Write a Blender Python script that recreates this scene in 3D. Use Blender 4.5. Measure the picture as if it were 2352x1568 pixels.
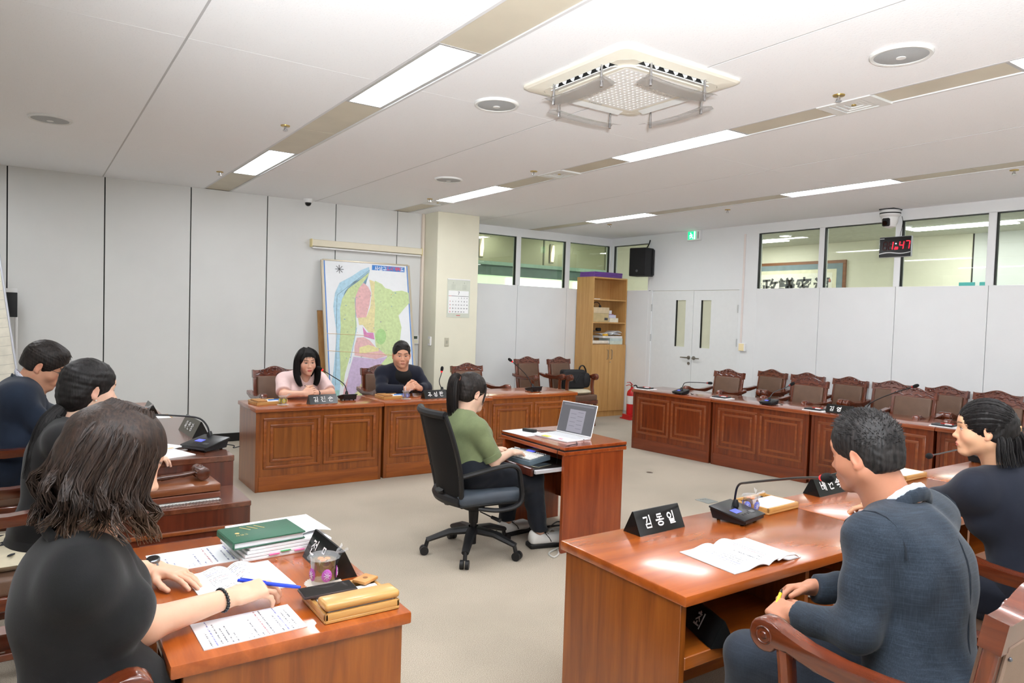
import bpy, bmesh, math, random
import numpy as np
from mathutils import Vector, Matrix, Euler
PI = math.pi
for o in list(bpy.data.objects):
    bpy.data.objects.remove(o)
S = bpy.context.scene
COL = S.collection

# ---------------------------------------------------------------- camera
H = 1.60
YAW, PITCH, ROLL = 0.59771504, -0.03800678, 0.03159345
fw = Vector((math.sin(YAW)*math.cos(PITCH), math.cos(YAW)*math.cos(PITCH), math.sin(PITCH)))
rt = Vector((math.cos(YAW), -math.sin(YAW), 0))
up = rt.cross(fw)
rt2 = rt*math.cos(ROLL) + up*math.sin(ROLL)
up2 = -rt*math.sin(ROLL) + up*math.cos(ROLL)
cd = bpy.data.cameras.new('camera')
cam = bpy.data.objects.new('camera', cd)
COL.objects.link(cam)
cam.matrix_world = Matrix(((rt2.x, up2.x, -fw.x, 0), (rt2.y, up2.y, -fw.y, 0), (rt2.z, up2.z, -fw.z, H), (0, 0, 0, 1)))
cd.sensor_width = 36.0
cd.lens = 1633.76/2352*36.0
cd.clip_start = 0.05
S.camera = cam

# ---------------------------------------------------------------- world, light, exposure
W = bpy.data.worlds.new('world'); S.world = W
W.use_nodes = True
W.node_tree.nodes['Background'].inputs[0].default_value = (0.80, 0.95, 0.88, 1)
W.node_tree.nodes['Background'].inputs[1].default_value = 1.0
S.view_settings.view_transform = 'Standard'
S.view_settings.look = 'None'
S.view_settings.exposure = 0.30
S.view_settings.gamma = 1.0
S.view_settings.use_curve_mapping = False
ZC = 2.92
PANEL_E = 25.0         # luminance of the ceiling light panels
# the photographer's flash head, tilted up and bounced off the ceiling
fl = bpy.data.lights.new('bounce_flash', 'SPOT'); fl.spot_size = math.radians(112); fl.spot_blend = .6; fl.shadow_soft_size = .06; fl.energy = 900; fl.color = (0.96, 0.98, 1.0)
flo = bpy.data.objects.new('bounce_flash', fl); COL.objects.link(flo)
flo.location = (0.05, -0.12, 1.78)
flo.rotation_euler = Vector((1.15, 0.95, 1.15)).to_track_quat('-Z', 'Y').to_euler()

# ---------------------------------------------------------------- materials
MATS = {}
def lin(c):
    return tuple(((v/255)/12.92 if v/255 <= 0.04045 else ((v/255+0.055)/1.055)**2.4) for v in c)
def new_mat(name):
    m = bpy.data.materials.new(name); m.use_nodes = True
    MATS[name] = m
    return m, m.node_tree, m.node_tree.nodes['Principled BSDF']
def mat(name, rgb, rough=0.5, metal=0.0, spec=0.5, var=0.06, vscale=14.0, bump=0.0, bscale=200.0, coat=0.0, sheen=0.0, emit=None, estr=0.0, alpha=1.0, trans=0.0, ior=1.45, sub=0.0):
    """plain procedural material: base colour with a little noise variation and optional fine bump"""
    if name in MATS: return MATS[name]
    m, nt, b = new_mat(name)
    c = lin(rgb)
    tc = nt.nodes.new('ShaderNodeTexCoord')
    if var > 0:
        n = nt.nodes.new('ShaderNodeTexNoise'); n.inputs['Scale'].default_value = vscale; n.inputs['Detail'].default_value = 4
        nt.links.new(tc.outputs['Object'], n.inputs['Vector'])
        r = nt.nodes.new('ShaderNodeValToRGB')
        r.color_ramp.elements[0].color = (*[max(0, v*(1-var*1.6)) for v in c], 1); r.color_ramp.elements[1].color = (*[min(1, v*(1+var*1.6)) for v in c], 1)
        r.color_ramp.elements[0].position = 0.3; r.color_ramp.elements[1].position = 0.7
        nt.links.new(n.outputs['Fac'], r.inputs['Fac']); nt.links.new(r.outputs['Color'], b.inputs['Base Color'])
    else:
        b.inputs['Base Color'].default_value = (*c, 1)
    b.inputs['Roughness'].default_value = rough; b.inputs['Metallic'].default_value = metal
    b.inputs['Specular IOR Level'].default_value = spec; b.inputs['Coat Weight'].default_value = coat; b.inputs['Coat Roughness'].default_value = 0.12
    b.inputs['Sheen Weight'].default_value = sheen; b.inputs['Sheen Roughness'].default_value = 0.5
    b.inputs['Alpha'].default_value = alpha; b.inputs['Transmission Weight'].default_value = trans; b.inputs['IOR'].default_value = ior
    if sub > 0:
        b.inputs['Subsurface Weight'].default_value = sub; b.inputs['Subsurface Radius'].default_value = (0.012, 0.005, 0.003); b.inputs['Subsurface Scale'].default_value = 0.5
    if emit:
        b.inputs['Emission Color'].default_value = (*lin(emit), 1); b.inputs['Emission Strength'].default_value = estr
    if bump > 0:
        n2 = nt.nodes.new('ShaderNodeTexNoise'); n2.inputs['Scale'].default_value = bscale; n2.inputs['Detail'].default_value = 5
        nt.links.new(tc.outputs['Object'], n2.inputs['Vector'])
        bp = nt.nodes.new('ShaderNodeBump'); bp.inputs['Strength'].default_value = bump; bp.inputs['Distance'].default_value = 0.003
        nt.links.new(n2.outputs['Fac'], bp.inputs['Height']); nt.links.new(bp.outputs['Normal'], b.inputs['Normal'])
    return m
def wood(name, dark, light, rough=0.3, coat=0.5, axis='x', scale=1.0, fig=0.5):
    """wood veneer with grain running along an axis"""
    if name in MATS: return MATS[name]
    m, nt, b = new_mat(name)
    tc = nt.nodes.new('ShaderNodeTexCoord'); mp = nt.nodes.new('ShaderNodeMapping')
    s = {'x': (1.2, 16, 16), 'y': (16, 1.2, 16), 'z': (16, 16, 1.2)}[axis]
    mp.inputs['Scale'].default_value = [v*scale for v in s]
    nt.links.new(tc.outputs['Object'], mp.inputs['Vector'])
    n = nt.nodes.new('ShaderNodeTexNoise'); n.inputs['Scale'].default_value = 1.6; n.inputs['Detail'].default_value = 6; n.inputs['Distortion'].default_value = fig
    nt.links.new(mp.outputs['Vector'], n.inputs['Vector'])
    r = nt.nodes.new('ShaderNodeValToRGB'); e = r.color_ramp.elements
    d, l = lin(dark), lin(light)
    e[0].color = (*d, 1); e[1].color = (*l, 1); e[0].position = 0.28; e[1].position = 0.72
    nt.links.new(n.outputs['Fac'], r.inputs['Fac'])
    mp2 = nt.nodes.new('ShaderNodeMapping'); mp2.inputs['Scale'].default_value = [v*5*scale for v in s]
    nt.links.new(tc.outputs['Object'], mp2.inputs['Vector'])
    n2 = nt.nodes.new('ShaderNodeTexNoise'); n2.inputs['Scale'].default_value = 3.0; n2.inputs['Detail'].default_value = 3
    nt.links.new(mp2.outputs['Vector'], n2.inputs['Vector'])
    mx = nt.nodes.new('ShaderNodeMix'); mx.data_type = 'RGBA'; mx.blend_type = 'MULTIPLY'; mx.inputs[0].default_value = 0.28
    nt.links.new(r.outputs['Color'], mx.inputs[6]); nt.links.new(n2.outputs['Color'], mx.inputs[7])
    r2 = nt.nodes.new('ShaderNodeRGBToBW'); nt.links.new(n2.outputs['Color'], r2.inputs[0])
    nt.links.new(r2.outputs[0], mx.inputs[7])
    nt.links.new(mx.outputs[2], b.inputs['Base Color'])
    b.inputs['Roughness'].default_value = rough; b.inputs['Coat Weight'].default_value = coat; b.inputs['Coat Roughness'].default_value = 0.15
    bp = nt.nodes.new('ShaderNodeBump'); bp.inputs['Strength'].default_value = 0.05; bp.inputs['Distance'].default_value = 0.002
    nt.links.new(n2.outputs['Fac'], bp.inputs['Height']); nt.links.new(bp.outputs['Normal'], b.inputs['Normal'])
    return m
def emis(name, rgb, strength):
    if name in MATS: return MATS[name]
    m, nt, b = new_mat(name)
    b.inputs['Base Color'].default_value = (*lin(rgb), 1); b.inputs['Emission Color'].default_value = (*lin(rgb), 1); b.inputs['Emission Strength'].default_value = strength
    return m
def glass_pane(name, tint=(235, 240, 232), refl=0.09):
    """thin window pane: mostly clear, with a fresnel reflection"""
    if name in MATS: return MATS[name]
    m = bpy.data.materials.new(name); m.use_nodes = True; MATS[name] = m
    nt = m.node_tree; nt.nodes.clear()
    out = nt.nodes.new('ShaderNodeOutputMaterial'); tr = nt.nodes.new('ShaderNodeBsdfTransparent'); gl = nt.nodes.new('ShaderNodeBsdfGlossy'); mx = nt.nodes.new('ShaderNodeMixShader')
    tr.inputs[0].default_value = (*lin(tint), 1); gl.inputs['Roughness'].default_value = 0.02
    fr = nt.nodes.new('ShaderNodeFresnel'); fr.inputs[0].default_value = 1.5
    ad = nt.nodes.new('ShaderNodeMath'); ad.operation = 'ADD'; ad.inputs[1].default_value = refl
    ge = nt.nodes.new('ShaderNodeNewGeometry'); iv = nt.nodes.new('ShaderNodeMath'); iv.operation = 'SUBTRACT'; iv.inputs[0].default_value = 1.0; nt.links.new(ge.outputs['Backfacing'], iv.inputs[1])   # reflect once, at the outer face of the pane
    mu = nt.nodes.new('ShaderNodeMath'); mu.operation = 'MULTIPLY'; nt.links.new(fr.outputs[0], ad.inputs[0]); nt.links.new(ad.outputs[0], mu.inputs[0]); nt.links.new(iv.outputs[0], mu.inputs[1]); nt.links.new(mu.outputs[0], mx.inputs[0]); nt.links.new(tr.outputs[0], mx.inputs[1]); nt.links.new(gl.outputs[0], mx.inputs[2]); nt.links.new(mx.outputs[0], out.inputs[0])
    return m

# ---------------------------------------------------------------- mesh helpers
class MB:
    """collects shapes into one bmesh and links them as ONE mesh object"""
    def __init__(s): s.bm = bmesh.new()
    def _xf(s, vs, M):
        if M is not None:
            for v in vs: v.co = M @ v.co
        return s
    def box(s, c, d, bev=0.0, M=None, seg=1, rot=None):
        r = bmesh.ops.create_cube(s.bm, size=1.0); vs = r['verts']
        for v in vs: v.co = Vector((v.co.x*d[0], v.co.y*d[1], v.co.z*d[2]))
        if bev > 0:
            es = list({e for v in vs for e in v.link_edges})
            rr = bmesh.ops.bevel(s.bm, geom=es, offset=min(bev, 0.45*min(d)), segments=seg, affect='EDGES', profile=0.5)
            vs = list({v for f in rr['faces'] for v in f.verts} | {v for v in vs if v.is_valid})
            allv = set(vs)
            st = list(allv)
            while st:
                v = st.pop()
                for e in v.link_edges:
                    w = e.other_vert(v)
                    if w not in allv: allv.add(w); st.append(w)
            vs = list(allv)
        T = Matrix.Translation(Vector(c))
        if rot is not None: T = T @ Euler(rot).to_matrix().to_4x4()
        if M is not None: T = M @ T
        return s._xf(vs, T)
    def b2(s, x0, x1, y0, y1, z0, z1, bev=0.0, M=None, seg=1):
        return s.box(((x0+x1)/2, (y0+y1)/2, (z0+z1)/2), (abs(x1-x0), abs(y1-y0), abs(z1-z0)), bev, M, seg)
    def cyl(s, p0, p1, r0, r1=None, n=16, cap=True, M=None):
        r1 = r0 if r1 is None else r1
        return s.tube([p0, p1], [r0, r1], n, cap, M)
    def tube(s, pts, r, n=8, cap=True, M=None, flat=None):
        pts = [Vector(p) for p in pts]
        rs = r if isinstance(r, (list, tuple)) else [r]*len(pts)
        rings = []; t0 = (pts[1]-pts[0]).normalized()
        a = Vector((0, 0, 1)) if abs(t0.z) < 0.9 else Vector((1, 0, 0))
        u = t0.cross(a).normalized(); fx, fy = flat or (1, 1)
        for i, p in enumerate(pts):
            t = (pts[min(i+1, len(pts)-1)]-pts[max(i-1, 0)])
            t = t.normalized() if t.length > 1e-9 else t0
            u = (u - t*u.dot(t)); u = u.normalized() if u.length > 1e-6 else t.orthogonal().normalized()
            w = t.cross(u)
            ring = []
            for k in range(n):
                an = 2*PI*k/n
                q = p + (u*math.cos(an)*fx + w*math.sin(an)*fy)*rs[i]
                ring.append(s.bm.verts.new(M @ q if M is not None else q))
            rings.append(ring)
        for i in range(len(rings)-1):
            for k in range(n):
                s.bm.faces.new((rings[i][k], rings[i][(k+1) % n], rings[i+1][(k+1) % n], rings[i+1][k]))
        if cap and n > 2:
            s.bm.faces.new(list(reversed(rings[0]))); s.bm.faces.new(rings[-1])
        return s
    def lathe(s, prof, n=24, M=None, cap=True):
        rings = []
        for r, z in prof:
            rings.append([s.bm.verts.new((M @ Vector((r*math.cos(2*PI*k/n), r*math.sin(2*PI*k/n), z))) if M is not None else (r*math.cos(2*PI*k/n), r*math.sin(2*PI*k/n), z)) for k in range(n)])
        for i in range(len(rings)-1):
            for k in range(n):
                s.bm.faces.new((rings[i][k], rings[i][(k+1) % n], rings[i+1][(k+1) % n], rings[i+1][k]))
        if cap:
            s.bm.faces.new(list(reversed(rings[0]))); s.bm.faces.new(rings[-1])
        return s
    def prism(s, poly, h0, h1, M=None, axis='z'):
        """extrude a 2-D polygon between h0 and h1 along an axis"""
        def P(a, b, h):
            v = {'z': (a, b, h), 'y': (a, h, b), 'x': (h, a, b)}[axis]
            return M @ Vector(v) if M is not None else Vector(v)
        lo = [s.bm.verts.new(P(a, b, h0)) for a, b in poly]; hi = [s.bm.verts.new(P(a, b, h1)) for a, b in poly]
        n = len(poly)
        s.bm.faces.new(list(reversed(lo))); s.bm.faces.new(hi)
        for k in range(n): s.bm.faces.new((lo[k], lo[(k+1) % n], hi[(k+1) % n], hi[k]))
        return s
    def sphere(s, c, r, u=16, v=10, M=None, sc=(1, 1, 1)):
        T = Matrix.Translation(Vector(c)) @ Matrix.Diagonal((r*sc[0], r*sc[1], r*sc[2], 1))
        if M is not None: T = M @ T
        bmesh.ops.create_uvsphere(s.bm, u_segments=u, v_segments=v, radius=1.0, matrix=T)
        return s
    def grid(s, f, nu, nv, thick=0.0):
        """surface f(u,v) -> point; with thickness it becomes a closed sheet"""
        top = [[s.bm.verts.new(f(i/nu, j/nv)) for j in range(nv+1)] for i in range(nu+1)]
        for i in range(nu):
            for j in range(nv): s.bm.faces.new((top[i][j], top[i+1][j], top[i+1][j+1], top[i][j+1]))
        if thick > 0:
            bot = [[s.bm.verts.new(v.co - Vector((0, 0, thick))) for v in row] for row in top]
            for i in range(nu):
                for j in range(nv): s.bm.faces.new((bot[i][j], bot[i][j+1], bot[i+1][j+1], bot[i+1][j]))
            for i in range(nu):
                s.bm.faces.new((top[i][0], bot[i][0], bot[i+1][0], top[i+1][0])); s.bm.faces.new((top[i+1][nv], bot[i+1][nv], bot[i][nv], top[i][nv]))
            for j in range(nv):
                s.bm.faces.new((top[0][j+1], bot[0][j+1], bot[0][j], top[0][j])); s.bm.faces.new((top[nu][j], bot[nu][j], bot[nu][j+1], top[nu][j+1]))
        return s
    def build(s, name, m, parent=None, smooth=False, angle=40, loc=None, rot=None):
        bmesh.ops.recalc_face_normals(s.bm, faces=s.bm.faces[:])
        me = bpy.data.meshes.new(name); s.bm.to_mesh(me); s.bm.free()
        if smooth:
            me.shade_smooth()
            try: me.set_sharp_from_angle(angle=math.radians(angle))
            except Exception: pass
        return link(name, me, m, parent, loc, rot)
def link(name, me, m, parent=None, loc=None, rot=None):
    o = bpy.data.objects.new(name, me); COL.objects.link(o)
    if m is not None:
        for x in (m if isinstance(m, (list, tuple)) else [m]): me.materials.append(x)
    if parent is not None: o.parent = parent
    if loc is not None: o.location = loc
    if rot is not None: o.rotation_euler = rot
    return o
def tag(o, label=None, cat=None, group=None, kind=None):
    if label: o['label'] = label
    if cat: o['category'] = cat
    if group: o['group'] = group
    if kind: o['kind'] = kind
    return o
def thing(name, label, cat, loc=(0, 0, 0), rz=0.0, group=None):
    o = bpy.data.objects.new(name, None); COL.objects.link(o); o.empty_display_size = 0.05
    o.location = loc; o.rotation_euler = (0, 0, rz)
    return tag(o, label, cat, group)
def dup(root, loc, rz=0.0, label=None, group=None):
    """copy of a thing with copies of its parts and sub-parts (mesh data shared)"""
    r = root.copy(); COL.objects.link(r); r.location = loc; r.rotation_euler = (0, 0, rz)
    if label: r['label'] = label
    if group: r['group'] = group
    for ch in list(root.children):
        c = ch.copy(); COL.objects.link(c); c.parent = r
        for g in list(ch.children):
            d = g.copy(); COL.objects.link(d); d.parent = c
    return r
# ---- brush-stroke Hangul (and four brush Hanja) built from polylines
CHO = 'ㄱㄲㄴㄷㄸㄹㅁㅂㅃㅅㅆㅇㅈㅉㅊㅋㅌㅍㅎ'; JUNG = 'ㅏㅐㅑㅒㅓㅔㅕㅖㅗㅘㅙㅚㅛㅜㅝㅞㅟㅠㅡㅢㅣ'; JONG = [''] + list('ㄱㄲㄳㄴㄵㄶㄷㄹㄺㄻㄼㄽㄾㄿㅀㅁㅂㅄㅅㅆㅇㅈㅊㅋㅌㅍㅎ')
CIRC = [(.5+.46*math.cos(2*PI*k/14), .5+.46*math.sin(2*PI*k/14)) for k in range(15)]
CON = {'ㄱ': [[(.02, .92), (.95, .95), (.82, .45), (.55, .02)]], 'ㄴ': [[(.08, 1), (.06, .1), (.3, .04), (1, .14)]], 'ㄷ': [[(.95, .95), (.08, .92), (.06, .08), (1, .1)]], 'ㄹ': [[(.05, .95), (.95, .96), (.93, .55), (.07, .5), (.06, .06), (1, .08)]], 'ㅁ': [[(.06, .95), (.08, .05), (.93, .06), (.96, .96), (.06, .95)]],
       'ㅂ': [[(.06, 1), (.08, .04), (.93, .05), (.95, 1)], [(.08, .52), (.94, .53)]], 'ㅅ': [[(.52, 1), (.40, .5), (.02, .02)], [(.46, .62), (.98, .05)]], 'ㅇ': [CIRC], 'ㅈ': [[(.05, .95), (.95, .96), (.55, .5), (.02, .02)], [(.52, .5), (.98, .05)]], 'ㅊ': [[(.38, 1.08), (.62, 1.02)], [(.05, .82), (.95, .84), (.55, .45), (.02, .02)], [(.52, .45), (.98, .05)]],
       'ㅎ': [[(.36, 1.08), (.64, 1.02)], [(.02, .82), (.98, .84)], [(.5+.34*math.cos(2*PI*k/12), .32+.32*math.sin(2*PI*k/12)) for k in range(13)]], 'ㅎ_': []}
VV = {'ㅏ': [[(.35, 1.02), (.35, 0)], [(.35, .52), (.95, .54)]], 'ㅐ': [[(.22, .98), (.22, .05)], [(.22, .52), (.75, .53)], [(.75, 1.02), (.75, 0)]], 'ㅓ': [[(.02, .54), (.62, .54)], [(.62, 1.02), (.62, 0)]], 'ㅔ': [[(0, .54), (.4, .54)], [(.4, .98), (.4, .05)], [(.85, 1.02), (.85, 0)]], 'ㅕ': [[(.02, .68), (.62, .68)], [(.02, .38), (.62, .38)], [(.62, 1.02), (.62, 0)]], 'ㅖ': [[(0, .68), (.4, .68)], [(0, .38), (.4, .38)], [(.4, .98), (.4, .05)], [(.85, 1.02), (.85, 0)]], 'ㅣ': [[(.5, 1.02), (.5, 0)]]}
VH = {'ㅗ': [[(.5, 1), (.5, .25)], [(0, .22), (1, .26)]], 'ㅜ': [[(0, .78), (1, .82)], [(.52, .8), (.5, -.1)]], 'ㅡ': [[(0, .5), (1, .54)]]}
MIXV = {'ㅘ': 'ㅗㅏ', 'ㅚ': 'ㅗㅣ', 'ㅝ': 'ㅜㅓ', 'ㅟ': 'ㅜㅣ', 'ㅢ': 'ㅡㅣ'}
def fit(pl, x0, y0, x1, y1): return [[(x0+(x1-x0)*a, y0+(y1-y0)*b) for a, b in p] for p in pl]
def hangul(ch):
    n = ord(ch)-0xAC00
    if ch == 'ㅁ': return fit(CON['ㅁ'], .1, .55, .55, .95)
    c, v, f = CHO[n//588], JUNG[n % 588//28], JONG[n % 28]; b = .40 if f else 0.0; out = []
    if v in VV: out += fit(CON[c], .04, b+.10*(not f)+.04, .52, .92)+fit(VV[v], .58, b+.0, .98, 1.0)
    elif v in VH:
        out += fit(CON[c], .2, b+.36 if not f else .70, .8, .96)
        out += fit(VH[v], .02, (.08 if not f else .44), .98, (.34 if not f else .64))
    else:
        h, w = MIXV[v]; out += fit(CON[c], .08, b+.38*(1-b), .56, .95)+fit(VH[h], .02, b+.06, .62, b+.32*(1-b*.6))+fit(VV[w], .62, b, .98, 1.0)
    if f: out += fit(CON[f], .16, .0, .84, .33)
    return out
HANJA = {'政': [[(.02, .92), (.48, .95)], [(.26, .93), (.25, .12)], [(.26, .55), (.44, .56)], [(.08, .62), (.09, .12)], [(0, .08), (.5, .14)], [(.66, 1), (.52, .68)], [(.62, .78), (1, .82)], [(.86, .78), (.52, .02)], [(.6, .55), (1, 0)]],
         '議': [[(.1, 1), (.2, .93)], [(0, .85), (.34, .87)], [(.05, .72), (.3, .73)], [(.05, .6), (.3, .61)], [(.05, .45), (.06, .1), (.3, .1), (.3, .45), (.05, .45)], [(.52, 1.02), (.58, .92)], [(.85, 1.02), (.78, .92)], [(.45, .88), (.95, .9)], [(.5, .76), (.9, .77)], [(.4, .64), (1, .66)], [(.68, .9), (.68, .64)], [(.45, .5), (.98, .54)], [(.56, .58), (.55, .02), (.48, .1)], [(.8, .62), (.9, .1), (1, .02), (1, .16)], [(.42, .28), (.98, .36)], [(.92, .28), (.7, .02)]],
         '密': [[(.5, 1.05), (.5, .93)], [(.05, .7), (.08, .9), (.95, .93), (.88, .72)], [(.2, .76), (.14, .55)], [(.4, .82), (.42, .56), (.78, .54), (.8, .66)], [(.75, .84), (.25, .5)], [(.5, .48), (.5, .1)], [(.15, .38), (.17, .1), (.84, .12), (.84, .4)]],
         '遠': [[(.12, .98), (.2, .88)], [(.02, .7), (.2, .72), (.1, .45), (.2, .2)], [(.0, .08), (.2, .18), (.5, .04), (1.02, .02)], [(.42, .95), (.9, .97)], [(.66, 1.05), (.66, .8)], [(.36, .8), (.98, .83)], [(.5, .7), (.5, .52), (.84, .53), (.84, .71), (.5, .7)], [(.66, .52), (.34, .26)], [(.6, .44), (.6, .16)], [(.64, .4), (.98, .18)]]}
def text_mesh(name, body, size, m, parent=None, M=None, depth=0.0006, align='CENTER', bold=0.0, squash=1.0):
    if any(ord(c) > 0x2E00 for c in body):
        adv = [1.06 if c != ' ' else .42 for c in body]; tot = sum(adv)-.06; x = -tot/2 if align == 'CENTER' else 0.0; w = .055+bold/size*.6; hsz = size*.86
        for c, a in zip(body, adv):
            if c != ' ':
                f = MB()
                for pl in (HANJA[c] if c in HANJA else hangul(c)):
                    P = [((x+q[0])*hsz, (q[1]-.48)*hsz) for q in pl]; n = len(P)
                    L_, R_ = [], []
                    for i, p in enumerate(P):
                        d = Vector((P[min(i+1, n-1)][0]-P[max(i-1, 0)][0], P[min(i+1, n-1)][1]-P[max(i-1, 0)][1])); d = d.normalized() if d.length > 1e-9 else Vector((1, 0)); ww = w*hsz*(1.15 if i == 0 else .85 if i == n-1 else 1.0); e = d*(w*hsz*.7*(-1 if i == 0 else 1 if i == n-1 else 0)) if c not in HANJA or True else d*0
                        L_.append((p[0]-d.y*ww+e.x, p[1]+d.x*ww+e.y)); R_.append((p[0]+d.y*ww+e.x, p[1]-d.x*ww+e.y))
                    tv = [[f.bm.verts.new((q[0], q[1], depth)) for q in s_] for s_ in (L_, R_)]
                    for i in range(n-1): f.bm.faces.new((tv[1][i], tv[1][i+1], tv[0][i+1], tv[0][i]))
                if M is not None:
                    for v in f.bm.verts: v.co = M @ v.co
                me = bpy.data.meshes.new(name); f.bm.to_mesh(me); f.bm.free()
                o = link(name, me, m, parent)
            x += a
        return o
    cu = bpy.data.curves.new('txt', 'FONT'); cu.body = body; cu.size = size; cu.align_x = align; cu.align_y = 'CENTER'; cu.extrude = depth; cu.offset = bold; cu.resolution_u = 3
    t = bpy.data.objects.new('txt', cu)
    me = bpy.data.meshes.new_from_object(t); bpy.data.objects.remove(t); bpy.data.curves.remove(cu)
    me.name = name
    T = Matrix.Diagonal((squash, 1, 1, 1))
    if M is not None: T = M @ T
    me.transform(T)
    me.materials.clear()
    return link(name, me, m, parent)
def bez(p0, p1, p2, p3, n=12):
    p0, p1, p2, p3 = map(Vector, (p0, p1, p2, p3))
    return [p0*(1-t)**3 + p1*3*t*(1-t)**2 + p2*3*t*t*(1-t) + p3*t**3 for t in [i/n for i in range(n+1)]]
def smooth_path(pts, n=6):
    P = [Vector(p) for p in pts]; out = []
    for i in range(len(P)-1):
        a, b, c, d = P[max(i-1, 0)], P[i], P[i+1], P[min(i+2, len(P)-1)]
        for k in range(n):
            t = k/n
            out.append(0.5*((2*b)+(c-a)*t+(2*a-5*b+4*c-d)*t*t+(3*b-a-3*c+d)*t**3))
    out.append(P[-1]); return out
# ================================================================ the setting
XL, YB = -2.6, -2.6           # left wall and the wall behind the camera
YA, YF, XB = 8.74, 9.04, 8.13  # panel wall, window partition, door wall
def struct(o): o['kind'] = 'structure'; return o
# ---- carpet
def carpet():
    m, nt, b = new_mat('carpet')
    tc = nt.nodes.new('ShaderNodeTexCoord')
    n = nt.nodes.new('ShaderNodeTexNoise'); n.inputs['Scale'].default_value = 300; n.inputs['Detail'].default_value = 3
    n3 = nt.nodes.new('ShaderNodeTexNoise'); n3.inputs['Scale'].default_value = 1.3; n3.inputs['Detail'].default_value = 6
    for q in (n, n3): nt.links.new(tc.outputs['Object'], q.inputs['Vector'])
    r = nt.nodes.new('ShaderNodeValToRGB'); e = r.color_ramp.elements
    e[0].color = (*lin((152, 140, 123)), 1); e[1].color = (*lin((204, 193, 175)), 1); e[0].position = 0.36; e[1].position = 0.64
    nt.links.new(n.outputs['Fac'], r.inputs['Fac'])
    r3 = nt.nodes.new('ShaderNodeValToRGB'); e = r3.color_ramp.elements
    e[0].color = (0.82, 0.82, 0.82, 1); e[1].color = (1, 1, 1, 1); e[0].position = 0.3; e[1].position = 0.62
    nt.links.new(n3.outputs['Fac'], r3.inputs['Fac'])
    mx = nt.nodes.new('ShaderNodeMix'); mx.data_type = 'RGBA'; mx.blend_type = 'MULTIPLY'; mx.inputs[0].default_value = 1
    nt.links.new(r.outputs['Color'], mx.inputs[6]); nt.links.new(r3.outputs['Color'], mx.inputs[7]); nt.links.new(mx.outputs[2], b.inputs['Base Color'])
    b.inputs['Roughness'].default_value = 0.95; b.inputs['Specular IOR Level'].default_value = 0.1; b.inputs['Sheen Weight'].default_value = 0.15
    bp = nt.nodes.new('ShaderNodeBump'); bp.inputs['Strength'].default_value = 0.3; bp.inputs['Distance'].default_value = 0.003
    nt.links.new(n.outputs['Fac'], bp.inputs['Height']); nt.links.new(bp.outputs['Normal'], b.inputs['Normal'])
    return m
struct(MB().b2(XL-.1, 8.24, YB-.1, 9.14, -.1, 0).build('floor', carpet()))
# ---- ceiling: boards, joints, beige service strips
def plaster():
    m, nt, b = new_mat('ceiling_board')
    tc = nt.nodes.new('ShaderNodeTexCoord')
    v = nt.nodes.new('ShaderNodeTexVoronoi'); v.inputs['Scale'].default_value = 80; v.inputs['Randomness'].default_value = 1
    nt.links.new(tc.outputs['Object'], v.inputs['Vector'])
    r = nt.nodes.new('ShaderNodeValToRGB'); e = r.color_ramp.elements
    e[0].color = (*lin((229, 231, 234)), 1); e[1].color = (*lin((245, 247, 250)), 1); e[0].position = 0.08; e[1].position = 0.2
    nt.links.new(v.outputs['Distance'], r.inputs['Fac']); nt.links.new(r.outputs['Color'], b.inputs['Base Color'])
    b.inputs['Roughness'].default_value = 0.9; b.inputs['Specular IOR Level'].default_value = 0.15
    bp = nt.nodes.new('ShaderNodeBump'); bp.inputs['Strength'].default_value = 0.10; bp.inputs['Distance'].default_value = 0.003
    nt.links.new(v.outputs['Distance'], bp.inputs['Height']); nt.links.new(bp.outputs['Normal'], b.inputs['Normal'])
    return m
M_board = plaster()
M_white = mat('painted_white', (226, 227, 225), 0.45, var=0.02)
M_trim = mat('trim_grey', (196, 197, 198), 0.45, var=0.02)
M_beige = mat('strip_beige', (205, 198, 180), 0.5, var=0.03, vscale=4)
M_blk = mat('black_gap', (22, 22, 22), 0.6, var=0)
ceil = struct(MB().b2(XL-.1, 8.24, YB-.1, 9.14, ZC+.045, ZC+.12).build('ceiling', M_white))
STR = [(-0.53, .14), (1.79, .15), (4.10, .13), (6.51, .13)]
JNT = [-1.7, .645, 2.93, 5.31]
xs = [XL-.1]
for c, h in STR: xs += [c-h, c+h]
xs.append(8.24)
ycut = [YB-.1, .9, 3.9, 6.9, 9.14]
for i in range(0, len(xs), 2):
    a, bb = xs[i], xs[i+1]
    cuts = [a] + [j for j in JNT if a < j < bb] + [bb]
    for k in range(len(cuts)-1):
        for q in range(len(ycut)-1):
            MB().b2(cuts[k]+(.006 if k else 0), cuts[k+1]-(.006 if k < len(cuts)-2 else 0), ycut[q]+.001, ycut[q+1]-.001, ZC, ZC+.045).build('ceiling_board', M_board, ceil)
for j in JNT: MB().b2(j-.0055, j+.0055, YB-.1, 9.14, ZC+.001, ZC+.04).build('joint_bar', mat('joint_shadow_grey', (190, 191, 193), .6, var=0), ceil)  # bar colour carries the grey shadow line of the joint
LIGHTS = {0: [(0.15, 1.36), (3.19, 4.40), (6.22, 7.5)], 1: [(-2.3, -1.1), (0.15, 1.36), (3.19, 4.40), (6.22, 7.50)], 2: [(-2.2, -1.0), (.39, 1.59), (3.31, 4.49), (6.28, 7.51)], 3: [(-2.2, -1.0), (.35, 1.5), (3.46, 4.59), (6.55, 7.70)]}
VENTS = {2: [(2.30, 2.60), (5.17, 5.48), (7.55, 7.88)]}
M_diff = emis('light_diffuser', (248, 251, 255), PANEL_E)
M_frame = mat('light_frame', (178, 178, 178), 0.4, var=0)
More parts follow.
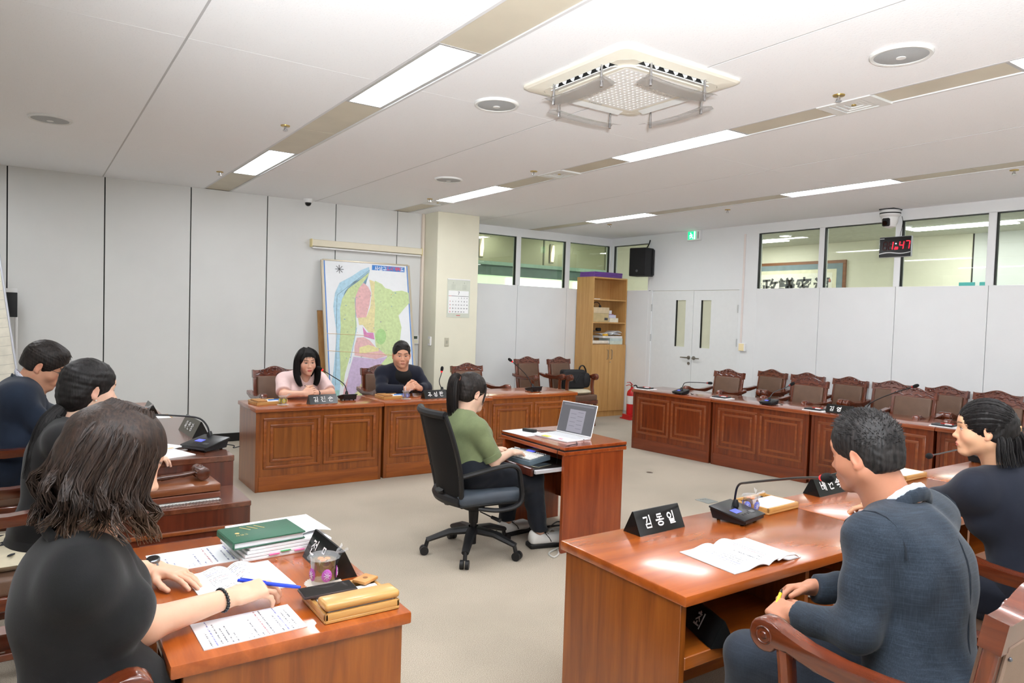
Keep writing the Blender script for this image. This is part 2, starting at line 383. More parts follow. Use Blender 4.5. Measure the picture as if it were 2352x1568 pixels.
def ceiling_light(x, y0, y1, lab, grp):
    t = thing('ceiling_light', lab, 'ceiling light', (x, (y0+y1)/2, ZC+.004), 0, grp)
    L, w = y1-y0, .105
    f = MB()
    f.b2(-.128, -w, -L/2-.02, L/2+.02, 0, .03); f.b2(w, .128, -L/2-.02, L/2+.02, 0, .03); f.b2(-w, w, -L/2-.02, -L/2, 0, .03); f.b2(-w, w, L/2, L/2+.02, 0, .03)
    f.build('frame', M_frame, t)
    MB().b2(-w, w, -L/2, L/2, .004, .02).build('diffuser', M_diff, t)
def vent(x, y0, y1, lab):
    t = thing('air_diffuser', lab, 'air vent', (x, (y0+y1)/2, ZC-.002), 0, 'square air vents in the ceiling strip')
    s = .125
    MB().b2(-s, s, -(y1-y0)/2, (y1-y0)/2, .010, .03).build('backing', mat('vent_dark', (150, 150, 148), .6, var=0), t)
    MB().b2(-s, s, -(y1-y0)/2-.018, -s, -.004, .01).build('end_plate', M_white, t); MB().b2(-s, s, s, (y1-y0)/2+.018, -.004, .01).build('end_plate', M_white, t)
    for k in range(4):
        a = s*(1-k*.24); w = .022; f = MB(); z0 = -.004+.003*k
        for sx in (-1, 1):
            f.b2(sx*a-(w if sx > 0 else 0), sx*a+(0 if sx > 0 else w), -a, a, z0, z0+.006); f.b2(-a+w, a-w, sx*a-(w if sx > 0 else 0), sx*a+(0 if sx > 0 else w), z0, z0+.006)
        f.build('louvre_ring', M_white, t)
    MB().cyl((0, 0, .02), (0, 0, .0), .014).build('knob', mat('brass', (190, 160, 90), .3, .9, var=0), t)
vl = ['square air vent beside the sprinkler between the long light panels', 'small square air vent set beside a sprinkler, halfway to the pillar', 'square air vent at the pillar end of the ceiling strip']
for i, (c, h) in enumerate(STR):
    occ = sorted(LIGHTS[i] + VENTS.get(i, []))
    y = YB-.1; gaps = []
    for a, bb in occ: gaps.append((y, a-.02)); y = bb+.02
    gaps.append((y, 9.14))
    for sx in (-1, 1):
        x0 = c+sx*h; MB().b2(x0-(.018 if sx > 0 else 0), x0+(0 if sx > 0 else .018), YB-.1, 9.14, ZC-.001, ZC+.04).build('strip_edge', mat('strip_edge', (214, 215, 217), .5, var=0), ceil)
    for a, bb in gaps:
        n = max(1, round((bb-a)/.75)); 
        for k in range(n):
            p, q = a+(bb-a)*k/n, a+(bb-a)*(k+1)/n
            if q-p > .02: MB().b2(c-h+.019, c+h-.019, p+.002, q-.002, ZC+.006, ZC+.03).build('strip_panel', M_beige, ceil)
        MB().b2(c-h+.019, c+h-.019, a, bb, ZC+.03, ZC+.045).build('strip_backing', M_white, ceil)
    LAB = {(1, 2): 'bright ceiling light panel beside the air conditioner, in the strip over the gavel desk', (1, 3): 'bright ceiling light panel closest to the panel wall, before the map', (2, 1): 'bright ceiling light panel beyond the large square vent', (2, 2): 'long bright ceiling light panel between the two square vents', (2, 3): 'bright ceiling light panel beside the pillar', (3, 2): 'bright ceiling light panel before the wall clock', (3, 3): 'bright ceiling light panel before the bookcase'}
    for k, (a, bb) in enumerate(LIGHTS[i]):
        ceiling_light(c, a, bb, LAB.get((i, k), 'bright white ceiling light panel on the photographer side of the room'), 'recessed ceiling light panels')
    for k, (a, bb) in enumerate(VENTS.get(i, [])): vent(c, a, bb, vl[k])
# ---- panel wall with black seams
M_panel = mat('wall_panel', (219, 220, 218), 0.5, var=0.015, vscale=2)
wa = struct(MB().b2(XL, 4.43, YA+.02, YA+.2, 0, ZC+.04).build('wall_back', M_blk))
seam = [XL] + [-.18+.846*k for k in range(-2, 6)] + [4.43]
for k in range(len(seam)-1):
    if seam[k+1]-seam[k] > .1:
        MB().b2(seam[k]+.006, seam[k+1]-.006, YA, YA+.02, .1, ZC).build('wall_panel', M_panel, wa)
struct(MB().b2(XL, 4.43, YA-.004, YA+.02, 0, .1).build('baseboard_back', mat('baseboard_black', (28, 28, 28), .5, var=0)))
# ---- concrete pillar
M_cream = mat('cream_paint', (228, 225, 205), 0.6, var=0.015, vscale=3)
struct(MB().b2(4.44, 5.075, 8.33, 9.14, 0, ZC, .004).build('wall_pillar', M_cream))
struct(MB().b2(4.40, 4.435, 8.69, 8.735, 0, ZC, .003).build('trim_1', mat('conduit_cream', (222, 210, 196), .5, var=0)))
# ---- window partition beyond the pillar
M_part = mat('partition_white', (226, 228, 229), 0.4, var=0.01, vscale=3)
M_gask = mat('gasket_black', (18, 20, 19), .5, var=0)
M_glass = glass_pane('window_glass', (242, 245, 238), .03)
wf = struct(MB().b2(5.07, 8.21, YF+.02, YF+.09, 0, 2.05).build('wall_corridor_side', M_part))
MB().b2(5.07, 8.21, YF, YF+.09, 2.795, ZC).build('header', M_part, wf)
for x0, x1 in ((5.07, 5.14), (6.185, 6.27), (7.15, 7.24), (8.09, 8.13)): MB().b2(x0, x1, YF, YF+.09, 2.05, 2.80, .003).build('mullion', M_part, wf)
for x0, x1 in ((5.08, 6.224), (6.230, 7.192), (7.198, 8.13)): MB().b2(x0, x1, YF, YF+.03, .08, 2.05, .002).build('partition_panel', M_part, wf)
wn = 0
def wnd(n, axis, a, bb, z0=2.055, z1=2.79):
    """glazed light in a partition along x (axis 'x', y fixed) or along y (axis 'y', x fixed); a..bb runs along it"""
    g = .011
    if axis == 'x':
        o = struct(MB().b2(a, bb, YF+.045, YF+.051, z0, z1).build('window_%d' % n, M_glass))
        f = MB(); f.b2(bb-g, bb, YF+.012, YF+.05, z0, z1); f.b2(a, bb, YF+.012, YF+.05, z1-.006, z1)
    else:
        o = struct(MB().b2(XB+.045, XB+.051, a, bb, z0, z1).build('window_%d' % n, M_glass))
        f = MB(); f.b2(XB+.012, XB+.05, bb-g, bb, z0, z1); f.b2(XB+.012, XB+.05, a, bb, z1-.006, z1)
    f.build('gasket', M_gask, o)
for a, bb in ((5.14, 6.185), (6.27, 7.15), (7.24, 8.09)): wn += 1; wnd(wn, 'x', a, bb)
# ---- door wall
wb = struct(MB().b2(XB+.02, XB+.09, -2.6, 6.12, 0, 2.05).build('wall_right', M_part))
MB().b2(XB, XB+.09, -2.6, 9.13, 2.795, ZC).build('header', M_part, wb)
MB().b2(XB+.02, XB+.09, 8.14, 9.09, 0, 2.05).build('partition_panel', M_part, wb)
MB().b2(XB, XB+.02, 8.14, 9.04, .08, 2.05, .002).build('partition_panel', M_part, wb)
MB().b2(XB, XB+.09, 8.10, 8.165, 2.05, 2.795, .003).build('mullion', M_part, wb)
MB().b2(XB, XB+.09, 8.985, 9.04, 2.05, 2.795, .003).build('mullion', M_part, wb)
MB().b2(XB+.002, XB+.09, 6.345, 8.10, 2.04, 2.80, .003).build('door_head_panel', M_part, wb)
MB().b2(XB, XB+.09, 6.345, 6.40, 0, 2.04, .003).build('door_jamb', M_part, wb)
MB().b2(XB, XB+.09, 8.06, 8.14, 0, 2.04, .003).build('door_jamb', M_part, wb)
MB().b2(XB, XB+.09, 6.115, 6.345, 0, 2.80, .003).build('partition_panel', M_part, wb)
edges = [6.105, 5.215]
wins = [(5.225, 6.115), (4.285, 5.155), (3.34, 4.215), (2.395, 3.265), (1.45, 2.32), (.505, 1.375), (-.44, .43), (-1.385, -.515), (-2.5, -1.46)]
prev = None
for a, bb in wins:
    wn += 1; wnd(wn, 'y', a, bb)
    if prev is not None: MB().b2(XB, XB+.09, bb, prev, 2.05, 2.80, .003).build('mullion', M_part, wb)
    MB().b2(XB, XB+.02, a-.032, (prev-.038 if prev else bb), .08, 2.05, .002).build('partition_panel', M_part, wb)
    prev = a
wn += 1; wnd(wn, 'y', 8.165, 8.985)
struct(MB().b2(XB-.006, XB+.02, -2.6, 6.345, 0, .08).build('baseboard_right', M_part))
struct(MB().b2(XB-.012, XB-.0005, 6.315, 6.345, 1.3, 2.80, .002).build('trim_2', mat('cable_trunking', (224, 214, 210), .5, var=0)))
# ---- double door
M_door = mat('door_white', (224, 226, 226), .4, var=.01)
M_steel = mat('brushed_steel', (150, 145, 136), .35, .9, var=.03)
M_frost = mat('frosted_glass', (205, 206, 182), .35, var=.04, vscale=3, spec=.5)
for n, (a, bb, w0, w1, hs) in enumerate(((7.222, 8.058, 7.37, 7.56, 1), (6.402, 7.216, 6.89, 7.07, -1))):
    f = MB(); z0, z1 = 1.195, 1.895
    for q in ((a, w0, .01, 2.035), (w1, bb, .01, 2.035), (w0, w1, .01, z0), (w0, w1, z1, 2.035)): f.b2(XB+.015, XB+.06, q[0], q[1], q[2], q[3])
    d = struct(f.build('door_%d' % (n+1), M_door))
    MB().b2(XB+.036, XB+.042, w0, w1, z0, z1).build('pane', M_frost, d)
    g = MB(); g.b2(XB+.012, XB+.037, w1-.012, w1, z0, z1); g.build('pane_gasket', M_gask, d)
    hy = 7.222+.045 if hs > 0 else 7.216-.045
    hm = MB(); hm.cyl((XB+.014, hy, 1.04), (XB+.002, hy, 1.04), .028); hm.cyl((XB+.004, hy, 1.04), (XB-.03, hy, 1.04), .011); hm.tube([(XB-.03, hy, 1.04), (XB-.034, hy+.05*hs, 1.04), (XB-.03, hy+.13*hs, 1.04)], [.011, .010, .008], 10)
    hm.build('handle', M_steel, d, True)
    if n == 0: MB().cyl((XB+.014, hy, .955), (XB+.004, hy, .955), .022).build('lock', M_steel, d, True)
    for hz in (.3, 1.305, 1.775):
        yy = bb if hs > 0 else a
        MB().cyl((XB-.002, yy, hz-.055), (XB-.002, yy, hz+.055), .009, n=10).build('hinge', mat('hinge_grey', (176, 178, 178), .35, .6, var=0), d, True)
# ---- walls outside the view (close the room)
struct(MB().b2(XL-.1, XL, YB, YA+.2, 0, ZC+.04).build('wall_left', M_panel))
struct(MB().b2(XL-.1, 8.24, YB-.1, YB, 0, ZC+.04).build('wall_front', M_panel))
# ---- room behind the glazed door wall
M_ycream = mat('neighbour_wall_cream', (232, 228, 210), .6, var=.01)
struct(MB().b2(8.24, 10.95, -2.7, 9.1, -.1, 0).build('floor_neighbour', mat('neighbour_floor', (150, 148, 140), .5)))
struct(MB().b2(8.22, 10.95, -2.7, 9.1, 2.92, 3.0).build('ceiling_neighbour', mat('neighbour_ceiling', (212, 212, 198), .7)))
nb = struct(MB().b2(10.8, 10.95, 4.62, 9.1, 0, 2.92).build('wall_neighbour', M_ycream))
for k in range(8): MB().b2(10.8, 10.95, 4.61-.92*(k+1), 4.60-.92*k-.004, 0, 2.92).build('wall_panel', M_panel, nb)
MB().b2(10.82, 10.94, -2.75, 4.62, 0, 2.92).build('seam_backing', M_blk, nb)
struct(MB().b2(8.21, 10.95, 9.08, 9.18, 0, 2.92).build('wall_neighbour_end', M_ycream))
M_dl = emis('downlight', (255, 250, 240), 14)
for k, y in enumerate((7.6, 4.4, 1.2)):  # panels added to brighten the room seen through the glass
    t = thing('added_neighbour_light', 'long white light panel added to brighten the room behind the glass', 'ceiling light', (9.9, y, 2.905), 0, 'added light panels of the next room')
    MB().b2(-.15, .15, -.62, .62, .004, .016).build('diffuser', M_diff, t); MB().b2(-.17, .17, -.64, .64, .012, .017).build('frame', M_frame, t)
for x, y in ((9.4, 6.6), (9.5, 4.9), (9.4, 2.9), (9.4, .8)):
    t = thing('downlight', 'round white downlight in the ceiling of the room behind the glazed wall', 'downlight', (x, y, 2.905), 0, 'downlights of the next room')
    MB().lathe([(.10, .015), (.10, .0), (.085, -.004), (.085, .015)], 24, cap=False).build('rim', M_white, t, True); MB().cyl((0, 0, .012), (0, 0, .002), .085, n=24).build('lens', M_dl, t)
# ---- corridor behind the window partition
M_metal = mat('corridor_metal', (176, 170, 150), .32, .55, var=.03, vscale=3)
struct(MB().b2(3.5, 12.5, 9.18, 12.6, -.1, 0).build('floor_corridor', mat('corridor_floor', (140, 140, 135), .4)))
struct(MB().b2(3.5, 12.5, 9.15, 12.6, 3.25, 3.35).build('ceiling_corridor', mat('corridor_ceiling', (190, 194, 168), .6)))
wc = struct(MB().b2(3.5, 12.5, 12.0, 12.1, 0, 1.95).build('wall_corridor', mat('corridor_low', (150, 160, 150), .5)))
MB().b2(3.5, 12.5, 12.0, 12.1, 2.62, 3.25).build('metal_soffit', M_metal, wc)
MB().b2(3.5, 12.5, 11.93, 12.0, 2.57, 2.64).build('soffit_ledge', mat('corridor_teal', (160, 186, 178), .4), wc)
MB().b2(3.5, 12.5, 12.0, 12.1, 2.37, 2.57).build('blind_band', mat('corridor_blind', (104, 124, 122), .5, var=.1, vscale=5), wc)
MB().b2(3.5, 12.5, 12.04, 12.08, 1.95, 2.37).build('lit_window_band', emis('corridor_daylight', (206, 236, 196), .9), wc)
for x in (8.0, 9.75, 11.3):
    MB().b2(x, x+1.45, 12.015, 12.04, 1.97, 2.33).build('lit_window', emis('corridor_daylight2', (244, 255, 244), 2.4), wc)
for x in (5.2, 7.1, 8.9, 10.6, 12.2): MB().b2(x-.015, x+.015, 11.99, 12.0, 2.64, 3.25).build('soffit_joint', mat('soffit_joint', (120, 118, 104), .4), wc)
struct(MB().b2(3.4, 3.5, 9.18, 12.6, 0, 3.25).build('wall_corridor_left', M_cream)); struct(MB().b2(12.5, 12.6, 9.18, 12.6, 0, 3.25).build('wall_corridor_right', M_cream))
M_reflection = emis('reflection_glow', (255, 236, 200), 1.6)
for x in (7.35, 9.1, 10.75):  # glowing streaks that stand in for reflections of lights on the metal soffit
    t = thing('soffit_reflection', 'slim glowing streak standing in for a light reflection on the corridor soffit', 'reflection streak', (x, 11.99, 2.70), 0, 'soffit reflection streaks')
    MB().b2(-.05, .05, -.02, .0, .0, .40, .008).build('streak_backing', M_steel, t); MB().tube([(-.0, -.03, .03), (.008, -.035, .2), (.025, -.03, .37)], [.03, .04, .02], 10).build('glowing_streak', M_reflection, t, True)
for x, y in ((6.2, 10.4), (8.3, 10.4), (10.4, 10.4)):  # unseen panels added to lift the dark corridor
    t = thing('added_corridor_light', 'white light panel added to brighten the corridor', 'ceiling light', (x, y, 3.23), 0, 'added corridor ceiling lights')
    MB().b2(-.3, .3, -.1, .1, .0, .02).build('diffuser', emis('corridor_fill_panel', (245, 255, 240), 45), t); MB().b2(-.32, .32, -.12, .12, .012, .022).build('frame', M_frame, t)
# ================================================================ furniture
W1 = wood('desk_wood', (124, 60, 16), (168, 94, 32), .32, .5, 'z')
W1x = wood('desk_wood_long', (132, 64, 16), (176, 96, 32), .3, .5, 'x')
W1t = wood('desk_top_wood', (152, 70, 18), (192, 98, 34), .26, .7, 'x', .7)
W1p = wood('desk_panel_wood', (130, 70, 18), (166, 96, 34), .35, .4, 'z')
W2 = wood('red_desk_wood', (94, 36, 12), (136, 60, 22), .3, .5, 'z', 1.4)
W2x = wood('red_desk_wood_long', (104, 42, 18), (136, 62, 28), .28, .5, 'x')
W2t = wood('red_desk_top', (130, 54, 22), (162, 80, 36), .16, .9, 'x', .7)
W2f = wood('red_desk_molding', (128, 64, 30), (152, 80, 38), .3, .5, 'x')
W3 = wood('clerk_desk_wood', (134, 52, 18), (174, 82, 34), .3, .5, 'z')
W3t = wood('clerk_desk_top', (142, 58, 22), (178, 86, 38), .18, .8, 'y', .8)
W4 = wood('chair_person_desk_wood', (62, 26, 16), (110, 50, 32), .28, .6, 'z', .8, 1.2)
W4t = wood('chair_person_desk_top', (84, 42, 28), (124, 72, 50), .2, .8, 'y', .8, 1.0)
W4f = wood('chair_person_desk_molding', (126, 64, 30), (150, 82, 40), .3, .5, 'y')
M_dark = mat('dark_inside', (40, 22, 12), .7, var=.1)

def frame_rect(x0, x1, z0, z1, w, y0, y1, bev=.006):
    f = MB()
    f.b2(x0, x1, y0, y1, z1-w, z1, bev, seg=2); f.b2(x0, x1, y0, y1, z0, z0+w, bev, seg=2)
    f.b2(x0, x0+w, y0, y1, z0+w*.5, z1-w*.5, bev, seg=2); f.b2(x1-w, x1, y0, y1, z0+w*.5, z1-w*.5, bev, seg=2)
    return f
def desk(label, loc, rz, Wd=1.17, D=.60, Ht=.73, mats=(W1, W1x, W1t, W1p, W1x), bold=1.0, group='councillor desks', shelf=True):
    """panelled desk. local x along the width, y from the panelled front (0) to the seat side (D)"""
    mb, mx_, mt, mp, mm = mats
    t = thing('panelled_desk', label, 'desk', loc, rz, group)
    MB().b2(-.0, Wd-.003, -.02, D, Ht-.036, Ht, .006, seg=2).build('desk_top', mt, t, True)
    for x in (.012, Wd-.015-.028): MB().b2(x, x+.028, .004, D-.03, 0, Ht-.036, .002).build('side_panel', mb, t)
    MB().b2(.04, Wd-.043, .012, .03, .12, Ht-.036).build('front_panel', mb, t)
    MB().b2(.04, Wd-.043, .002, .022, 0, .13, .003).build('plinth', mx_, t)
    pw = (Wd-.083-.10)/2
    for k in (0, 1):
        x0 = .0415+.035+k*(pw+.03); x1 = x0+pw; z0, z1 = .195, Ht-.036-.055; w = .026
        o = frame_rect(x0, x1, z0, z1, w, .012-.011*bold, .0125).build('panel_molding', mm, t, True)
        g = .032
        q = frame_rect(x0+w+g, x1-w-g, z0+w+g, z1-w-g, w*.9, .012-.009*bold, .0125).build('inner_molding', mm, t, True)
        if bold > .5:
            e = .026; MB().b2(x0+2*w+g+e*.3, x1-2*w-g-e*.3, .008, .0125, z0+2*w+g+e*.3, z1-2*w-g-e*.3, .003).build('centre_panel', mp, t)
        else:
            MB().b2(x0+2*w+g-.004, x1-2*w-g+.004, .010, .0125, z0+2*w+g-.004, z1-2*w-g+.004).build('centre_panel', mp, t)
    if shelf:
        MB().b2(.04, Wd-.043, .22, D-.035, Ht-.245, Ht-.222).build('shelf', mx_, t)
        MB().b2(.04, Wd-.043, D-.045, D-.03, Ht-.262, Ht-.218, .003).build('shelf_edge', mx_, t)
        MB().b2(Wd*.45, Wd*.45+.022, .22, D-.035, Ht-.222, Ht-.037).build('divider', mb, t)
        MB().b2(.04, Wd-.043, .20, .22, Ht-.245, Ht-.037).build('shelf_back', mb, t)
    return t
RED = (W2, W2x, W2t, W2, W2f)
# witness row, facing the camera side
desk('panelled desk with long nameplate and pink-dressed speaker behind it', (1.60, 6.21, 0), 0, 1.185)
desk('panelled desk in the middle of the row before the map', (2.79, 6.225, 0), 0, 1.22)
desk('panelled desk with an empty microphone, end of row near the bookcase', (4.02, 6.33, 0), 0, 1.22)
# row along the door wall
a7 = math.radians(7.1); rzB = -PI/2+a7
uB = Vector((math.sin(a7), -math.cos(a7), 0)); oB = Vector((6.18, 6.40, 0))
wlab = ['dark red panelled desk at the fire extinguisher end of the row', 'dark red panelled desk with chipped moulding, second from the extinguisher', 'dark red panelled desk with a black nameplate, before the wall clock', 'dark red panelled desk, fourth from the extinguisher', 'dark red panelled desk, fifth from the extinguisher']
for k in range(5):
    p = oB+uB*(1.13*k)
    desk(wlab[k], p, rzB, 1.13, .62, .73, RED, .45, 'dark red desks along the door wall')
# near right row, seats on the camera side
for k, lb in enumerate(('glossy brown desk where the man in grey-blue suit sits', 'glossy brown desk where the woman in navy jacket sits', 'glossy brown desk at the end of the row beyond the navy jacket')):
    desk(lb, (3.01+1.30*k, 2.12, 0), PI, 1.30, .62, .73, group='desks of the nearer row')
# left row
desk('brown desk with the green diary and cut-glass cup', (.905, 1.83, 0), PI/2, .98, .62, .73, group='desks of the left row')
desk('brown desk of the man with glasses, beyond the gavel desk', (.855, 5.63, 0), PI/2, 1.3, .62, .73, group='desks of the left row')

# ---- presiding desk: raised centre with a lower wing on each side
t = thing('presiding_desk', 'dark veneered presiding desk with raised top and lower gavel wing', 'desk', (.86, 3.37, 0), 0)
zw, zt, dw = .70, .85, .62
MB().b2(-dw, 0, .34, 1.74, zt-.03, zt, .003).build('raised_top', W4t, t)
MB().b2(-.03, -.004, .342, 1.738, 0, zt-.03).build('front_panel', W4, t)
for y in (.342, 1.71): MB().b2(-dw+.01, -.03, y, y+.028, 0, zt-.03).build('side_panel', W4, t)
for y0, y1 in ((0, .34), (1.74, 2.08)):
    MB().b2(-dw, 0, y0, y1, zw-.025, zw, .003).build('wing_top', W4t, t)
    yy = y0+.004 if y0 == 0 else y1-.028
    MB().b2(-dw+.01, -.004, yy, yy+.024, 0, zw-.025).build('wing_side', W4, t)
    MB().b2(-.026, -.004, y0+.028, y1-.002 if y0 == 0 else y1-.028, 0, zw-.025).build('wing_front', W4, t)
def side_frame(x0, x1, z0, z1, w, y):
    f = MB(); f.b2(x0, x1, y-.012, y, z1-w, z1, .004, seg=2); f.b2(x0, x1, y-.012, y, z0, z0+w, .004, seg=2); f.b2(x0, x0+w, y-.012, y, z0, z1, .004, seg=2); f.b2(x1-w, x1, y-.012, y, z0, z1, .004, seg=2)
    return f
side_frame(-.56, -.07, .12, .60, .018, .0045).build('panel_molding', W4f, t, True)
f = MB()
xa, xb, za, zb, rr = -.50, -.13, .18, .55, .04
pts = []
for cx, cz, a0 in ((xb, zb, PI), (xa, zb, 1.5*PI), (xa, za, 0), (xb, za, .5*PI)):
    arc = [(cx+rr*math.cos(a0+.5*PI*i/5), cz+rr*math.sin(a0+.5*PI*i/5)) for i in range(6)]
    pts += list(reversed(arc)) if False else arc
order = [(xa+rr, zb), (xb-rr, zb)]
def arc(cx, cz, a0, a1, n=6): return [(cx+rr*math.cos(a0+(a1-a0)*i/n), cz+rr*math.sin(a0+(a1-a0)*i/n)) for i in range(n+1)]
loop = arc(xa, zb, 0, -PI/2)[::-1]+[] 
path = arc(xb, zb, PI, 1.5*PI)+arc(xb, za, PI/2, PI)+arc(xa, za, 0, PI/2)+arc(xa, zb, 1.5*PI, 2*PI)
path = [(x, .002, z) for x, z in path]; path.append(path[0])
f.tube(path, .007, 8, cap=False).build('notched_molding', wood('notch_molding', (92, 48, 34), (120, 68, 50), .3, .5, 'x'), t, True)

# ---- clerk's desk
t = thing('clerk_desk', 'small reddish desk with pull-out keyboard tray and laptop on it', 'desk', (2.965, 3.69, 0), 0)
Dc, Wc = .565, .775
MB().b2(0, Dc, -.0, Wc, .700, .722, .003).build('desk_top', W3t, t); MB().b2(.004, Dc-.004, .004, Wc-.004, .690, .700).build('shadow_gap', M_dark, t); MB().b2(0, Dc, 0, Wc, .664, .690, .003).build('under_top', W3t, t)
for y in (.012, Wc-.04): MB().b2(.01, Dc-.02, y, y+.028, 0, .664, .002).build('side_panel', W3, t)
MB().b2(Dc-.05, Dc-.03, .04, Wc-.04, .18, .664).build('modesty_panel', W3, t)
MB().b2(-.20, .20, .075, Wc-.075, .555, .572).build('keyboard_tray', mat('tray_black', (24, 22, 22), .5, var=0), t)
MB().b2(-.222, -.2, .07, Wc-.07, .535, .590, .003).build('tray_front', W4, t)
for y in (.045, Wc-.07): MB().b2(-.20, .36, y, y+.022, .552, .578, .003).build('slide_rail', mat('rail_white', (214, 216, 222), .35, .3, var=0), t)
# ---- armchair
WC = wood('chair_wood', (84, 34, 16), (124, 56, 28), .26, .7, 'x', 1.2)
WCz = wood('chair_wood_upright', (90, 38, 18), (130, 62, 30), .26, .7, 'z', 1.2)
WCd = wood('chair_carving', (66, 24, 12), (104, 44, 22), .25, .7, 'y', 2.0)
M_lth = mat('brown_leather', (104, 78, 62), .42, var=.06, bump=.15, bscale=300)
M_lthb = mat('taupe_leather', (150, 126, 110), .5, var=.04, bump=.2, bscale=260)
M_stud = mat('stud_metal', (110, 112, 120), .35, .8, var=0)
def make_chair():
    t = thing('armchair', 'x', 'chair')
    # back is reclined: local frame at the top of the seat
    R = Matrix.Translation((-.245, 0, .457)) @ Matrix.Rotation(-.17, 4, 'Y')
    MB().box((.02, 0, .425), (.52, .50, .085), .022, seg=3).build('seat', M_lth, t, True)
    MB().box((.02, 0, .36), (.52, .52, .06), .006).build('seat_rail', WC, t, True)
    for sy in (-1, 1):
        MB().lathe([(.026, .36), (.028, .31), (.018, .295), (.026, .28), (.024, .2), (.017, .04), (.022, .02), (.016, 0)], 12, M=Matrix.Translation((.24, sy*.235, 0))).build('leg', WCz, t, True)
        MB().tube([(-.30, sy*.215, 0), (-.255, sy*.218, .2), (-.24, sy*.20, .42)], [.022, .024, .026], 8).build('leg', WCz, t, True)
        MB().box((0, sy*.196, .215), (.034, .036, .56), .006, M=R).build('back_post', WCz, t, True)
        # arm with scroll
        y = sy*.25
        top = [(-.300, .750), (-.20, .734), (-.10, .725), (.0, .724), (.09, .732), (.16, .750)]
        bot = [(.145, .696), (.06, .683), (-.05, .678), (-.17, .688), (-.300, .712)]
        vol = [(.215+.048*math.cos(math.radians(a_)), .722+.048*math.sin(math.radians(a_))) for a_ in range(120, -171, -24)]
        a = MB(); a.prism(top+vol+bot, y-.030, y+.030, axis='y')
        bmesh.ops.bevel(a.bm, geom=[e for e in a.bm.edges if abs(e.verts[0].co.y-e.verts[1].co.y) < 1e-6], offset=.008, segments=2, affect='EDGES', profile=.5)
        arm = a.build('arm', WC, t, True, 50)
        for yy, s2 in ((y-.0300, -1), (y+.0300, 1)):
            rz_ = MB(); rz_.lathe([(.001, .0035), (.009, .003), (.012, -.001), (.0185, -.001), (.021, .0022), (.0245, .0022), (.027, -.001)], 24, M=Matrix.Translation((.215, yy, .722)) @ Matrix.Rotation(-s2*PI/2, 4, 'X'), cap=False)
            rz_.build('scroll_ring', WCd, arm, True)
        MB().tube(smooth_path([(.13, sy*.250, .36), (.165, sy*.252, .46), (.15, sy*.251, .58), (.165, y, .715)], 4), [.026]*12+[.024], 8, flat=(1.2, .8)).build('arm_post', WCz, t, True)
        MB().b2(-.24, .24, sy*.235-.012, sy*.235+.012, .12, .15, .003).build('stretcher', WC, t)
    MB().b2(-.01, .015, -.235, .235, .12, .15, .003).build('stretcher', WC, t)
    MB().box((.012, 0, .235), (.05, .355, .40), .016, seg=3, M=R).build('back_pad', M_lth, t, True)
    MB().box((-.020, 0, .235), (.014, .36, .41), .005, M=R).build('rear_leather', M_lthb, t, True)
    f = MB()
    for sy in (-1, 1):
        for k in range(6): f.sphere((-.029, sy*.172, .06+.07*k), .0055, 8, 5, M=R)
    f.build('stud_row', M_stud, t, True)
    # crest rail with a hump
    n = 24; prof = []
    for i in range(n+1):
        y = -.219+.438*i/n; u = abs(y)/.219
        top = .497+.040*(0.5+0.5*math.cos(PI*min(1, u/.72))) + (.006 if u > .93 else 0)
        prof.append((y, top))
    poly = [(-.219, .425)]+prof+[(.219, .425)]
    c = MB(); c.prism(poly, -.024, .026, M=R, axis='x')
    cr = c.build('crest_rail', WC, t, True, 30)
    g = MB()
    for sy in (-1, 1):   # carved leaf scrolls
        for j, (y0, z0, s2) in enumerate(((.03, .50, .034), (.085, .49, .030), (.130, .475, .024), (.168, .465, .018))):
            g.tube([(.027, sy*(y0+s2*(1-k/12)*math.cos(k*.62)), z0+s2*.7*(1-k/12)*math.sin(k*.62)) for k in range(11)], [.005-.0003*k for k in range(11)], 6, M=R)
        g.tube([(.027, sy*(.01+.018*k), .455+.008*math.sin(k*1.1)) for k in range(11)], .004, 6, M=R)
    g.sphere((.027, 0, .515), .016, 10, 6, M=R, sc=(.5, 1.3, 1))
    g.build('carving', WCd, cr, True)
    return t
CH0 = make_chair(); CHN = [0]
def chair(x, y, deg, label, group='ornate armchairs'):
    CHN[0] += 1
    if CHN[0] == 1:
        CH0.location = (x, y, 0); CH0.rotation_euler = (0, 0, math.radians(deg)); tag(CH0, label, None, group); return CH0
    return dup(CH0, (x, y, 0), math.radians(deg), label, group)
chair(2.00, 1.01, 92, 'wooden armchair under the man in the grey-blue suit')
chair(3.20, 1.08, 96, 'wooden armchair under the woman in the navy jacket')
chair(-.02, 2.02, 0, 'wooden armchair under the woman in black writing')
chair(-.065, 3.74, 0, 'wooden armchair with a leaf-print cushion, at the presiding desk')
chair(-.06, 5.27, 0, 'wooden armchair under the man with glasses')
chair(2.11, 7.14, -90, 'wooden armchair behind the woman in pink')
chair(3.28, 7.14, -90, 'wooden armchair behind the man in the dark zip jacket')
chair(4.46, 7.20, -90, 'empty wooden armchair beside the pillar, behind the row before the map')
chair(6.10, 8.22, -88, 'empty wooden armchair against the window partition, beside the one with a bag')
chair(6.63, 8.12, -86, 'wooden armchair holding a black bag and cushion by the bookcase')
for k, y in enumerate((5.93, 4.80, 3.64, 2.86)):
    chair(7.12+.02*k, y, 184, ('empty wooden armchair drawn up to the dark red desk beside the door', 'empty wooden armchair drawn up to the second dark red desk', 'empty wooden armchair drawn up behind the black nameplate', 'empty wooden armchair drawn up to the desk behind the navy jacket')[k], 'armchairs at the dark red desks')
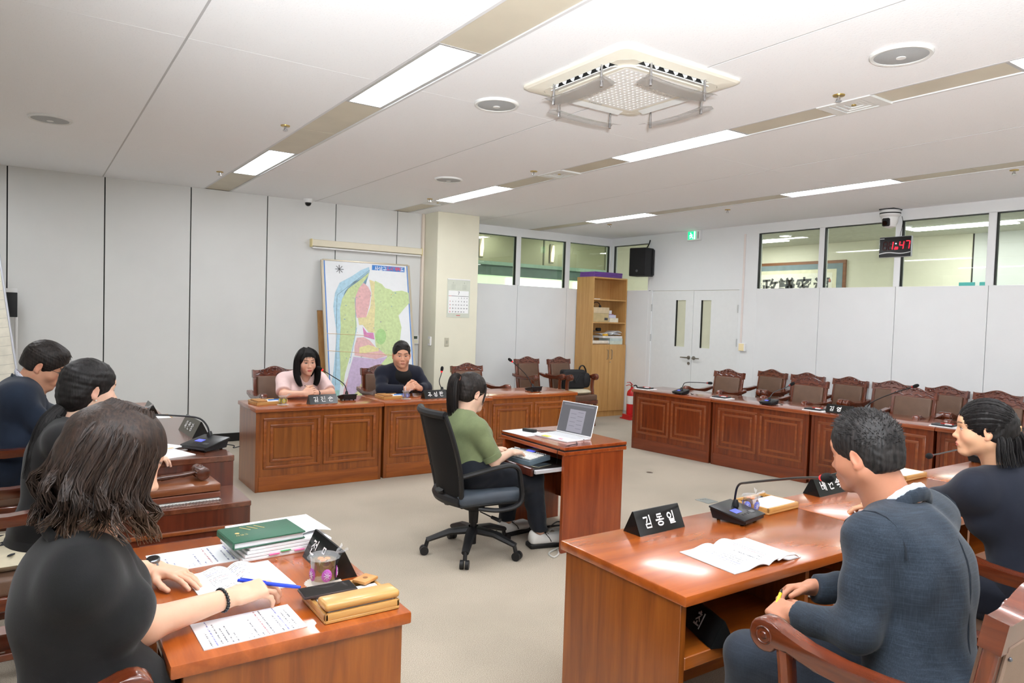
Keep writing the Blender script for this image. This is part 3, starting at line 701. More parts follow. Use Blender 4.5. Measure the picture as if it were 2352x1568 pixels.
for k, y in enumerate((5.79, 5.24, 4.72, 4.18, 3.645, 3.12)):
    chair(7.765, y, 180+(4 if k % 2 else -3), ('empty armchair against the glazed wall, closest to the door', 'empty armchair against the glazed wall, second from the door', 'empty armchair against the glazed wall, third from the door', 'empty armchair against the glazed wall, fourth from the door', 'empty armchair against the glazed wall, fifth from the door', 'empty armchair against the glazed wall, sixth from the door')[k], 'armchairs against the glazed wall')
# ---- office chair
M_pl = mat('black_plastic', (26, 26, 28), .5, var=.03)
M_mesh = mat('black_mesh', (14, 14, 15), .8, var=.05, vscale=300)
M_gseat = mat('grey_vinyl', (72, 80, 90), .5, var=.05, bump=.1)
t = thing('office_chair', 'black mesh office swivel chair with grey seat at the clerk desk', 'chair', (2.47, 4.02, 0), math.radians(-6))
for k in range(5):
    a = math.radians(20+72*k); d = Vector((math.cos(a), math.sin(a), 0))
    l = MB().tube([d*.03+Vector((0, 0, .155)), d*.16+Vector((0, 0, .145)), d*.31+Vector((0, 0, .095))], [.038, .030, .022], 8, flat=(1.1, .75)).tube([d*.30+Vector((0, 0, .105)), d*.315+Vector((0, 0, .05))], .014, 8).build('base_leg', M_pl, t, True)
    e = Vector((-d.y, d.x, 0)); p = d*.325+Vector((0, 0, .0285))
    w = MB()
    for s2 in (-1, 1): w.cyl(p+e*(.006*s2), p+e*(.028*s2), .0285, n=20)
    w.build('caster', M_pl, l, True)
MB().cyl((0, 0, .06), (0, 0, .21), .022).cyl((0, 0, .20), (0, 0, .30), .030, .036).build('gas_column', M_pl, t, True)
MB().lathe([(.05, .29), (.075, .30), (.075, .325), (.05, .345)], 20).build('mechanism_cover', M_pl, t, True)
MB().box((.02, 0, .355), (.36, .22, .03), .01).build('mechanism', M_pl, t)
MB().box((.03, 0, .415), (.47, .48, .08), .034, seg=4).build('seat', M_gseat, t, True)
MB().box((.03, 0, .378), (.46, .46, .02), .008).build('seat_shell', M_pl, t, True)
def backsurf(u, v):
    z = .40+.56*v; y = (u-.5)*(.40+.09*math.sin(PI*min(1, v*1.0))*(1 if v < .5 else .9)+.02*v)
    x = -.215 - .03*math.sin(v*PI*.55) - .10*v*v + .05*(1-abs(2*u-1)**2)*(-1) + .03
    return Vector((x, y, z))
MB().grid(backsurf, 12, 14).build('back_mesh', M_mesh, t, True)
fr = MB()
for u in (0, 1): fr.tube([backsurf(u, v/10) for v in range(11)], .019, 8, flat=(1.2, .8))
for v in (0, 1): fr.tube([backsurf(u/8, v) for u in range(9)], .026 if v else .034, 8)
fr.build('back_frame', M_pl, t, True)
MB().tube([(-.05, 0, .35), (-.20, 0, .36), (-.25, 0, .45)], .03, 8, flat=(1.6, .7)).build('back_bracket', M_pl, t, True)
for sy in (-1, 1):
    y = sy*.265
    MB().tube(smooth_path([(-.06, sy*.20, .352), (.05, y*.98, .345), (.17, y, .36), (.215, y, .41), (.205, y, .52), (.185, y, .60), (.13, y, .628), (.02, y, .620), (-.10, y, .60), (-.22, sy*.225, .565)], 5), .017, 8, flat=(1.25, .9)).build('armrest_loop', M_pl, t, True)
MB().tube([(.0, -.1, .30), (.04, -.22, .285)], .004, 6).cyl((.035, -.2, .287), (.06, -.27, .28), .011, .014, 8).build('height_lever', M_pl, t, True)
# ---- bookcase
WB = wood('bookcase_wood', (200, 150, 86), (218, 170, 106), .5, .15, 'z', .8, .2)
t = thing('bookcase', 'tall light wood bookcase with open shelves over two doors', 'bookcase', (7.39, 8.61, 0), 0)
bw, bd, bh = .725, .41, 2.24
for x in (0, bw-.02): MB().b2(x, x+.02, 0.002, bd, 0, bh).build('side_panel', WB, t)
MB().b2(.02, bw-.02, .002, bd, bh-.022, bh).build('top_board', WB, t); MB().b2(.02, bw-.02, bd-.012, bd, .0, bh-.022).build('back_panel', WB, t)
MB().b2(.02, bw-.02, .004, .02, 0, .085).build('plinth', WB, t)
for z in (1.145, 1.503, 1.868): MB().b2(.02, bw-.02, .004, bd-.012, z, z+.02).build('shelf', WB, t)
for k in (0, 1):
    d = MB().b2(.003+k*(bw/2), bw/2-.002+k*(bw/2-.001), -.017, .001, .09, 1.163, .002).build('cabinet_door', WB, t)
    x = bw/2+(-.045 if k == 0 else .038)
    MB().tube([(x, -.017, .93), (x, -.045, .935), (x, -.045, 1.075), (x, -.017, 1.08)], .006, 8).build('handle', M_steel, d, True)
    if k: MB().cyl((x-.012, -.016, .88), (x-.012, -.022, .88), .009, n=12).build('lock', M_steel, d, True)
# ================================================================ things on walls and ceiling
M_spk = mat('speaker_grille', (172, 176, 178), .6, var=.05, vscale=400, bump=.4, bscale=700)
def round_speaker(x, y, lab, r=.14):
    t = thing('ceiling_speaker', lab, 'speaker', (x, y, ZC), 0, 'round ceiling speakers')
    MB().lathe([(r, 0), (r, -.010), (r*.96, -.016), (r*.86, -.014), (r*.86, 0)], 32, cap=False).build('rim', M_white, t, True)
    MB().lathe([(.001, -.020), (r*.5, -.018), (r*.88, -.011), (r*.88, 0), (.001, 0)], 32, cap=False).build('grille', M_spk, t, True)
    MB().lathe([(.001, -.0225), (.022, -.0225), (.022, -.015)], 20, cap=False).build('badge', M_white, t, True)
round_speaker(.124, 6.245, 'round ceiling speaker above the flip chart'); round_speaker(2.43, 3.825, 'round ceiling speaker beside the air conditioner')
round_speaker(3.44, 6.26, 'small-looking round ceiling speaker near the pillar'); round_speaker(3.49, 1.856, 'large round ceiling speaker between air conditioner and vent strip')
M_brass = MATS['brass']; M_chr = mat('chrome', (190, 190, 192), .2, 1, var=0)
def sprinkler(x, y, lab):
    t = thing('sprinkler', lab, 'sprinkler', (x, y, ZC), 0, 'ceiling sprinklers')
    MB().lathe([(.034, 0), (.032, -.006), (.012, -.008), (.001, -.008)], 20, cap=False).build('escutcheon', M_brass, t, True)
    f = MB(); f.cyl((0, 0, -.006), (0, 0, -.022), .009, n=10)
    for a in range(3): f.tube([(.009*math.cos(a*2.1), .009*math.sin(a*2.1), -.02), (.013*math.cos(a*2.1), .013*math.sin(a*2.1), -.034)], .003, 6)
    f.lathe([(.001, -.036), (.018, -.036), (.018, -.034), (.001, -.034)], 16, cap=False)
    f.build('sprinkler_head', M_chr, t, True)
for x, y, l in ((1.54, 5.28, 'sprinkler beside the light strip over the gavel desk'), (3.853, 2.396, 'sprinkler beside the large square vent'), (3.836, 5.366, 'sprinkler beside the vent halfway to the pillar'), (3.88, 7.50, 'sprinkler beside the vent at the pillar'), (6.84, 5.60, 'sprinkler before the double door'), (6.72, 2.59, 'sprinkler before the wall clock'), (6.82, 7.65, 'sprinkler before the bookcase'), (1.562, 7.53, 'sprinkler close to the panel wall')): sprinkler(x, y, l)
# ---- ceiling cassette air conditioner
M_ac = mat('ac_ivory', (236, 232, 218), .4, var=.01)
M_acr = mat('acrylic', (176, 174, 171), .25, alpha=.6, var=0)
t = thing('air_conditioner', 'square ivory ceiling cassette air conditioner with clear deflectors', 'air conditioner', (2.79, 3.01, ZC), 0)
def rrect(h, r, n=6):
    out = []
    for cx, cy, a0 in ((h-r, h-r, 0), (-h+r, h-r, PI/2), (-h+r, -h+r, PI), (h-r, -h+r, 1.5*PI)):
        out += [(cx+r*math.cos(a0+PI/2*i/n), cy+r*math.sin(a0+PI/2*i/n)) for i in range(n+1)]
    return out
def ring(f, A, B, z0, z1):
    n = len(A); va = [f.bm.verts.new((*p, z0)) for p in A]; vb = [f.bm.verts.new((*p, z1)) for p in B]
    for k in range(n): f.bm.faces.new((va[k], va[(k+1) % n], vb[(k+1) % n], vb[k]))
    return f
f = MB(); ring(f, rrect(.44, .05), rrect(.44, .05), 0, -.014); ring(f, rrect(.44, .05), rrect(.425, .05), -.014, -.022); ring(f, rrect(.425, .05), rrect(.37, .10), -.022, -.036); ring(f, rrect(.37, .10), rrect(.37, .10), -.036, -.02); f.build('outer_panel', M_ac, t, True)
MB().b2(-.38, .38, -.38, .38, -.022, -.016).build('cavity', mat('ac_dark', (38, 40, 44), .6, var=0), t)
f = MB(); ring(f, rrect(.30, .06), rrect(.30, .06), -.018, -.046); ring(f, rrect(.30, .06), rrect(.26, .005), -.046, -.046); ring(f, rrect(.262, .004), rrect(.262, .004), -.046, -.03); f.build('inner_panel', M_ac, t, True)
MB().b2(-.262, .262, -.262, .262, -.034, -.030).build('filter', mat('ac_filter', (48, 48, 46), .8), t)
NG = 16; M_wg = mat('grille_white', (240, 240, 238), .45, var=0)
for k in range(NG+1):
    c = -.262+.524*k/NG
    MB().b2(c-.0105, c+.0105, -.262, .262, -.047, -.036).build('grille_bar', M_wg, t); MB().b2(-.262, .262, c-.0105, c+.0105, -.0465, -.0365).build('grille_bar', M_wg, t)
for cx in (-1, 1):
    for cy in (-1, 1): MB().prism([(cx*.30, cy*.25), (cx*.365, cy*.25), (cx*.365, cy*.31), (cx*.31, cy*.365), (cx*.25, cy*.365), (cx*.25, cy*.30)], -.036, -.024).build('corner_cover', M_ac, t)
for k in range(4):
    R = Matrix.Rotation(k*PI/2, 4, 'Z')
    MB().box((0, -.335, -.046), (.50, .056, .005), .001, M=R @ Matrix.Translation((0, -.335, -.04)) @ Matrix.Rotation(.28, 4, 'X') @ Matrix.Translation((0, .335, .04))).build('louvre', M_white, t)
    for q in range(7): MB().prism([(-.21+.07*q-.014, -.024), (-.21+.07*q+.014, -.024), (-.21+.07*q+.004, -.044)], -.362, -.345, M=R, axis='y').build('fin', M_white, t)
    d = MB(); n = 14
    def sec(x): b = .012*(1-(x/.25)**2); return [(x, -.315, -.125-b), (x, -.405, -.105-b), (x, -.425, -.118-b)]
    rows = [[R @ Vector(p) for p in sec(-.25+.5*i/n)] for i in range(n+1)]
    vs = [[d.bm.verts.new(p) for p in r] for r in rows]
    for i in range(n):
        for j in range(2): d.bm.faces.new((vs[i][j], vs[i+1][j], vs[i+1][j+1], vs[i][j+1]))
    gm = d.bm.faces[:]; r_ = bmesh.ops.solidify(d.bm, geom=gm, thickness=.004)
    df = d.build('deflector', M_acr, t, True)
    for sx in (-.2, .2):
        p = MB(); p.cyl((sx, -.375, -.02), (sx, -.375, -.10), .0065, n=10, M=R); p.cyl((sx, -.375, -.09), (sx, -.375, -.145), .008, n=10, M=R); p.build('deflector_pin', M_chr, df, True)
text_mesh('brand_mark', 'SAMSUNG', .022, mat('ac_mark', (150, 150, 150), .5, var=0), t, Matrix.Translation((.0, .285, -.0468)) @ Matrix.Rotation(PI, 4, 'X') )
# ---- cameras
M_wpl = mat('white_plastic', (232, 232, 232), .35, var=0)
t = thing('dome_camera', 'small white dome security camera at the top of the panel wall', 'camera', (2.80, 8.60, ZC), 0)
MB().lathe([(.055, 0), (.055, -.03), (.048, -.045), (.001, -.045)], 24, cap=False).build('housing', M_wpl, t, True); MB().sphere((0, 0, -.05), .038, 16, 10).build('dome', mat('smoked_dome', (20, 20, 22), .1, var=0), t, True)
t = thing('video_camera', 'white pan and tilt video camera hung over the digital clock', 'camera', (8.03, 4.30, ZC), 0)
MB().b2(-.09, .095, -.085, .085, -.015, 0, .004).build('mount_plate', mat('cam_plate', (70, 72, 74), .5, var=0), t); MB().lathe([(.10, -.015), (.108, -.03), (.108, -.075), (.085, -.095), (.001, -.095)], 28, cap=False).build('housing', M_wpl, t, True)
MB().lathe([(.1085, -.045), (.1085, -.058)], 28, cap=False).build('band', M_blk, t, True)
hd = MB().lathe([(.085, -.09), (.082, -.15), (.06, -.20), (.02, -.215), (.001, -.215)], 24, cap=False).build('camera_head', M_wpl, t, True)
MB().b2(-.10, -.06, -.04, .04, -.20, -.11, .01).build('lens_slot', M_blk, hd); MB().cyl((-.10, 0, -.165), (-.112, 0, -.170), .026, n=18).build('lens', mat('lens_black', (8, 8, 10), .05, var=0), hd, True)
MB().tube(smooth_path([(.08, -.09, -.08), (.085, -.10, -.16), (.07, -.085, -.30)], 5), .003, 6).build('cable', M_blk, t, True)
# ---- digital clock
t = thing('digital_clock', 'black digital wall clock with red digits 1:47', 'clock', (8.10, 4.265, 2.50), 0)
MB().b2(-.0, .028, -.185, .185, -.118, .118, .012, seg=2).build('case', mat('clock_silver', (180, 182, 186), .4, .3, var=0), t, True)
MB().b2(-.006, .0, -.178, .178, -.111, .111, .003).build('face', mat('clock_face', (16, 16, 18), .15, var=0), t)
M_red = emis('led_red', (255, 30, 48), 2.2); M_led0 = mat('led_off', (58, 16, 18), .4, var=0)
def seg7(f, y, z, h, w, segs, sl=.12):
    th = .008
    def P(a, b): return (y-(a+b*sl), z+b)
    S7 = {'a': ((0, h), (w, h)), 'b': ((w, h), (w, h/2)), 'c': ((w, h/2), (w, 0)), 'd': ((0, 0), (w, 0)), 'e': ((0, h/2), (0, 0)), 'f': ((0, h), (0, h/2)), 'g': ((0, h/2), (w, h/2))}
    for s_ in segs:
        (a, b), (c, d) = S7[s_]; p = P(a, b); q = P(c, d)
        f.tube([(-.0072, p[0]*.93+q[0]*.07, p[1]*.93+q[1]*.07), (-.0072, p[0]*.07+q[0]*.93, p[1]*.07+q[1]*.93)], th*.62, 6)
on = ['', 'bc', 'bcfg', 'abc']; ys = [.135, .072, -.048, -.113]
for k in range(4):
    allseg = 'abcdefg'
    if on[k]: f = MB(); seg7(f, ys[k], -.03, .088, .044, on[k]); f.build('lit_digit', M_red, t)
    f = MB(); seg7(f, ys[k], -.03, .088, .044, [c for c in allseg if c not in on[k]]); f.build('unlit_digit', M_led0, t)
MB().sphere((-.007, -.012, .035), .008, 10, 6, sc=(.4, 1, 1)).build('colon_dot', emis('dot_white', (235, 235, 255), 1.5), t)
for k, y in enumerate((.0, -.02)):
    f = MB(); seg7(f, y, -.028, .022, .012, 'abcdeg' if k == 0 else 'abcdef'); f.build('seconds_digit', M_red, t)
f = MB()
def swo(u, v): y = .176-.352*u; return Vector((-.0068, y, -.072+.010*math.sin(u*2*PI)+.012*(u-.3)+(v-.5)*.012*(1-.4*u)))
f.grid(swo, 20, 1).build('swoosh', mat('swoosh_silver', (214, 214, 216), .3, .2, var=0), t)
RX = Matrix(((0, 0, -1, 0), (-1, 0, 0, 0), (0, 1, 0, 0), (0, 0, 0, 1)))   # text facing -x
MB().b2(-.0068, -.006, .12, .172, .092, .099).build('maker_mark', M_trim, t)
# ---- exit sign
t = thing('exit_sign', 'green lit emergency exit sign over the double door', 'sign', (8.085, 7.23, 2.845), 0)
MB().b2(-.0, .044, -.13, .12, -.075, .075, .006).build('case', M_wpl, t, True)
MB().b2(-.004, .0, -.055, .095, -.058, .058).build('green_face', emis('exit_green', (20, 200, 130), 1.2), t)
g = MB(); M_ew = emis('exit_white', (230, 255, 245), 1.6)
X0 = -.0055
for pts, r in (([(X0, .04, .012), (X0, .022, -.012)], .010), ([(X0, .022, -.012), (X0, .042, -.034), (X0, .062, -.036)], .006), ([(X0, .022, -.012), (X0, .005, -.028), (X0, .0, -.048)], .006), ([(X0, .042, .012), (X0, .018, .014), (X0, .006, .0)], .0045), ([(X0, .042, .012), (X0, .06, .0), (X0, .062, -.014)], .0045)): g.tube(pts, r, 6, flat=(1, .3) if False else None)
g.sphere((X0, .042, .033), .010, 10, 6, sc=(.4, 1, 1)); g.build('running_figure', M_ew, t)
MB().b2(-.0045, -.004, -.045, -.02, -.055, .055).build('door_shape', M_ew, t); MB().b2(-.003, 0, -.105, -.09, -.05, .05).build('label_strip', mat('strip_grey', (150, 152, 150), .5, var=0), t)
# ---- loudspeaker on the wall
t = thing('wall_speaker', 'black wall-mounted loudspeaker above the bookcase', 'speaker', (7.96, 8.15, 2.48), math.radians(14))
MB().box((0, 0, 0), (.24, .30, .44), .012, seg=2).build('cabinet', mat('speaker_black', (24, 24, 26), .6, var=.05), t, True)
MB().box((-.124, 0, 0), (.012, .28, .42), .008, seg=2).build('grille', mat('speaker_cloth', (16, 16, 17), .8, var=.05, vscale=400), t, True)
MB().lathe([(.02, 0), (.02, .003), (.001, .003)], 20, M=Matrix.Translation((-.13, .0, -.14)) @ Matrix.Rotation(-PI/2, 4, 'Y'), cap=False).build('badge', mat('badge_grey', (90, 92, 94), .4, .4, var=0), t, True)
for k in range(8): MB().box((.10, -.152, .17-.045*k), (.016, .006, .012), .002).build('side_terminal', mat('terminal_grey', (120, 120, 124), .4, .4, var=0), t)
MB().box((.10, -.155, 0), (.05, .01, .40), .003).build('side_rail', M_pl, t); MB().tube([(.10, -.02, .22), (.13, -.05, .30), (.14, -.06, .36)], .010, 8).build('bracket', M_pl, t, True)
# ---- switches, thermostat, socket box
t = thing('light_switch', 'grey switch plate on the front of the cream pillar', 'switch', (4.615, 8.33, 1.205), 0)
MB().b2(-.033, .033, -.008, 0, -.058, .058, .003).build('plate', mat('switch_grey', (190, 186, 166), .4, var=0), t); MB().b2(-.012, .012, -.011, -.008, -.02, .02, .002).build('rocker', mat('switch_key', (170, 168, 150), .4, var=0), t)
t = thing('light_switch', 'white switch plate on the side of the cream pillar', 'switch', (4.44, 8.46, 1.21), 0)
MB().b2(-.02, 0, -.035, .035, -.06, .06, .003).build('plate', M_wpl, t); MB().b2(-.024, -.02, -.02, .02, -.03, .03, .002).build('rocker', M_cream, t)
t = thing('thermostat', 'white wall thermostat with dark display beside the map', 'thermostat', (4.345, YA, 1.215), 0)
MB().b2(-.055, .055, -.022, 0, -.06, .06, .004).build('case', M_wpl, t); MB().b2(-.045, .03, -.0235, -.022, .012, .05).build('display', mat('lcd', (72, 86, 76), .3, var=0), t); MB().b2(-.04, .04, -.024, -.022, -.045, .0).build('flap', M_cream, t)
t = thing('switch_box', 'cream and white switch box under the cable trunking by the door', 'switch', (XB, 6.29, 1.25), 0)
MB().b2(-.035, 0, -.05, .05, -.055, .055, .004).build('box', M_wpl, t); MB().b2(-.040, -.035, -.035, .05, -.05, .05, .003).build('cover', mat('switch_cream', (240, 224, 180), .4, var=0), t)
# ---- calendar on the pillar
t = thing('wall_calendar', 'pale green wall calendar for month 7 hanging on the cream pillar', 'calendar', (4.778, 8.33, 1.793), 0)
MB().b2(-.175, .175, -.004, -.001, -.258, .255).build('backing', mat('calendar_green', (205, 210, 196), .7, var=.02), t)
MB().b2(-.175, .175, -.008, 0, .243, .258, .002).build('binder', M_wpl, t); MB().b2(-.155, .155, -.006, -.004, -.200, .100).build('page', mat('page_white', (238, 240, 240), .8, var=0), t)
RY = Matrix(((1, 0, 0, 0), (0, 0, -1, 0), (0, 1, 0, 0), (0, 0, 0, 1)))           # text facing -y
M_ink = mat('ink_grey', (70, 72, 76), .7, var=0); M_inkr = mat('ink_red', (200, 60, 60), .7, var=0); M_inkl = mat('ink_light', (150, 158, 146), .7, var=0)
text_mesh('month_number', '7', .06, M_ink, t, Matrix.Translation((0, -.0066, .065)) @ RY)
MB().b2(-.155, .155, -.0064, -.006, .026, .031).build('rule', M_ink, t); MB().b2(-.155, -.11, -.0066, -.0064, .026, .031).build('red_rule', M_inkr, t)
day = 1
for r in range(5):
    row = ['']*7
    for c in range(7):
        if (r > 0 or c >= 3) and day <= 31: row[c] = str(day); day += 1
    for c in range(7):
        if row[c]: text_mesh('date', row[c], .022, M_inkr if c == 0 else M_ink, t, Matrix.Translation((-.13+.0433*c, -.0063, .002-.046*r)) @ RY, 0.0002, bold=.0006)
for cx in (-.085, .085):
    text_mesh('small_month', '6' if cx < 0 else '8', .026, M_inkl, t, Matrix.Translation((cx, -.0045, .205)) @ RY, .0002)
    for r in range(5): text_mesh('small_dates', '1 2 3 4 5 6 7', .013, M_inkl, t, Matrix.Translation((cx, -.0043, .178-.014*r)) @ RY, .0002)
MB().b2(-.03, .03, -.0045, -.004, -.234, -.226).build('footer_mark', M_inkr, t)
# ---- projection screen case and leaning map
t = thing('screen_case', 'long cream roller screen case mounted above the map', 'screen case', (3.635, YA, 2.405), 0)
M_case = mat('case_cream', (226, 218, 196), .4, var=.01)
MB().prism([(-.075, .04), (-.075, -.035), (-.04, -.045), (0, -.045), (0, .045), (-.06, .045)], -.755, .755, axis='x').build('case', M_case, t); MB().b2(-.745, .745, -.07, -.02, -.068, -.047, .005).build('bottom_bar', M_wpl, t, True)
for s_ in (-1, 1): MB().b2(s_*.755-.006, s_*.755+.006, -.08, 0, -.05, .05, .003).build('end_cap', mat('cap_yellow', (222, 206, 150), .4, var=0), t)
t = thing('map_board', 'tall printed district map board leaning against the panel wall', 'map')
hm = 2.25
lean = math.atan2(.44, hm)
t.location = (3.02, 8.24, 0.0)
TM = Matrix.Rotation(-lean, 4, 'X')   # top leans back to the wall
mw = 1.165
MB().box((mw/2, .012, hm/2), (mw, .022, hm), .002, M=TM).build('board', mat('map_white', (232, 235, 238), .5, var=.01), t)
f = MB(); M_alu = mat('map_frame', (190, 180, 160), .35, .3, var=0)
f.box((-.008, .01, hm/2), (.03, .03, hm), .003, M=TM); f.box((mw+.008, .01, hm/2), (.03, .03, hm), .003, M=TM); f.box((mw/2, .01, hm-.0), (mw, .03, .02), .003, M=TM); f.build('frame', M_alu, t)
for bx_ in (.018, mw-.018): MB().box((bx_, -.0005, hm/2), (.012, .0015, hm-.02), M=TM).build('blue_border', mat('map_blue', (70, 130, 205), .5, var=0), t)
def mp(x, y):
    xx = x-(262+(y-160)*.045); yy = y-160-(x-262)*.0745
    return (xx/735*mw, hm-.0-yy/632*1.0)
def zone(name, pts, rgb, lay):
    f = MB(); vs = [f.bm.verts.new(TM @ Vector((mp(x, y)[0], -.0006-.0004*lay, mp(x, y)[1]))) for x, y in pts]
    f.bm.faces.new(vs); bmesh.ops.triangulate(f.bm, faces=f.bm.faces[:])
    f.build(name, mat('map_'+name, rgb, .5, var=.06, vscale=30), t)
zone('river_zone', [(650, 225), (580, 250), (500, 300), (400, 350), (362, 430), (347, 540), (360, 650), (376, 760), (362, 900), (347, 1050), (330, 1150), (312, 1230), (312, 1330), (330, 1440), (360, 1470), (378, 1400), (402, 1165), (402, 1050), (392, 900), (402, 780), (407, 600), (412, 520), (440, 430), (520, 340), (560, 330), (655, 260)], (172, 208, 226), 1)
zone('west_green_zone', [(650, 270), (560, 340), (470, 400), (420, 480), (402, 560), (407, 700), (397, 850), (402, 1000), (402, 1150), (425, 1180), (440, 1080), (480, 950), (520, 800), (540, 700), (525, 560), (525, 480), (560, 400), (640, 300)], (196, 212, 156), 2)
zone('east_green_zone', [(700, 340), (760, 370), (790, 405), (830, 415), (860, 435), (940, 430), (1000, 450), (1005, 540), (960, 580), (905, 640), (930, 740), (915, 840), (985, 930), (985, 975), (890, 1080), (780, 1110), (830, 1140), (870, 1170), (760, 1230), (650, 1400), (620, 1460), (570, 1455), (430, 1390), (480, 1310), (560, 1180), (680, 1080), (800, 970), (700, 880), (690, 780), (680, 600), (680, 450)], (198, 216, 160), 2)
zone('north_pink_zone', [(600, 355), (640, 390), (665, 440), (650, 540), (620, 640), (540, 640), (525, 560), (530, 470), (560, 400)], (222, 176, 176), 3)
zone('magenta_zone', [(590, 715), (625, 765), (680, 770), (690, 825), (600, 795)], (206, 132, 178), 4)
zone('mid_pink_zone', [(540, 800), (600, 800), (650, 830), (700, 890), (800, 965), (700, 985), (520, 940), (520, 870)], (222, 180, 180), 3)
zone('purple_zone', [(510, 950), (690, 985), (800, 975), (690, 1080), (600, 1130), (540, 1230), (480, 1260), (450, 1200), (470, 1080)], (198, 178, 208), 3)
zone('south_pink_zone', [(470, 1090), (450, 1200), (490, 1260), (440, 1340), (400, 1420), (395, 1390), (430, 1200)], (222, 176, 180), 4)
zone('urban_zone', [(650, 330), (700, 350), (690, 460), (700, 560), (690, 700), (690, 770), (640, 760), (590, 700), (560, 700), (550, 640), (620, 640), (655, 560), (670, 440)], (222, 212, 160), 3)
zone('yellow_zone', [(560, 880), (640, 865), (730, 900), (722, 922), (560, 930)], (228, 220, 160), 4)
zone('south_yellow_zone', [(560, 1180), (680, 1080), (760, 1060), (740, 1110), (620, 1180), (540, 1280), (500, 1300)], (226, 222, 166), 3)
zone('park_zone', [(745+47*math.cos(k*PI/8), 805+65*math.sin(k*PI/8)) for k in range(16)], (168, 208, 140), 3)
zone('delta_zone', [(345, 1200), (395, 1200), (380, 1320), (360, 1440), (340, 1400), (330, 1300)], (160, 206, 196), 3)
zone('title_banner', [(676, 208), (968, 232), (966, 274), (674, 250)], (66, 132, 206), 3)
for k, (p, q, w, c, nm) in enumerate((((300, 885), (990, 985), .006, (226, 190, 150), 'road_line'), ((295, 750), (640, 790), .005, (226, 190, 150), 'road_line'), ((378, 450), (362, 1160), .003, (90, 110, 110), 'boundary_line'), ((655, 250), (378, 450), .003, (90, 110, 110), 'boundary_line'), ((530, 480), (530, 760), .004, (150, 190, 200), 'stream_line'), ((540, 720), (480, 1000), .006, (150, 200, 220), 'stream_line'))):
    a, b_ = mp(*p), mp(*q); A = Vector((a[0], -.0028, a[1])); B = Vector((b_[0], -.0028, b_[1]))
    MB().tube([TM @ A, TM @ B], w*.5, 4).build(nm, mat('map_line_%d' % k, c, .6, var=0), t)
def maptext(body, x, y, size, m, nm):
    a = mp(x, y); text_mesh(nm, body, size, m, t, TM @ Matrix.Translation((a[0], -.003, a[1])) @ RY, .0003, bold=.001)
M_tw = mat('title_white', (245, 246, 248), .6, var=0)
maptext('사상구', 752, 240, .062, M_tw, 'map_title'); maptext('도시계획', 868, 246, .058, mat('title_red', (226, 92, 100), .6, var=0), 'map_title'); maptext('도', 944, 252, .058, M_tw, 'map_title')
random.seed(4)
for k in range(60):
    x, y = random.uniform(430, 900), random.uniform(380, 1300); a = mp(x, y)
    MB().box((a[0], -.0024, a[1]), (random.uniform(.006, .02), .0006, random.uniform(.004, .010)), M=TM).build('map_symbol', mat('map_sym_%d' % (k % 4), ((110, 150, 200), (150, 170, 140), (200, 170, 120), (150, 140, 170))[k % 4], .6, var=0), t)
for k in range(4):
    a = mp(398, 240); an = k*PI/4
    MB().tube([TM @ Vector((a[0]-.055*math.cos(an), -.0026, a[1]-.055*math.sin(an))), TM @ Vector((a[0]+.055*math.cos(an), -.0026, a[1]+.055*math.sin(an)))], .003, 4).build('compass_ray', M_ink, t)
t = thing('wooden_board', 'plain brown board leaning behind the map', 'board', (2.985, 8.39, 0), 0)
TB = Matrix.Rotation(-.19, 4, 'X')
MB().box((.42, .012, .80), (.86, .02, 1.6), .003, M=TB).build('panel', wood('ply', (170, 120, 66), (196, 148, 90), .5, .1, 'z'), t); MB().box((.42, .012, 1.602), (.86, .022, .006), M=TB).build('top_edge', mat('ply_edge', (150, 104, 60), .6), t)
# ---- flip chart at the left and stand behind it
t = thing('flip_chart', 'lined flip chart board on an easel by the panel wall', 'flip chart', (-.62, 8.02, 0), 0)
TF = Matrix.Translation((0, 0, 1.35)) @ Matrix.Rotation(math.radians(-7.5), 4, 'Y') @ Matrix.Rotation(-.14, 4, 'X')
MB().box((0, 0, 0), (.94, .02, 1.30), .004, M=TF).build('board', mat('chart_cream', (222, 216, 200), .6), t)
f = MB()
for x in (-.475, .475): f.box((x, 0, 0), (.018, .034, 1.33), .004, M=TF)
f.box((0, 0, .66), (.96, .034, .02), .004, M=TF); f.box((0, 0, -.66), (.96, .034, .02), .004, M=TF); f.build('frame', mat('chart_frame', (190, 192, 200), .35, .4, var=0), t)
for k in range(13): MB().box((0, -.0108, .52-.085*k), (.92, .0008, .003), M=TF).build('ruled_line', mat('rule_grey', (176, 172, 160), .7, var=0), t)
for x, y in ((-.42, -.10), (.42, -.10), (0, .38)): MB().tube([(x*1.1, y, 0), (x*.7, .02, 1.0)], .014, 8).build('easel_leg', M_steel, t, True)
t = thing('sign_stand', 'black and white sign stand behind the flip chart', 'stand', (-.19, 8.52, 0), 0)
MB().b2(-.12, .10, -.012, .012, 1.42, 1.66, .003).build('black_panel', mat('sign_black', (34, 36, 38), .5), t); MB().b2(-.12, .10, -.016, .016, 1.66, 1.70, .003).build('top_rail', M_wpl, t)
MB().cyl((.09, 0, 0.012), (.09, 0, 1.42), .014).build('pole', M_wpl, t, True); MB().lathe([(.16, 0), (.16, .015), (.02, .03)], 24, M=Matrix.Translation((.09, 0, 0))).build('base', M_wpl, t, True)
tag(MB().b2(-.13, -.01, -.03, .03, 0, .085, .004).build('cardboard_box', mat('cardboard', (214, 170, 118), .7), None, loc=(-.20, 8.52, 1.70)), 'small tan cardboard box on top of the sign stand', 'box')
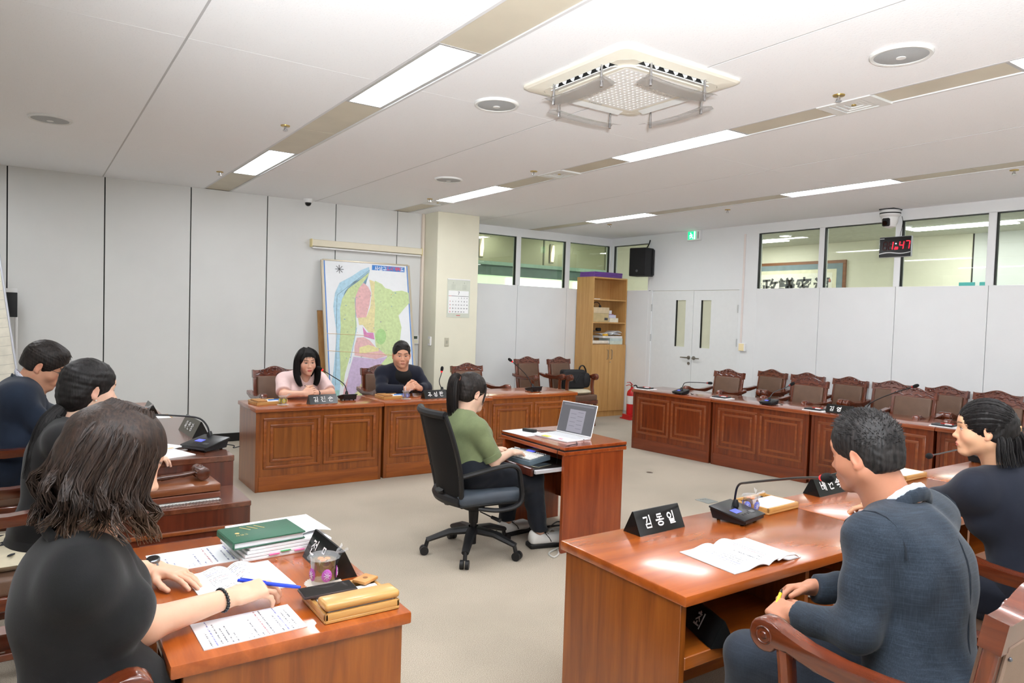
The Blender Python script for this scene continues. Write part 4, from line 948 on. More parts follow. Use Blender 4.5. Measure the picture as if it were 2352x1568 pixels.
# ---- framed calligraphy and signs in the room behind the glass
t = thing('calligraphy_frame', 'large framed ink calligraphy hanging in the room behind the glass', 'picture', (10.79, 7.35, 2.20), 0)
MB().b2(-.03, 0, -.92, .92, -.44, .44, .004).build('frame', wood('frame_wood', (130, 76, 40), (160, 100, 56), .4, .3, 'y'), t); MB().b2(-.034, -.03, -.87, .87, -.39, .39).build('blue_mat', mat('mat_blue', (126, 142, 150), .8), t)
MB().b2(-.037, -.034, -.77, .77, -.30, .30).build('cream_mat', mat('mat_cream', (224, 218, 190), .8), t); MB().b2(-.039, -.037, -.70, .70, -.24, .24).build('paper', mat('rice_paper', (232, 229, 216), .8), t)
for k, ch_ in enumerate('政議密遠'): text_mesh('brush_character', ch_, .34, mat('sumi_ink', (84, 86, 88), .8, var=.1), t, Matrix.Translation((-.040, .46-.33*k, .0)) @ RX, .0005, bold=.008)
for k in range(2): [MB().box((-.040, .64-.04*k+.008*(q % 2), .08-.032*q), (.001, .012, .014), rot=(.5*q, 0, 0)).build('signature', M_ink, t) for q in range(7)]
MB().b2(-.041, -.039, -.675, -.645, .09, .14).build('seal', mat('seal_red', (196, 110, 90), .7), t)
for k, y in enumerate((4.62, 4.36)):
    t = thing('teal_sign', ('teal sign with white lettering, the fuller one behind the glass', 'teal sign cut by the window post behind the glass')[k], 'sign', (10.7, y, 2.0), 0)
    MB().b2(-.01, .01, -.10, .10, 0, .24, .003).build('plate', mat('teal', (70, 150, 152), .5), t); [MB().b2(-.0112, -.0102, -.075+.036*q, -.052+.036*q, .145, .175).build('lettering', M_tw, t) for q in range(5)]; MB().b2(-.006, .006, -.01, .01, -2.0, 0).build('post', M_wpl, t)
# ---- fire extinguisher
t = thing('fire_extinguisher', 'red fire extinguisher on a red stand beside the bookcase', 'fire extinguisher', (7.95, 8.24, 0), 0)
M_fr = mat('extinguisher_red', (200, 24, 30), .3, coat=.3, var=.02)
MB().prism([(-.15, -.13), (.15, -.13), (.12, .13), (-.12, .13)], 0, .015).prism([(-.13, -.10), (.13, -.10), (.10, .10), (-.10, .10)], .015, .075).build('stand', M_fr, t)
text_mesh('lettering', '소화기', .06, mat('gold_print', (220, 180, 60), .5, var=0), t, Matrix.Translation((0, -.1012, .045)) @ RY, .0004)
MB().lathe([(.001, .075), (.075, .075), (.08, .09), (.08, .40), (.07, .44), (.035, .475), (.022, .49), (.022, .51)], 24, cap=False).build('cylinder', M_fr, t, True)
MB().lathe([(.0812, .24), (.0812, .37)], 24, cap=False).build('label', mat('ext_label', (226, 222, 218), .4), t, True)
MB().box((0, 0, .525), (.03, .05, .04), .006).build('valve', M_chr, t, True)
MB().tube([(.0, -.01, .54), (-.06, -.01, .585), (-.12, -.01, .585)], [.010, .011, .008], 8, flat=(1.4, .6)).build('lever', M_fr, t, True); MB().tube([(-.0, .0, .53), (-.07, 0, .545), (-.13, 0, .535)], [.009, .010, .008], 8, flat=(1.4, .6)).build('handle', M_fr, t, True)
MB().tube(smooth_path([(.015, 0, .52), (.07, -.02, .53), (.10, -.03, .44), (.095, -.03, .30), (.09, -.03, .16)], 5), .010, 8).build('hose', M_blk, t, True)
# ---- bookcase contents
M_pur = mat('purple_folder', (120, 74, 160), .5, var=.04)
for k in range(3):
    t = thing('purple_folder', 'purple folder box on the bookcase, %s of three' % ('lowest', 'middle', 'topmost')[k], 'folder', (7.41+.004*k, 8.63, 2.24+.028*k), 0, 'purple folders on the bookcase')
    MB().b2(0, .60, 0, .36, .0, .027, .004).build('case', M_pur, t); MB().b2(.002, .598, -.002, .0, .009, .018).build('edge_groove', mat('purple_dark', (92, 54, 128), .5), t)
t = thing('storage_box', 'beige lidded cardboard box on the middle shelf', 'box', (7.415, 8.66, 1.523), 0)
MB().b2(0, .36, 0, .28, 0, .15, .003).build('body', mat('box_beige', (196, 176, 132), .7), t); MB().b2(-.004, .365, -.005, .285, .14, .235, .003).build('lid', mat('box_lid', (210, 190, 156), .7), t); MB().b2(.27, .34, -.0015, 0, .03, .07).build('printed_mark', M_ink, t)
t = thing('headset', 'black headset with its cord on the beige box', 'headset', (7.56, 8.74, 1.758), 0)
MB().tube([(-.04+.09*math.cos(k*PI/10)*.9, -.06, .012+.07*math.sin(k*PI/10)) for k in range(11)], .006, 6).build('band', M_blk, t, True); MB().sphere((-.12, -.075, .015), .022, 12, 8).build('ear_pad', M_blk, t, True); MB().sphere((.04, -.06, .015), .022, 12, 8).build('ear_pad', M_blk, t, True)
t = thing('paper_stack', 'stack of white and lilac booklets beside the beige box', 'paper stack', (7.79, 8.64, 1.523), 0)
for k, (h, c, dx) in enumerate(((.07, (226, 220, 200), 0), (.05, (206, 204, 224), -.01), (.012, (170, 130, 170), -.012), (.06, (222, 222, 226), -.015))):
    z0 = (0, .07, .12, .132)[k]
    MB().b2(dx, dx+.18-.035*k, 0.01*k, .26, z0, z0+h, .004).build('booklets', mat('booklet_%d' % k, c, .8, bump=.3, bscale=60), t)
t = thing('spray_bottle', 'clear bottle with a pink cap on the lowest open shelf', 'bottle', (7.455, 8.70, 1.165), 0)
MB().lathe([(.001, 0), (.036, 0), (.038, .02), (.038, .10), (.016, .15), (.013, .17)], 20, cap=False).build('body', mat('clear_plastic', (214, 218, 224), .15, alpha=.55, var=0), t, True); MB().lathe([(.014, .165), (.016, .2), (.008, .215), (.001, .215)], 16, cap=False).build('cap', mat('cap_pink', (206, 150, 190), .5), t, True)
t = thing('gooseneck_camera', 'black document camera on a bent grey stem inside the bookcase', 'camera', (7.50, 8.86, 1.165), 0)
MB().tube(smooth_path([(0, 0, 0), (.0, 0, .12), (.05, -.01, .2), (.12, -.02, .21), (.17, -.02, .215)], 5), .008, 8).build('stem', M_steel, t, True); MB().box((.21, -.03, .235), (.09, .06, .055), .012).build('head', M_pl, t, True); MB().lathe([(.05, 0), (.05, .012), (.01, .016)], 20).build('base', M_pl, t, True)
t = thing('book_pile', 'untidy pile of white books and papers on the lowest open shelf', 'book pile', (7.62, 8.63, 1.165), 0)
for k, (x0, x1, z0, z1, c) in enumerate(((.18, .45, 0, .055, (206, 216, 204)), (.18, .45, .055, .10, (196, 210, 206)), (.02, .44, .10, .135, (226, 224, 220)))): MB().b2(x0, x1, 0, .28, z0, z1, .003).build('book', mat('pile_%d' % k, c, .7), t)
MB().b2(.05, .13, -.002, .05, .136, .17, .003).build('yellow_tab', mat('tab_yellow', (222, 170, 50), .6), t)
MB().grid(lambda u, v: Vector((.05+.38*u, .02+.22*v, .145+.05*u+.03*math.sin(u*5+v*2))), 8, 5, .004).build('loose_paper', M_tw, t, True); MB().grid(lambda u, v: Vector((.22+.22*u, .01+.22*v, .16+.06*math.sin(u*2.6))), 8, 4, .004).build('loose_paper', M_tw, t, True)
t = thing('paper_roll', 'white rolled poster lying on the lowest open shelf', 'paper roll', (7.41, 8.63, 1.165), 0)
MB().cyl((0, .02, .033), (.36, .02, .033), .030, n=18).build('roll', mat('roll_white', (226, 216, 200), .7), t, True); MB().lathe([(.031, 0), (.031, .02)], 18, cap=False, M=Matrix.Translation((.34, .02, .033)) @ Matrix.Rotation(PI/2, 4, 'Y')).build('band', M_wpl, t, True)
tag(MB().b2(0, .16, 0, .1, 0, .008, .001).build('envelope', M_tw, None, loc=(7.42, 8.66, 1.888)), 'small white envelope on the top shelf of the bookcase', 'envelope')
# ---- bag and cushions
M_nyl = mat('black_nylon', (30, 30, 32), .65, var=.12, vscale=20, bump=.3, bscale=60)
t = thing('black_bag', 'black soft laptop bag resting on the cushion of an armchair', 'bag', (6.62, 8.11, .535), math.radians(-12))
def pillow(f, c, d, bul=.35, n=10, M=None):
    vs = {}
    for s_ in (1, -1):
        for i in range(n+1):
            for j in range(n+1):
                u, v = 2*i/n-1, 2*j/n-1
                if s_ < 0 and (i in (0, n) or j in (0, n)): vs[(s_, i, j)] = vs[(1, i, j)]; continue
                h = ((1-u**4)*(1-v**4))**bul
                p = Vector((c[0]+d[0]/2*u*(1-.05*v*v), c[1]+d[1]/2*v*(1-.05*u*u), c[2]+s_*d[2]/2*h))
                vs[(s_, i, j)] = f.bm.verts.new(M @ p if M is not None else p)
    for s_ in (1, -1):
        for i in range(n):
            for j in range(n): f.bm.faces.new((vs[(s_, i, j)], vs[(s_, i+1, j)], vs[(s_, i+1, j+1)], vs[(s_, i, j+1)]))
    return f
MB().box((0, 0, .145), (.38, .15, .28), .04, seg=3).build('body', M_nyl, t, True); MB().box((-.02, -.08, .12), (.30, .03, .19), .012, seg=2).build('front_pocket', M_nyl, t, True)
MB().tube(smooth_path([(-.10, -.095, .14), (-.08, -.10, .20), (-.04, -.105, .17), (.0, -.105, .10), (.03, -.10, .15), (.06, -.095, .20)], 5), .008, 6).build('hanging_strap', M_nyl, t, True)
MB().tube(smooth_path([(.10, 0, .27), (.12, 0, .33), (.17, .0, .34), (.21, 0, .28), (.22, 0, .2)], 5), .014, 8, flat=(1.4, .6)).build('carry_handle', M_nyl, t, True); pillow(MB(), (.20, -.02, .13), (.12, .14, .22), .5).build('side_pouch', M_nyl, t, True)
def leafprint():
    m, nt, b = new_mat('cushion_leaf_print')
    tc = nt.nodes.new('ShaderNodeTexCoord'); mpn = nt.nodes.new('ShaderNodeMapping'); mpn.inputs['Scale'].default_value = (9, 9, 9)
    v = nt.nodes.new('ShaderNodeTexVoronoi'); v.inputs['Scale'].default_value = 3.2; mpn.inputs['Scale'].default_value = (5, 12, 5)
    nt.links.new(tc.outputs['Object'], mpn.inputs['Vector']); nt.links.new(mpn.outputs['Vector'], v.inputs['Vector'])
    r = nt.nodes.new('ShaderNodeValToRGB'); e = r.color_ramp.elements; e[0].color = (*lin((34, 36, 40)), 1); e[1].color = (*lin((206, 196, 172)), 1); e[0].position = .22; e[1].position = .26
    nt.links.new(v.outputs['Distance'], r.inputs['Fac']); nt.links.new(r.outputs['Color'], b.inputs['Base Color']); b.inputs['Roughness'].default_value = .85
    return m
M_leaf = leafprint(); M_cush = mat('cushion_cream', (206, 196, 170), .85, var=.06, bump=.2)
M_lf = mat('leaf_black', (34, 36, 42), .8, var=0)
def cushion(x, y, z, rz, lab, leaves=True):
    t = thing('seat_cushion', lab, 'cushion', (x, y, z), rz, 'seat cushions')
    pillow(MB(), (0, 0, .035), (.42, .44, .075), .3).build('cover', M_cush, t, True)
    if leaves:
        random.seed(7)
        for k in range(26):
            px_, py_ = random.uniform(-.18, .18), random.uniform(-.18, .18); an = random.uniform(.2, 1.2)+(PI if k % 2 else 0)
            h = .0355+.0375*((1-(px_/.21)**4)*(1-(py_/.22)**4))**.3
            T_ = Matrix.Translation((px_, py_, h)) @ Matrix.Rotation(an, 4, 'Z')
            MB().prism([(0, 0), (.012, .009), (.03, .009), (.045, 0), (.03, -.009), (.012, -.009)], 0, .001, M=T_).build('leaf_print', M_lf, t)
        for k in range(3): MB().tube([(-.17+.08*k, -.15+.03*i, .0365+.0375*((1-((-.17+.08*k)/.21)**4)*(1-((-.15+.03*i)/.22)**4))**.3) for i in range(11)], .0012, 5).build('stem_print', M_lf, t)
    return t
cushion(-.10, 3.74, .468, 0, 'cream cushion with black leaf print on the presiding armchair')
cushion(6.63, 8.10, .468, 0, 'plain cream cushion under the black bag', False)
cushion(2.0, 1.04, .468, PI/2, 'cream leaf cushion under the man in the grey-blue suit', True)
# ---- floor fittings
t = thing('floor_outlet', 'flat grey floor outlet plate set in the carpet', 'floor outlet', (4.99, 4.18, 0), 0)
MB().b2(-.066, .066, -.075, .075, 0, .004, .001).build('plate', mat('outlet_grey', (150, 156, 152), .5, .2), t)
for k in range(3): MB().cyl((-.03+.03*k, .04, .004), (-.03+.03*k, .04, .006), .006, n=10).build('screw', M_steel, t)
tag(MB().lathe([(.001, .003), (.03, .003), (.034, 0)], 16, cap=False).build('floor_plug', M_steel, None, loc=(5.36, 5.25, 0)), 'tiny round metal plug in the carpet', 'floor plug')
# ================================================================ things on the desks
ZD = .73
M_np = mat('nameplate_black', (20, 21, 21), .22, var=0)
M_npw = mat('nameplate_white', (236, 236, 236), .5, var=0)
def nameplate(label, loc, rz, body, L=.265, d=.085, h=.082, rear=True, size=.055, align='CENTER'):
    t = thing('nameplate', label, 'nameplate', loc, rz, 'triangular desk nameplates')
    MB().prism([(-d/2, 0), (d/2, 0), (.003, h), (-.003, h)], -L/2, L/2, axis='x').build('prism', M_np, t)
    a, b = d/2-.003, h; n = math.hypot(a, b); a, b = a/n, b/n; ym = (d/2+.003)/2
    F = Matrix(((1, 0, 0, 0), (0, a, -b, -ym-.0008*b), (0, b, a, h*.5+.0008*a), (0, 0, 0, 1)))
    if not body: return t
    dx = Matrix.Translation((-L*.36 if align == 'LEFT' else 0, 0, 0))
    text_mesh('lettering', body, size, M_npw, t, F @ dx, .0006, align, .0011)
    if rear:
        B = Matrix(((-1, 0, 0, 0), (0, -a, b, ym+.0008*b), (0, b, a, h*.5+.0008*a), (0, 0, 0, 1)))
        text_mesh('lettering', body, size, M_npw, t, B @ dx, .0006, align, .0011)
    return t
M_mic = mat('mic_black', (26, 27, 30), .35, var=.02); M_foam = mat('mic_foam', (18, 18, 19), .95, var=.1, vscale=300, bump=.5, bscale=500)
M_ring = emis('mic_red_ring', (240, 30, 36), .9); M_lcd = emis('mic_screen', (86, 96, 220), .55)
def mic(label, loc, rz, neck, lit=True, w=.15, d=.15, cable=True):
    """desk microphone: wedge base (user side = -y), gooseneck through the given world points, foam head"""
    t = thing('desk_microphone', label, 'microphone', loc, rz, 'gooseneck desk microphones')
    w2 = w/2
    MB().prism([(-d*.45, .006), (d*.42, .006), (d*.5, .040), (d*.5, .052), (-d*.5, .022), (-d*.5, .012)], -w2*.86, w2*.86, axis='x').build('base', M_mic, t)
    S_ = math.atan2(.030, d); TP = Matrix.Translation((0, 0, .040)) @ Matrix.Rotation(S_, 4, 'X')
    MB().box((0, 0, 0), (w, d*1.03, .010), .004, M=TP, seg=2).build('top_plate', M_mic, t, True)
    for sx in (-1, 1):
        for sy in (-1, 1): MB().cyl((sx*w2*.6, sy*d*.33, 0), (sx*w2*.6, sy*d*.33, .008), .008, n=8).build('rubber_foot', M_blk, t)
    MB().box((-w2*.3, -d*.05, .0055), (w*.26, d*.2, .001), M=TP).build('screen', M_lcd, t)
    for k in range(3): MB().box((-w2*.35+.022*k, -d*.27, .0055), (.012, .010, .002), .001, M=TP).build('button', M_pl, t)
    MB().box((w2*.5, -d*.25, .0055), (.034, .022, .0016), .001, M=TP).build('talk_button', mat('talk_grey', (60, 62, 66), .3, var=0), t)
    Mi = (Matrix.Translation(Vector(loc)) @ Matrix.Rotation(rz, 4, 'Z')).inverted()
    P = [Mi @ Vector(p) for p in neck]
    MB().lathe([(.016, 0), (.015, .012), (.009, .03)], 12, M=Matrix.Translation(P[0])).build('socket', M_mic, t, True)
    pl = smooth_path(P, 6); n = len(pl)
    MB().tube(pl, .0048, 8).build('gooseneck', M_mic, t, True)
    dr = (pl[-1]-pl[-2]).normalized(); e = pl[-1]
    MB().cyl(e-dr*.004, e+dr*.010, .0105, n=14).build('ring', M_ring if lit else mat('mic_ring_off', (150, 40, 36), .4, var=0), t, True)
    hh = [(0, .010), (.008, .0145), (.02, .0165), (.035, .0165), (.047, .0135), (.054, .006)]
    MB().tube([e+dr*(.009+a) for a, r in hh], [r for a, r in hh], 14).build('windscreen', M_foam, t, True)
    if cable: MB().tube(smooth_path([(w2*.8, d*.45, .02), (w2*1.1, d*.62, .012), (w2*1.25, d*.5, .005), (w2*1.2, d*.8, .004)], 5), .003, 6).build('cable', M_blk, t, True)
    return t
def bent(b, tip, hgt=.08, sock=(0, 0, .05)):
    """gooseneck path from the socket above base point b to the tip, rising first"""
    b = Vector(b)+Vector(sock); tip = Vector(tip); up_ = Vector((0, 0, hgt))
    return [b, b+up_*.75+(tip-b)*.02, b+up_*1.25+(tip-b)*.12, b+(tip-b)*.5+up_*.75, tip]
M_tray = wood('tray_bamboo', (196, 142, 72), (222, 170, 98), .35, .4, 'x', 1.2, .2)
M_paper = mat('paper_white', (240, 241, 243), .7, var=.01)
M_leath = mat('tan_leather', (186, 132, 74), .5, var=.05)
def tray(label, loc, rz, w=.235, d=.20, lid=False, cover=True, pens=True):
    """wooden memo tray: paper pad, pen slot, optional closed lid flap"""
    t = thing('memo_tray', label, 'memo tray', loc, rz, 'wooden memo trays')
    MB().b2(-w/2, w/2, -d/2, d/2, 0, .012, .003).build('base', M_tray, t, True)
    f = MB(); f.b2(-w/2, w/2, -d/2, -d/2+.012, .008, .030, .004, seg=2); f.b2(-w/2, -w/2+.012, -d/2, d/2, .008, .030, .004, seg=2); f.b2(w/2-.012, w/2, -d/2, d/2, .008, .030, .004, seg=2); f.b2(-w/2, w/2, d/2-.014, d/2, .008, .034, .004, seg=2); f.build('rim', M_tray, t, True)
    MB().b2(-w/2+.014, w/2-.014, -d/2+.013, d/2-.05, .012, .030, .001).build('memo_pad', M_paper, t)
    MB().b2(-w/2+.014, w/2-.014, d/2-.048, d/2-.015, .012, .016).build('pen_slot', M_blk, t)
    if pens: MB().cyl((-w/2+.03, d/2-.032, .024), (w/2-.06, d/2-.030, .024), .0055, n=10).build('pen', M_blk, t, True)
    if cover: MB().b2(-w/2+.01, -w/2+.10, -d/2+.0, d/2-.03, .031, .043, .004, seg=2).build('leather_pad', M_leath, t, True)
    if lid: MB().b2(-w/2, w/2, -d/2-.002, -d/2+.07, .034, .058, .010, seg=3).build('hinged_lid', M_tray, t, True)
    return t
M_cut = glass_pane('cut_glass', (238, 238, 244), .10); M_film = mat('plastic_film', (240, 242, 245), .12, alpha=.22, var=0, spec=.9, bump=.6, bscale=90)
def cup(label, loc, rgb, tea=(186, 150, 70), fruit=True, r=.034, h=.078):
    t = thing('glass_cup', label, 'cup', loc, 0, 'cut-glass cups with film covers')
    n = 32
    f = MB()
    for prof in ([(r*.86, 0), (r*.9, .004), (r, .03), (r*1.04, h)],): f.lathe(prof, n, cap=False)
    f.bm.faces.new([v for v in f.bm.verts[:n]][::-1]); f.build('glass', M_cut, t, True, 60)
    M_f = mat('cup_flower_%d_%d_%d' % rgb, rgb, .25, var=.15, vscale=60, alpha=.85)
    for k in range(5):
        a = k*2*PI/5-.4
        T_ = Matrix.Rotation(a, 4, 'Z') @ Matrix.Translation((r*1.03, 0, .036)) @ Matrix.Rotation(PI/2, 4, 'Y')
        MB().lathe([(.001, .0018), (.014, .0010), (.0165, -.001)], 14, M=T_ @ Matrix.Diagonal((1.25, 1, 1, 1)), cap=False).build('flower_boss', M_f, t, True)
        g = MB()
        for q in range(8): g.tube([T_ @ Vector((.002*math.cos(q*PI/4), .002*math.sin(q*PI/4), .003)), T_ @ Vector((.013*math.cos(q*PI/4), .010*math.sin(q*PI/4), .002))], .0008, 4)
        g.build('cut_star', mat('cut_white', (232, 232, 238), .2, var=0), t)
    MB().cyl((0, 0, .014), (0, 0, h-.012), r*.86, r*.92, n=24).build('drink', mat('tea_%d_%d_%d' % tea, tea, .15, alpha=.3, var=.1), t, True)
    if fruit:
        for q in range(3): MB().sphere((.012*math.cos(q*2.1), .012*math.sin(q*2.1), h-.011), .010, 10, 6, sc=(1, 1, .35)).build('fruit_slice', mat('fruit_orange', (232, 130, 48), .4), t, True)
    MB().lathe([(.001, h+.002), (r*.95, h+.003), (r*1.15, h+.002), (r*1.28, h-.004)], 32, cap=False).build('film_cover', M_film, t, True)
    for s_ in (-1, 1): MB().grid(lambda u, v: Vector((r*1.05+.03*u, s_*(.004+.022*u)+.014*(v-.5)*(.4+u), h+.003+.014*u+.004*math.sin(9*u+6*v))), 6, 4).build('film_end', M_film, t, True)
    d = MB()
    for q in range(28): a = q*2*PI/28; d.sphere((r*1.35*math.cos(a), r*1.35*math.sin(a), .0012), .0052, 6, 4, sc=(1, 1, .25))
    d.lathe([(.001, .0012), (r*1.35, .0012), (r*1.35, .0)], 28, cap=False); d.build('lace_coaster', mat('lace', (214, 204, 190), .85), t, True)
    return t
# ---- printed paper
def printed(name, pitch=.011, dens=.5, ax='x', tint=(60, 62, 70), margin=.02, hw=.1, hh=.14):
    m, nt, b = new_mat(name); N = nt.nodes; Lk = nt.links
    tc = N.new('ShaderNodeTexCoord'); sp = N.new('ShaderNodeSeparateXYZ'); Lk.new(tc.outputs['Object'], sp.inputs[0])
    u, v = (sp.outputs['X'], sp.outputs['Y']) if ax == 'x' else (sp.outputs['Y'], sp.outputs['X'])
    def M2(op, a, c):
        n = N.new('ShaderNodeMath'); n.operation = op
        for i, q in enumerate((a, c)):
            if isinstance(q, (int, float)): n.inputs[i].default_value = q
            elif q is not None: Lk.new(q, n.inputs[i])
        return n.outputs[0]
    row = M2('DIVIDE', v, pitch); fr = M2('FRACT', row, None); line = M2('LESS_THAN', M2('ABSOLUTE', M2('SUBTRACT', fr, .5), None), .14)
    rowi = M2('FLOOR', row, None)
    cmb = N.new('ShaderNodeCombineXYZ'); Lk.new(M2('MULTIPLY', u, 260.), cmb.inputs[0]); Lk.new(M2('MULTIPLY', rowi, 7.3), cmb.inputs[1]); Lk.new(M2('MULTIPLY', fr, 1.2), cmb.inputs[2])
    nz = N.new('ShaderNodeTexNoise'); nz.inputs['Scale'].default_value = 1.0; nz.inputs['Detail'].default_value = 1; Lk.new(cmb.outputs[0], nz.inputs['Vector'])
    glyph = M2('GREATER_THAN', nz.outputs['Fac'], .46)
    wn_ = N.new('ShaderNodeTexWhiteNoise'); wn_.noise_dimensions = '1D'; Lk.new(rowi, wn_.inputs['W'])
    endx = M2('SUBTRACT', M2('MULTIPLY', wn_.outputs['Value'], 2.2*hw), hw*.9)
    inx = M2('MULTIPLY', M2('GREATER_THAN', u, -hw+margin), M2('LESS_THAN', u, M2('MINIMUM', endx, hw-margin)))
    iny = M2('LESS_THAN', M2('ABSOLUTE', v, None), hh-margin)
    mask = M2('MULTIPLY', M2('MULTIPLY', line, glyph), M2('MULTIPLY', inx, iny)); mask = M2('MULTIPLY', mask, dens)
    r = N.new('ShaderNodeValToRGB'); r.color_ramp.interpolation = 'CONSTANT'; e = r.color_ramp.elements
    e[0].color = (*lin(tint), 1); e[1].position = .80; e[1].color = (*lin((150, 60, 70)), 1); e3 = e.new(.9); e3.color = (*lin((80, 84, 160)), 1)
    Lk.new(wn_.outputs['Value'], r.inputs['Fac'])
    mx = N.new('ShaderNodeMix'); mx.data_type = 'RGBA'; Lk.new(mask, mx.inputs[0]); mx.inputs[6].default_value = (*lin((240, 241, 244)), 1); Lk.new(r.outputs['Color'], mx.inputs[7]); Lk.new(mx.outputs[2], b.inputs['Base Color'])
    b.inputs['Roughness'].default_value = .7
    return m
def booklet(label, loc, rz, w=.21, h=.29, mat_=None, curl=0.0, thick=.004, open_=False, group='papers and booklets'):
    """w along local x, h along local y; open_ makes a spread with a spine along y"""
    t = thing('booklet' if thick > .002 else 'paper_sheet', label, 'booklet' if thick > .002 else 'paper', loc, rz, group)
    if open_:
        for s_ in (-1, 1):
            MB().grid(lambda u, v: Vector((s_*w*u, (v-.5)*h, thick+.016*math.sin(min(1, u*1.6)*PI)*(1-u)*(1.4 if s_ > 0 else 1)+curl*max(0, u-.6)*s_*0)), 12, 6, thick*.8).build('page_block', mat_, t, True)
    else:
        MB().grid(lambda u, v: Vector(((u-.5)*w, (v-.5)*h, thick+curl*(max(0, .35-u)**2)*(1-.0*v)*4)), 10, 6, thick*.9).build('page_block', mat_, t, True)
        MB().b2(-w/2, w/2, -h/2, h/2, 0, .0006).build('back_cover', M_paper, t)
    return t
PR1 = printed('print_a', .0125, .85, 'x'); PR2 = printed('print_b', .013, .85, 'y'); PR3 = printed('print_c', .018, .85, 'y', (70, 74, 120))
# -- witness row
nameplate('black nameplate before the woman in pink', (2.235, 6.345, ZD), .09, '김 진 순', .27)
nameplate('black nameplate before the man in the zip jacket', (3.40, 6.36, ZD), .12, '주 성 환', .27)
tray('memo tray on the outer corner of the row before the map', (1.76, 6.49, ZD), .12); tray('memo tray beside the blue-flower cup', (2.985, 6.52, ZD), .05)
for x, y, rz, nm in ((1.83, 6.435, .15, 'blue pen lying on the memo tray at the outer corner'), (3.06, 6.455, .08, 'blue pen lying on the memo tray by the blue-flower cup')):
    t = thing('ballpoint_pen', nm, 'pen', (x, y, ZD+.036), rz, 'ballpoint pens'); MB().cyl((-.06, 0, .005), (.05, 0, .005), .005, n=10).build('barrel', mat('pen_blue', (56, 130, 210), .35, var=0), t, True); MB().cyl((.05, 0, .005), (.075, 0, .004), .005, .001, n=10).build('tip', M_blk, t, True)
cup('cut-glass cup with yellow flowers before the woman in pink', (1.885, 6.375, ZD), (214, 196, 60), (220, 214, 170), False); cup('cut-glass cup with blue flowers before the zip jacket man', (3.105, 6.40, ZD), (110, 116, 190), (226, 220, 206), False)
mic('gooseneck microphone bent toward the woman in pink', (2.55, 6.54, ZD), PI, [(2.55, 6.56, ZD+.05), (2.545, 6.57, .84), (2.515, 6.59, .89), (2.42, 6.62, .955), (2.335, 6.64, 1.01)])
mic('short upright microphone beside the zip jacket man', (3.63, 6.60, ZD), PI, [(3.63, 6.62, ZD+.05), (3.605, 6.63, .84), (3.60, 6.63, .88), (3.625, 6.64, .94), (3.632, 6.645, .965)])
mic('tall microphone on the empty desk beside the pillar', (4.80, 6.58, ZD), PI, [(4.80, 6.60, ZD+.05), (4.76, 6.61, .85), (4.71, 6.62, .92), (4.60, 6.64, 1.02), (4.54, 6.65, 1.065)])
# -- nearer right row
nameplate('black nameplate before the man in the grey-blue suit', (2.155, 2.07, ZD), .04, '김 동 일', .27, .095, .09)
nameplate('black nameplate beside the joint of the glossy desks', (3.43, 2.10, ZD), .04, '배 연 숙', .27, .095, .09)
mic('microphone bent to the mouth of the man in the grey-blue suit', (2.585, 1.995, ZD), .18, [(2.605, 2.02, ZD+.05), (2.60, 2.02, .82), (2.575, 1.985, .885), (2.50, 1.87, .93), (2.26, 1.50, 1.05), (2.142, 1.325, 1.10)], w=.19, d=.17)
mic('microphone set on the far desk behind the navy jacket', (5.17, 2.07, ZD), 0, [(5.17, 2.09, ZD+.05), (5.14, 2.08, .82), (5.05, 2.06, .86), (4.65, 1.98, .88), (4.1, 1.90, .90)], lit=False)
mic('microphone at the dark red desk beside the hair clip', (7.02, 2.60, ZD), 1.7, bent((7.02, 2.60, ZD), (6.60, 2.52, .99), .07), lit=False)
cup('cut-glass cup with blue hearts beside the suited man microphone', (2.74, 2.04, ZD), (104, 116, 206), (216, 170, 110)); tray('memo tray by the joint of the glossy desks', (2.885, 2.065, ZD), .05, .25, .19, cover=False); tray('memo tray beyond the suited man at the second joint', (4.21, 2.12, ZD), .02, .25, .19, cover=False)
t = booklet('open printed booklet before the man in the grey-blue suit', (2.20, 1.675, ZD), -.02, .185, .255, PR2, .0, .004, True)
MB().tube([(.05, -.127, .012), (.09, -.128, .026), (.14, -.128, .022), (.17, -.127, .006)], [.004, .008, .008, .003], 8, flat=(1, .6)).build('curled_edge', M_paper, t, True)
tag(booklet('loose paper lying in the under-desk compartment', (2.665, 1.66, .511), .2, .18, .22, M_paper, 0, .0015), cat='paper')
nameplate('black nameplate stored in the under-desk compartment', (1.965, 1.625, .511), 1.2, '최', .24, .095, .09, size=.06)
for k, (x, y0) in enumerate(((2.30, 1.62), (2.33, 1.66))):
    tag(MB().tube(smooth_path([(x, y0, .50), (x-.03, y0-.02, .35), (x-.06, y0-.05, .18), (x-.10, y0-.04, .03), (x-.18, y0+.05, .006)], 5), .0045, 6).build('black_cable', M_blk, None, True), 'black cable hanging under the glossy desk', 'cable', 'cables under the glossy desk')
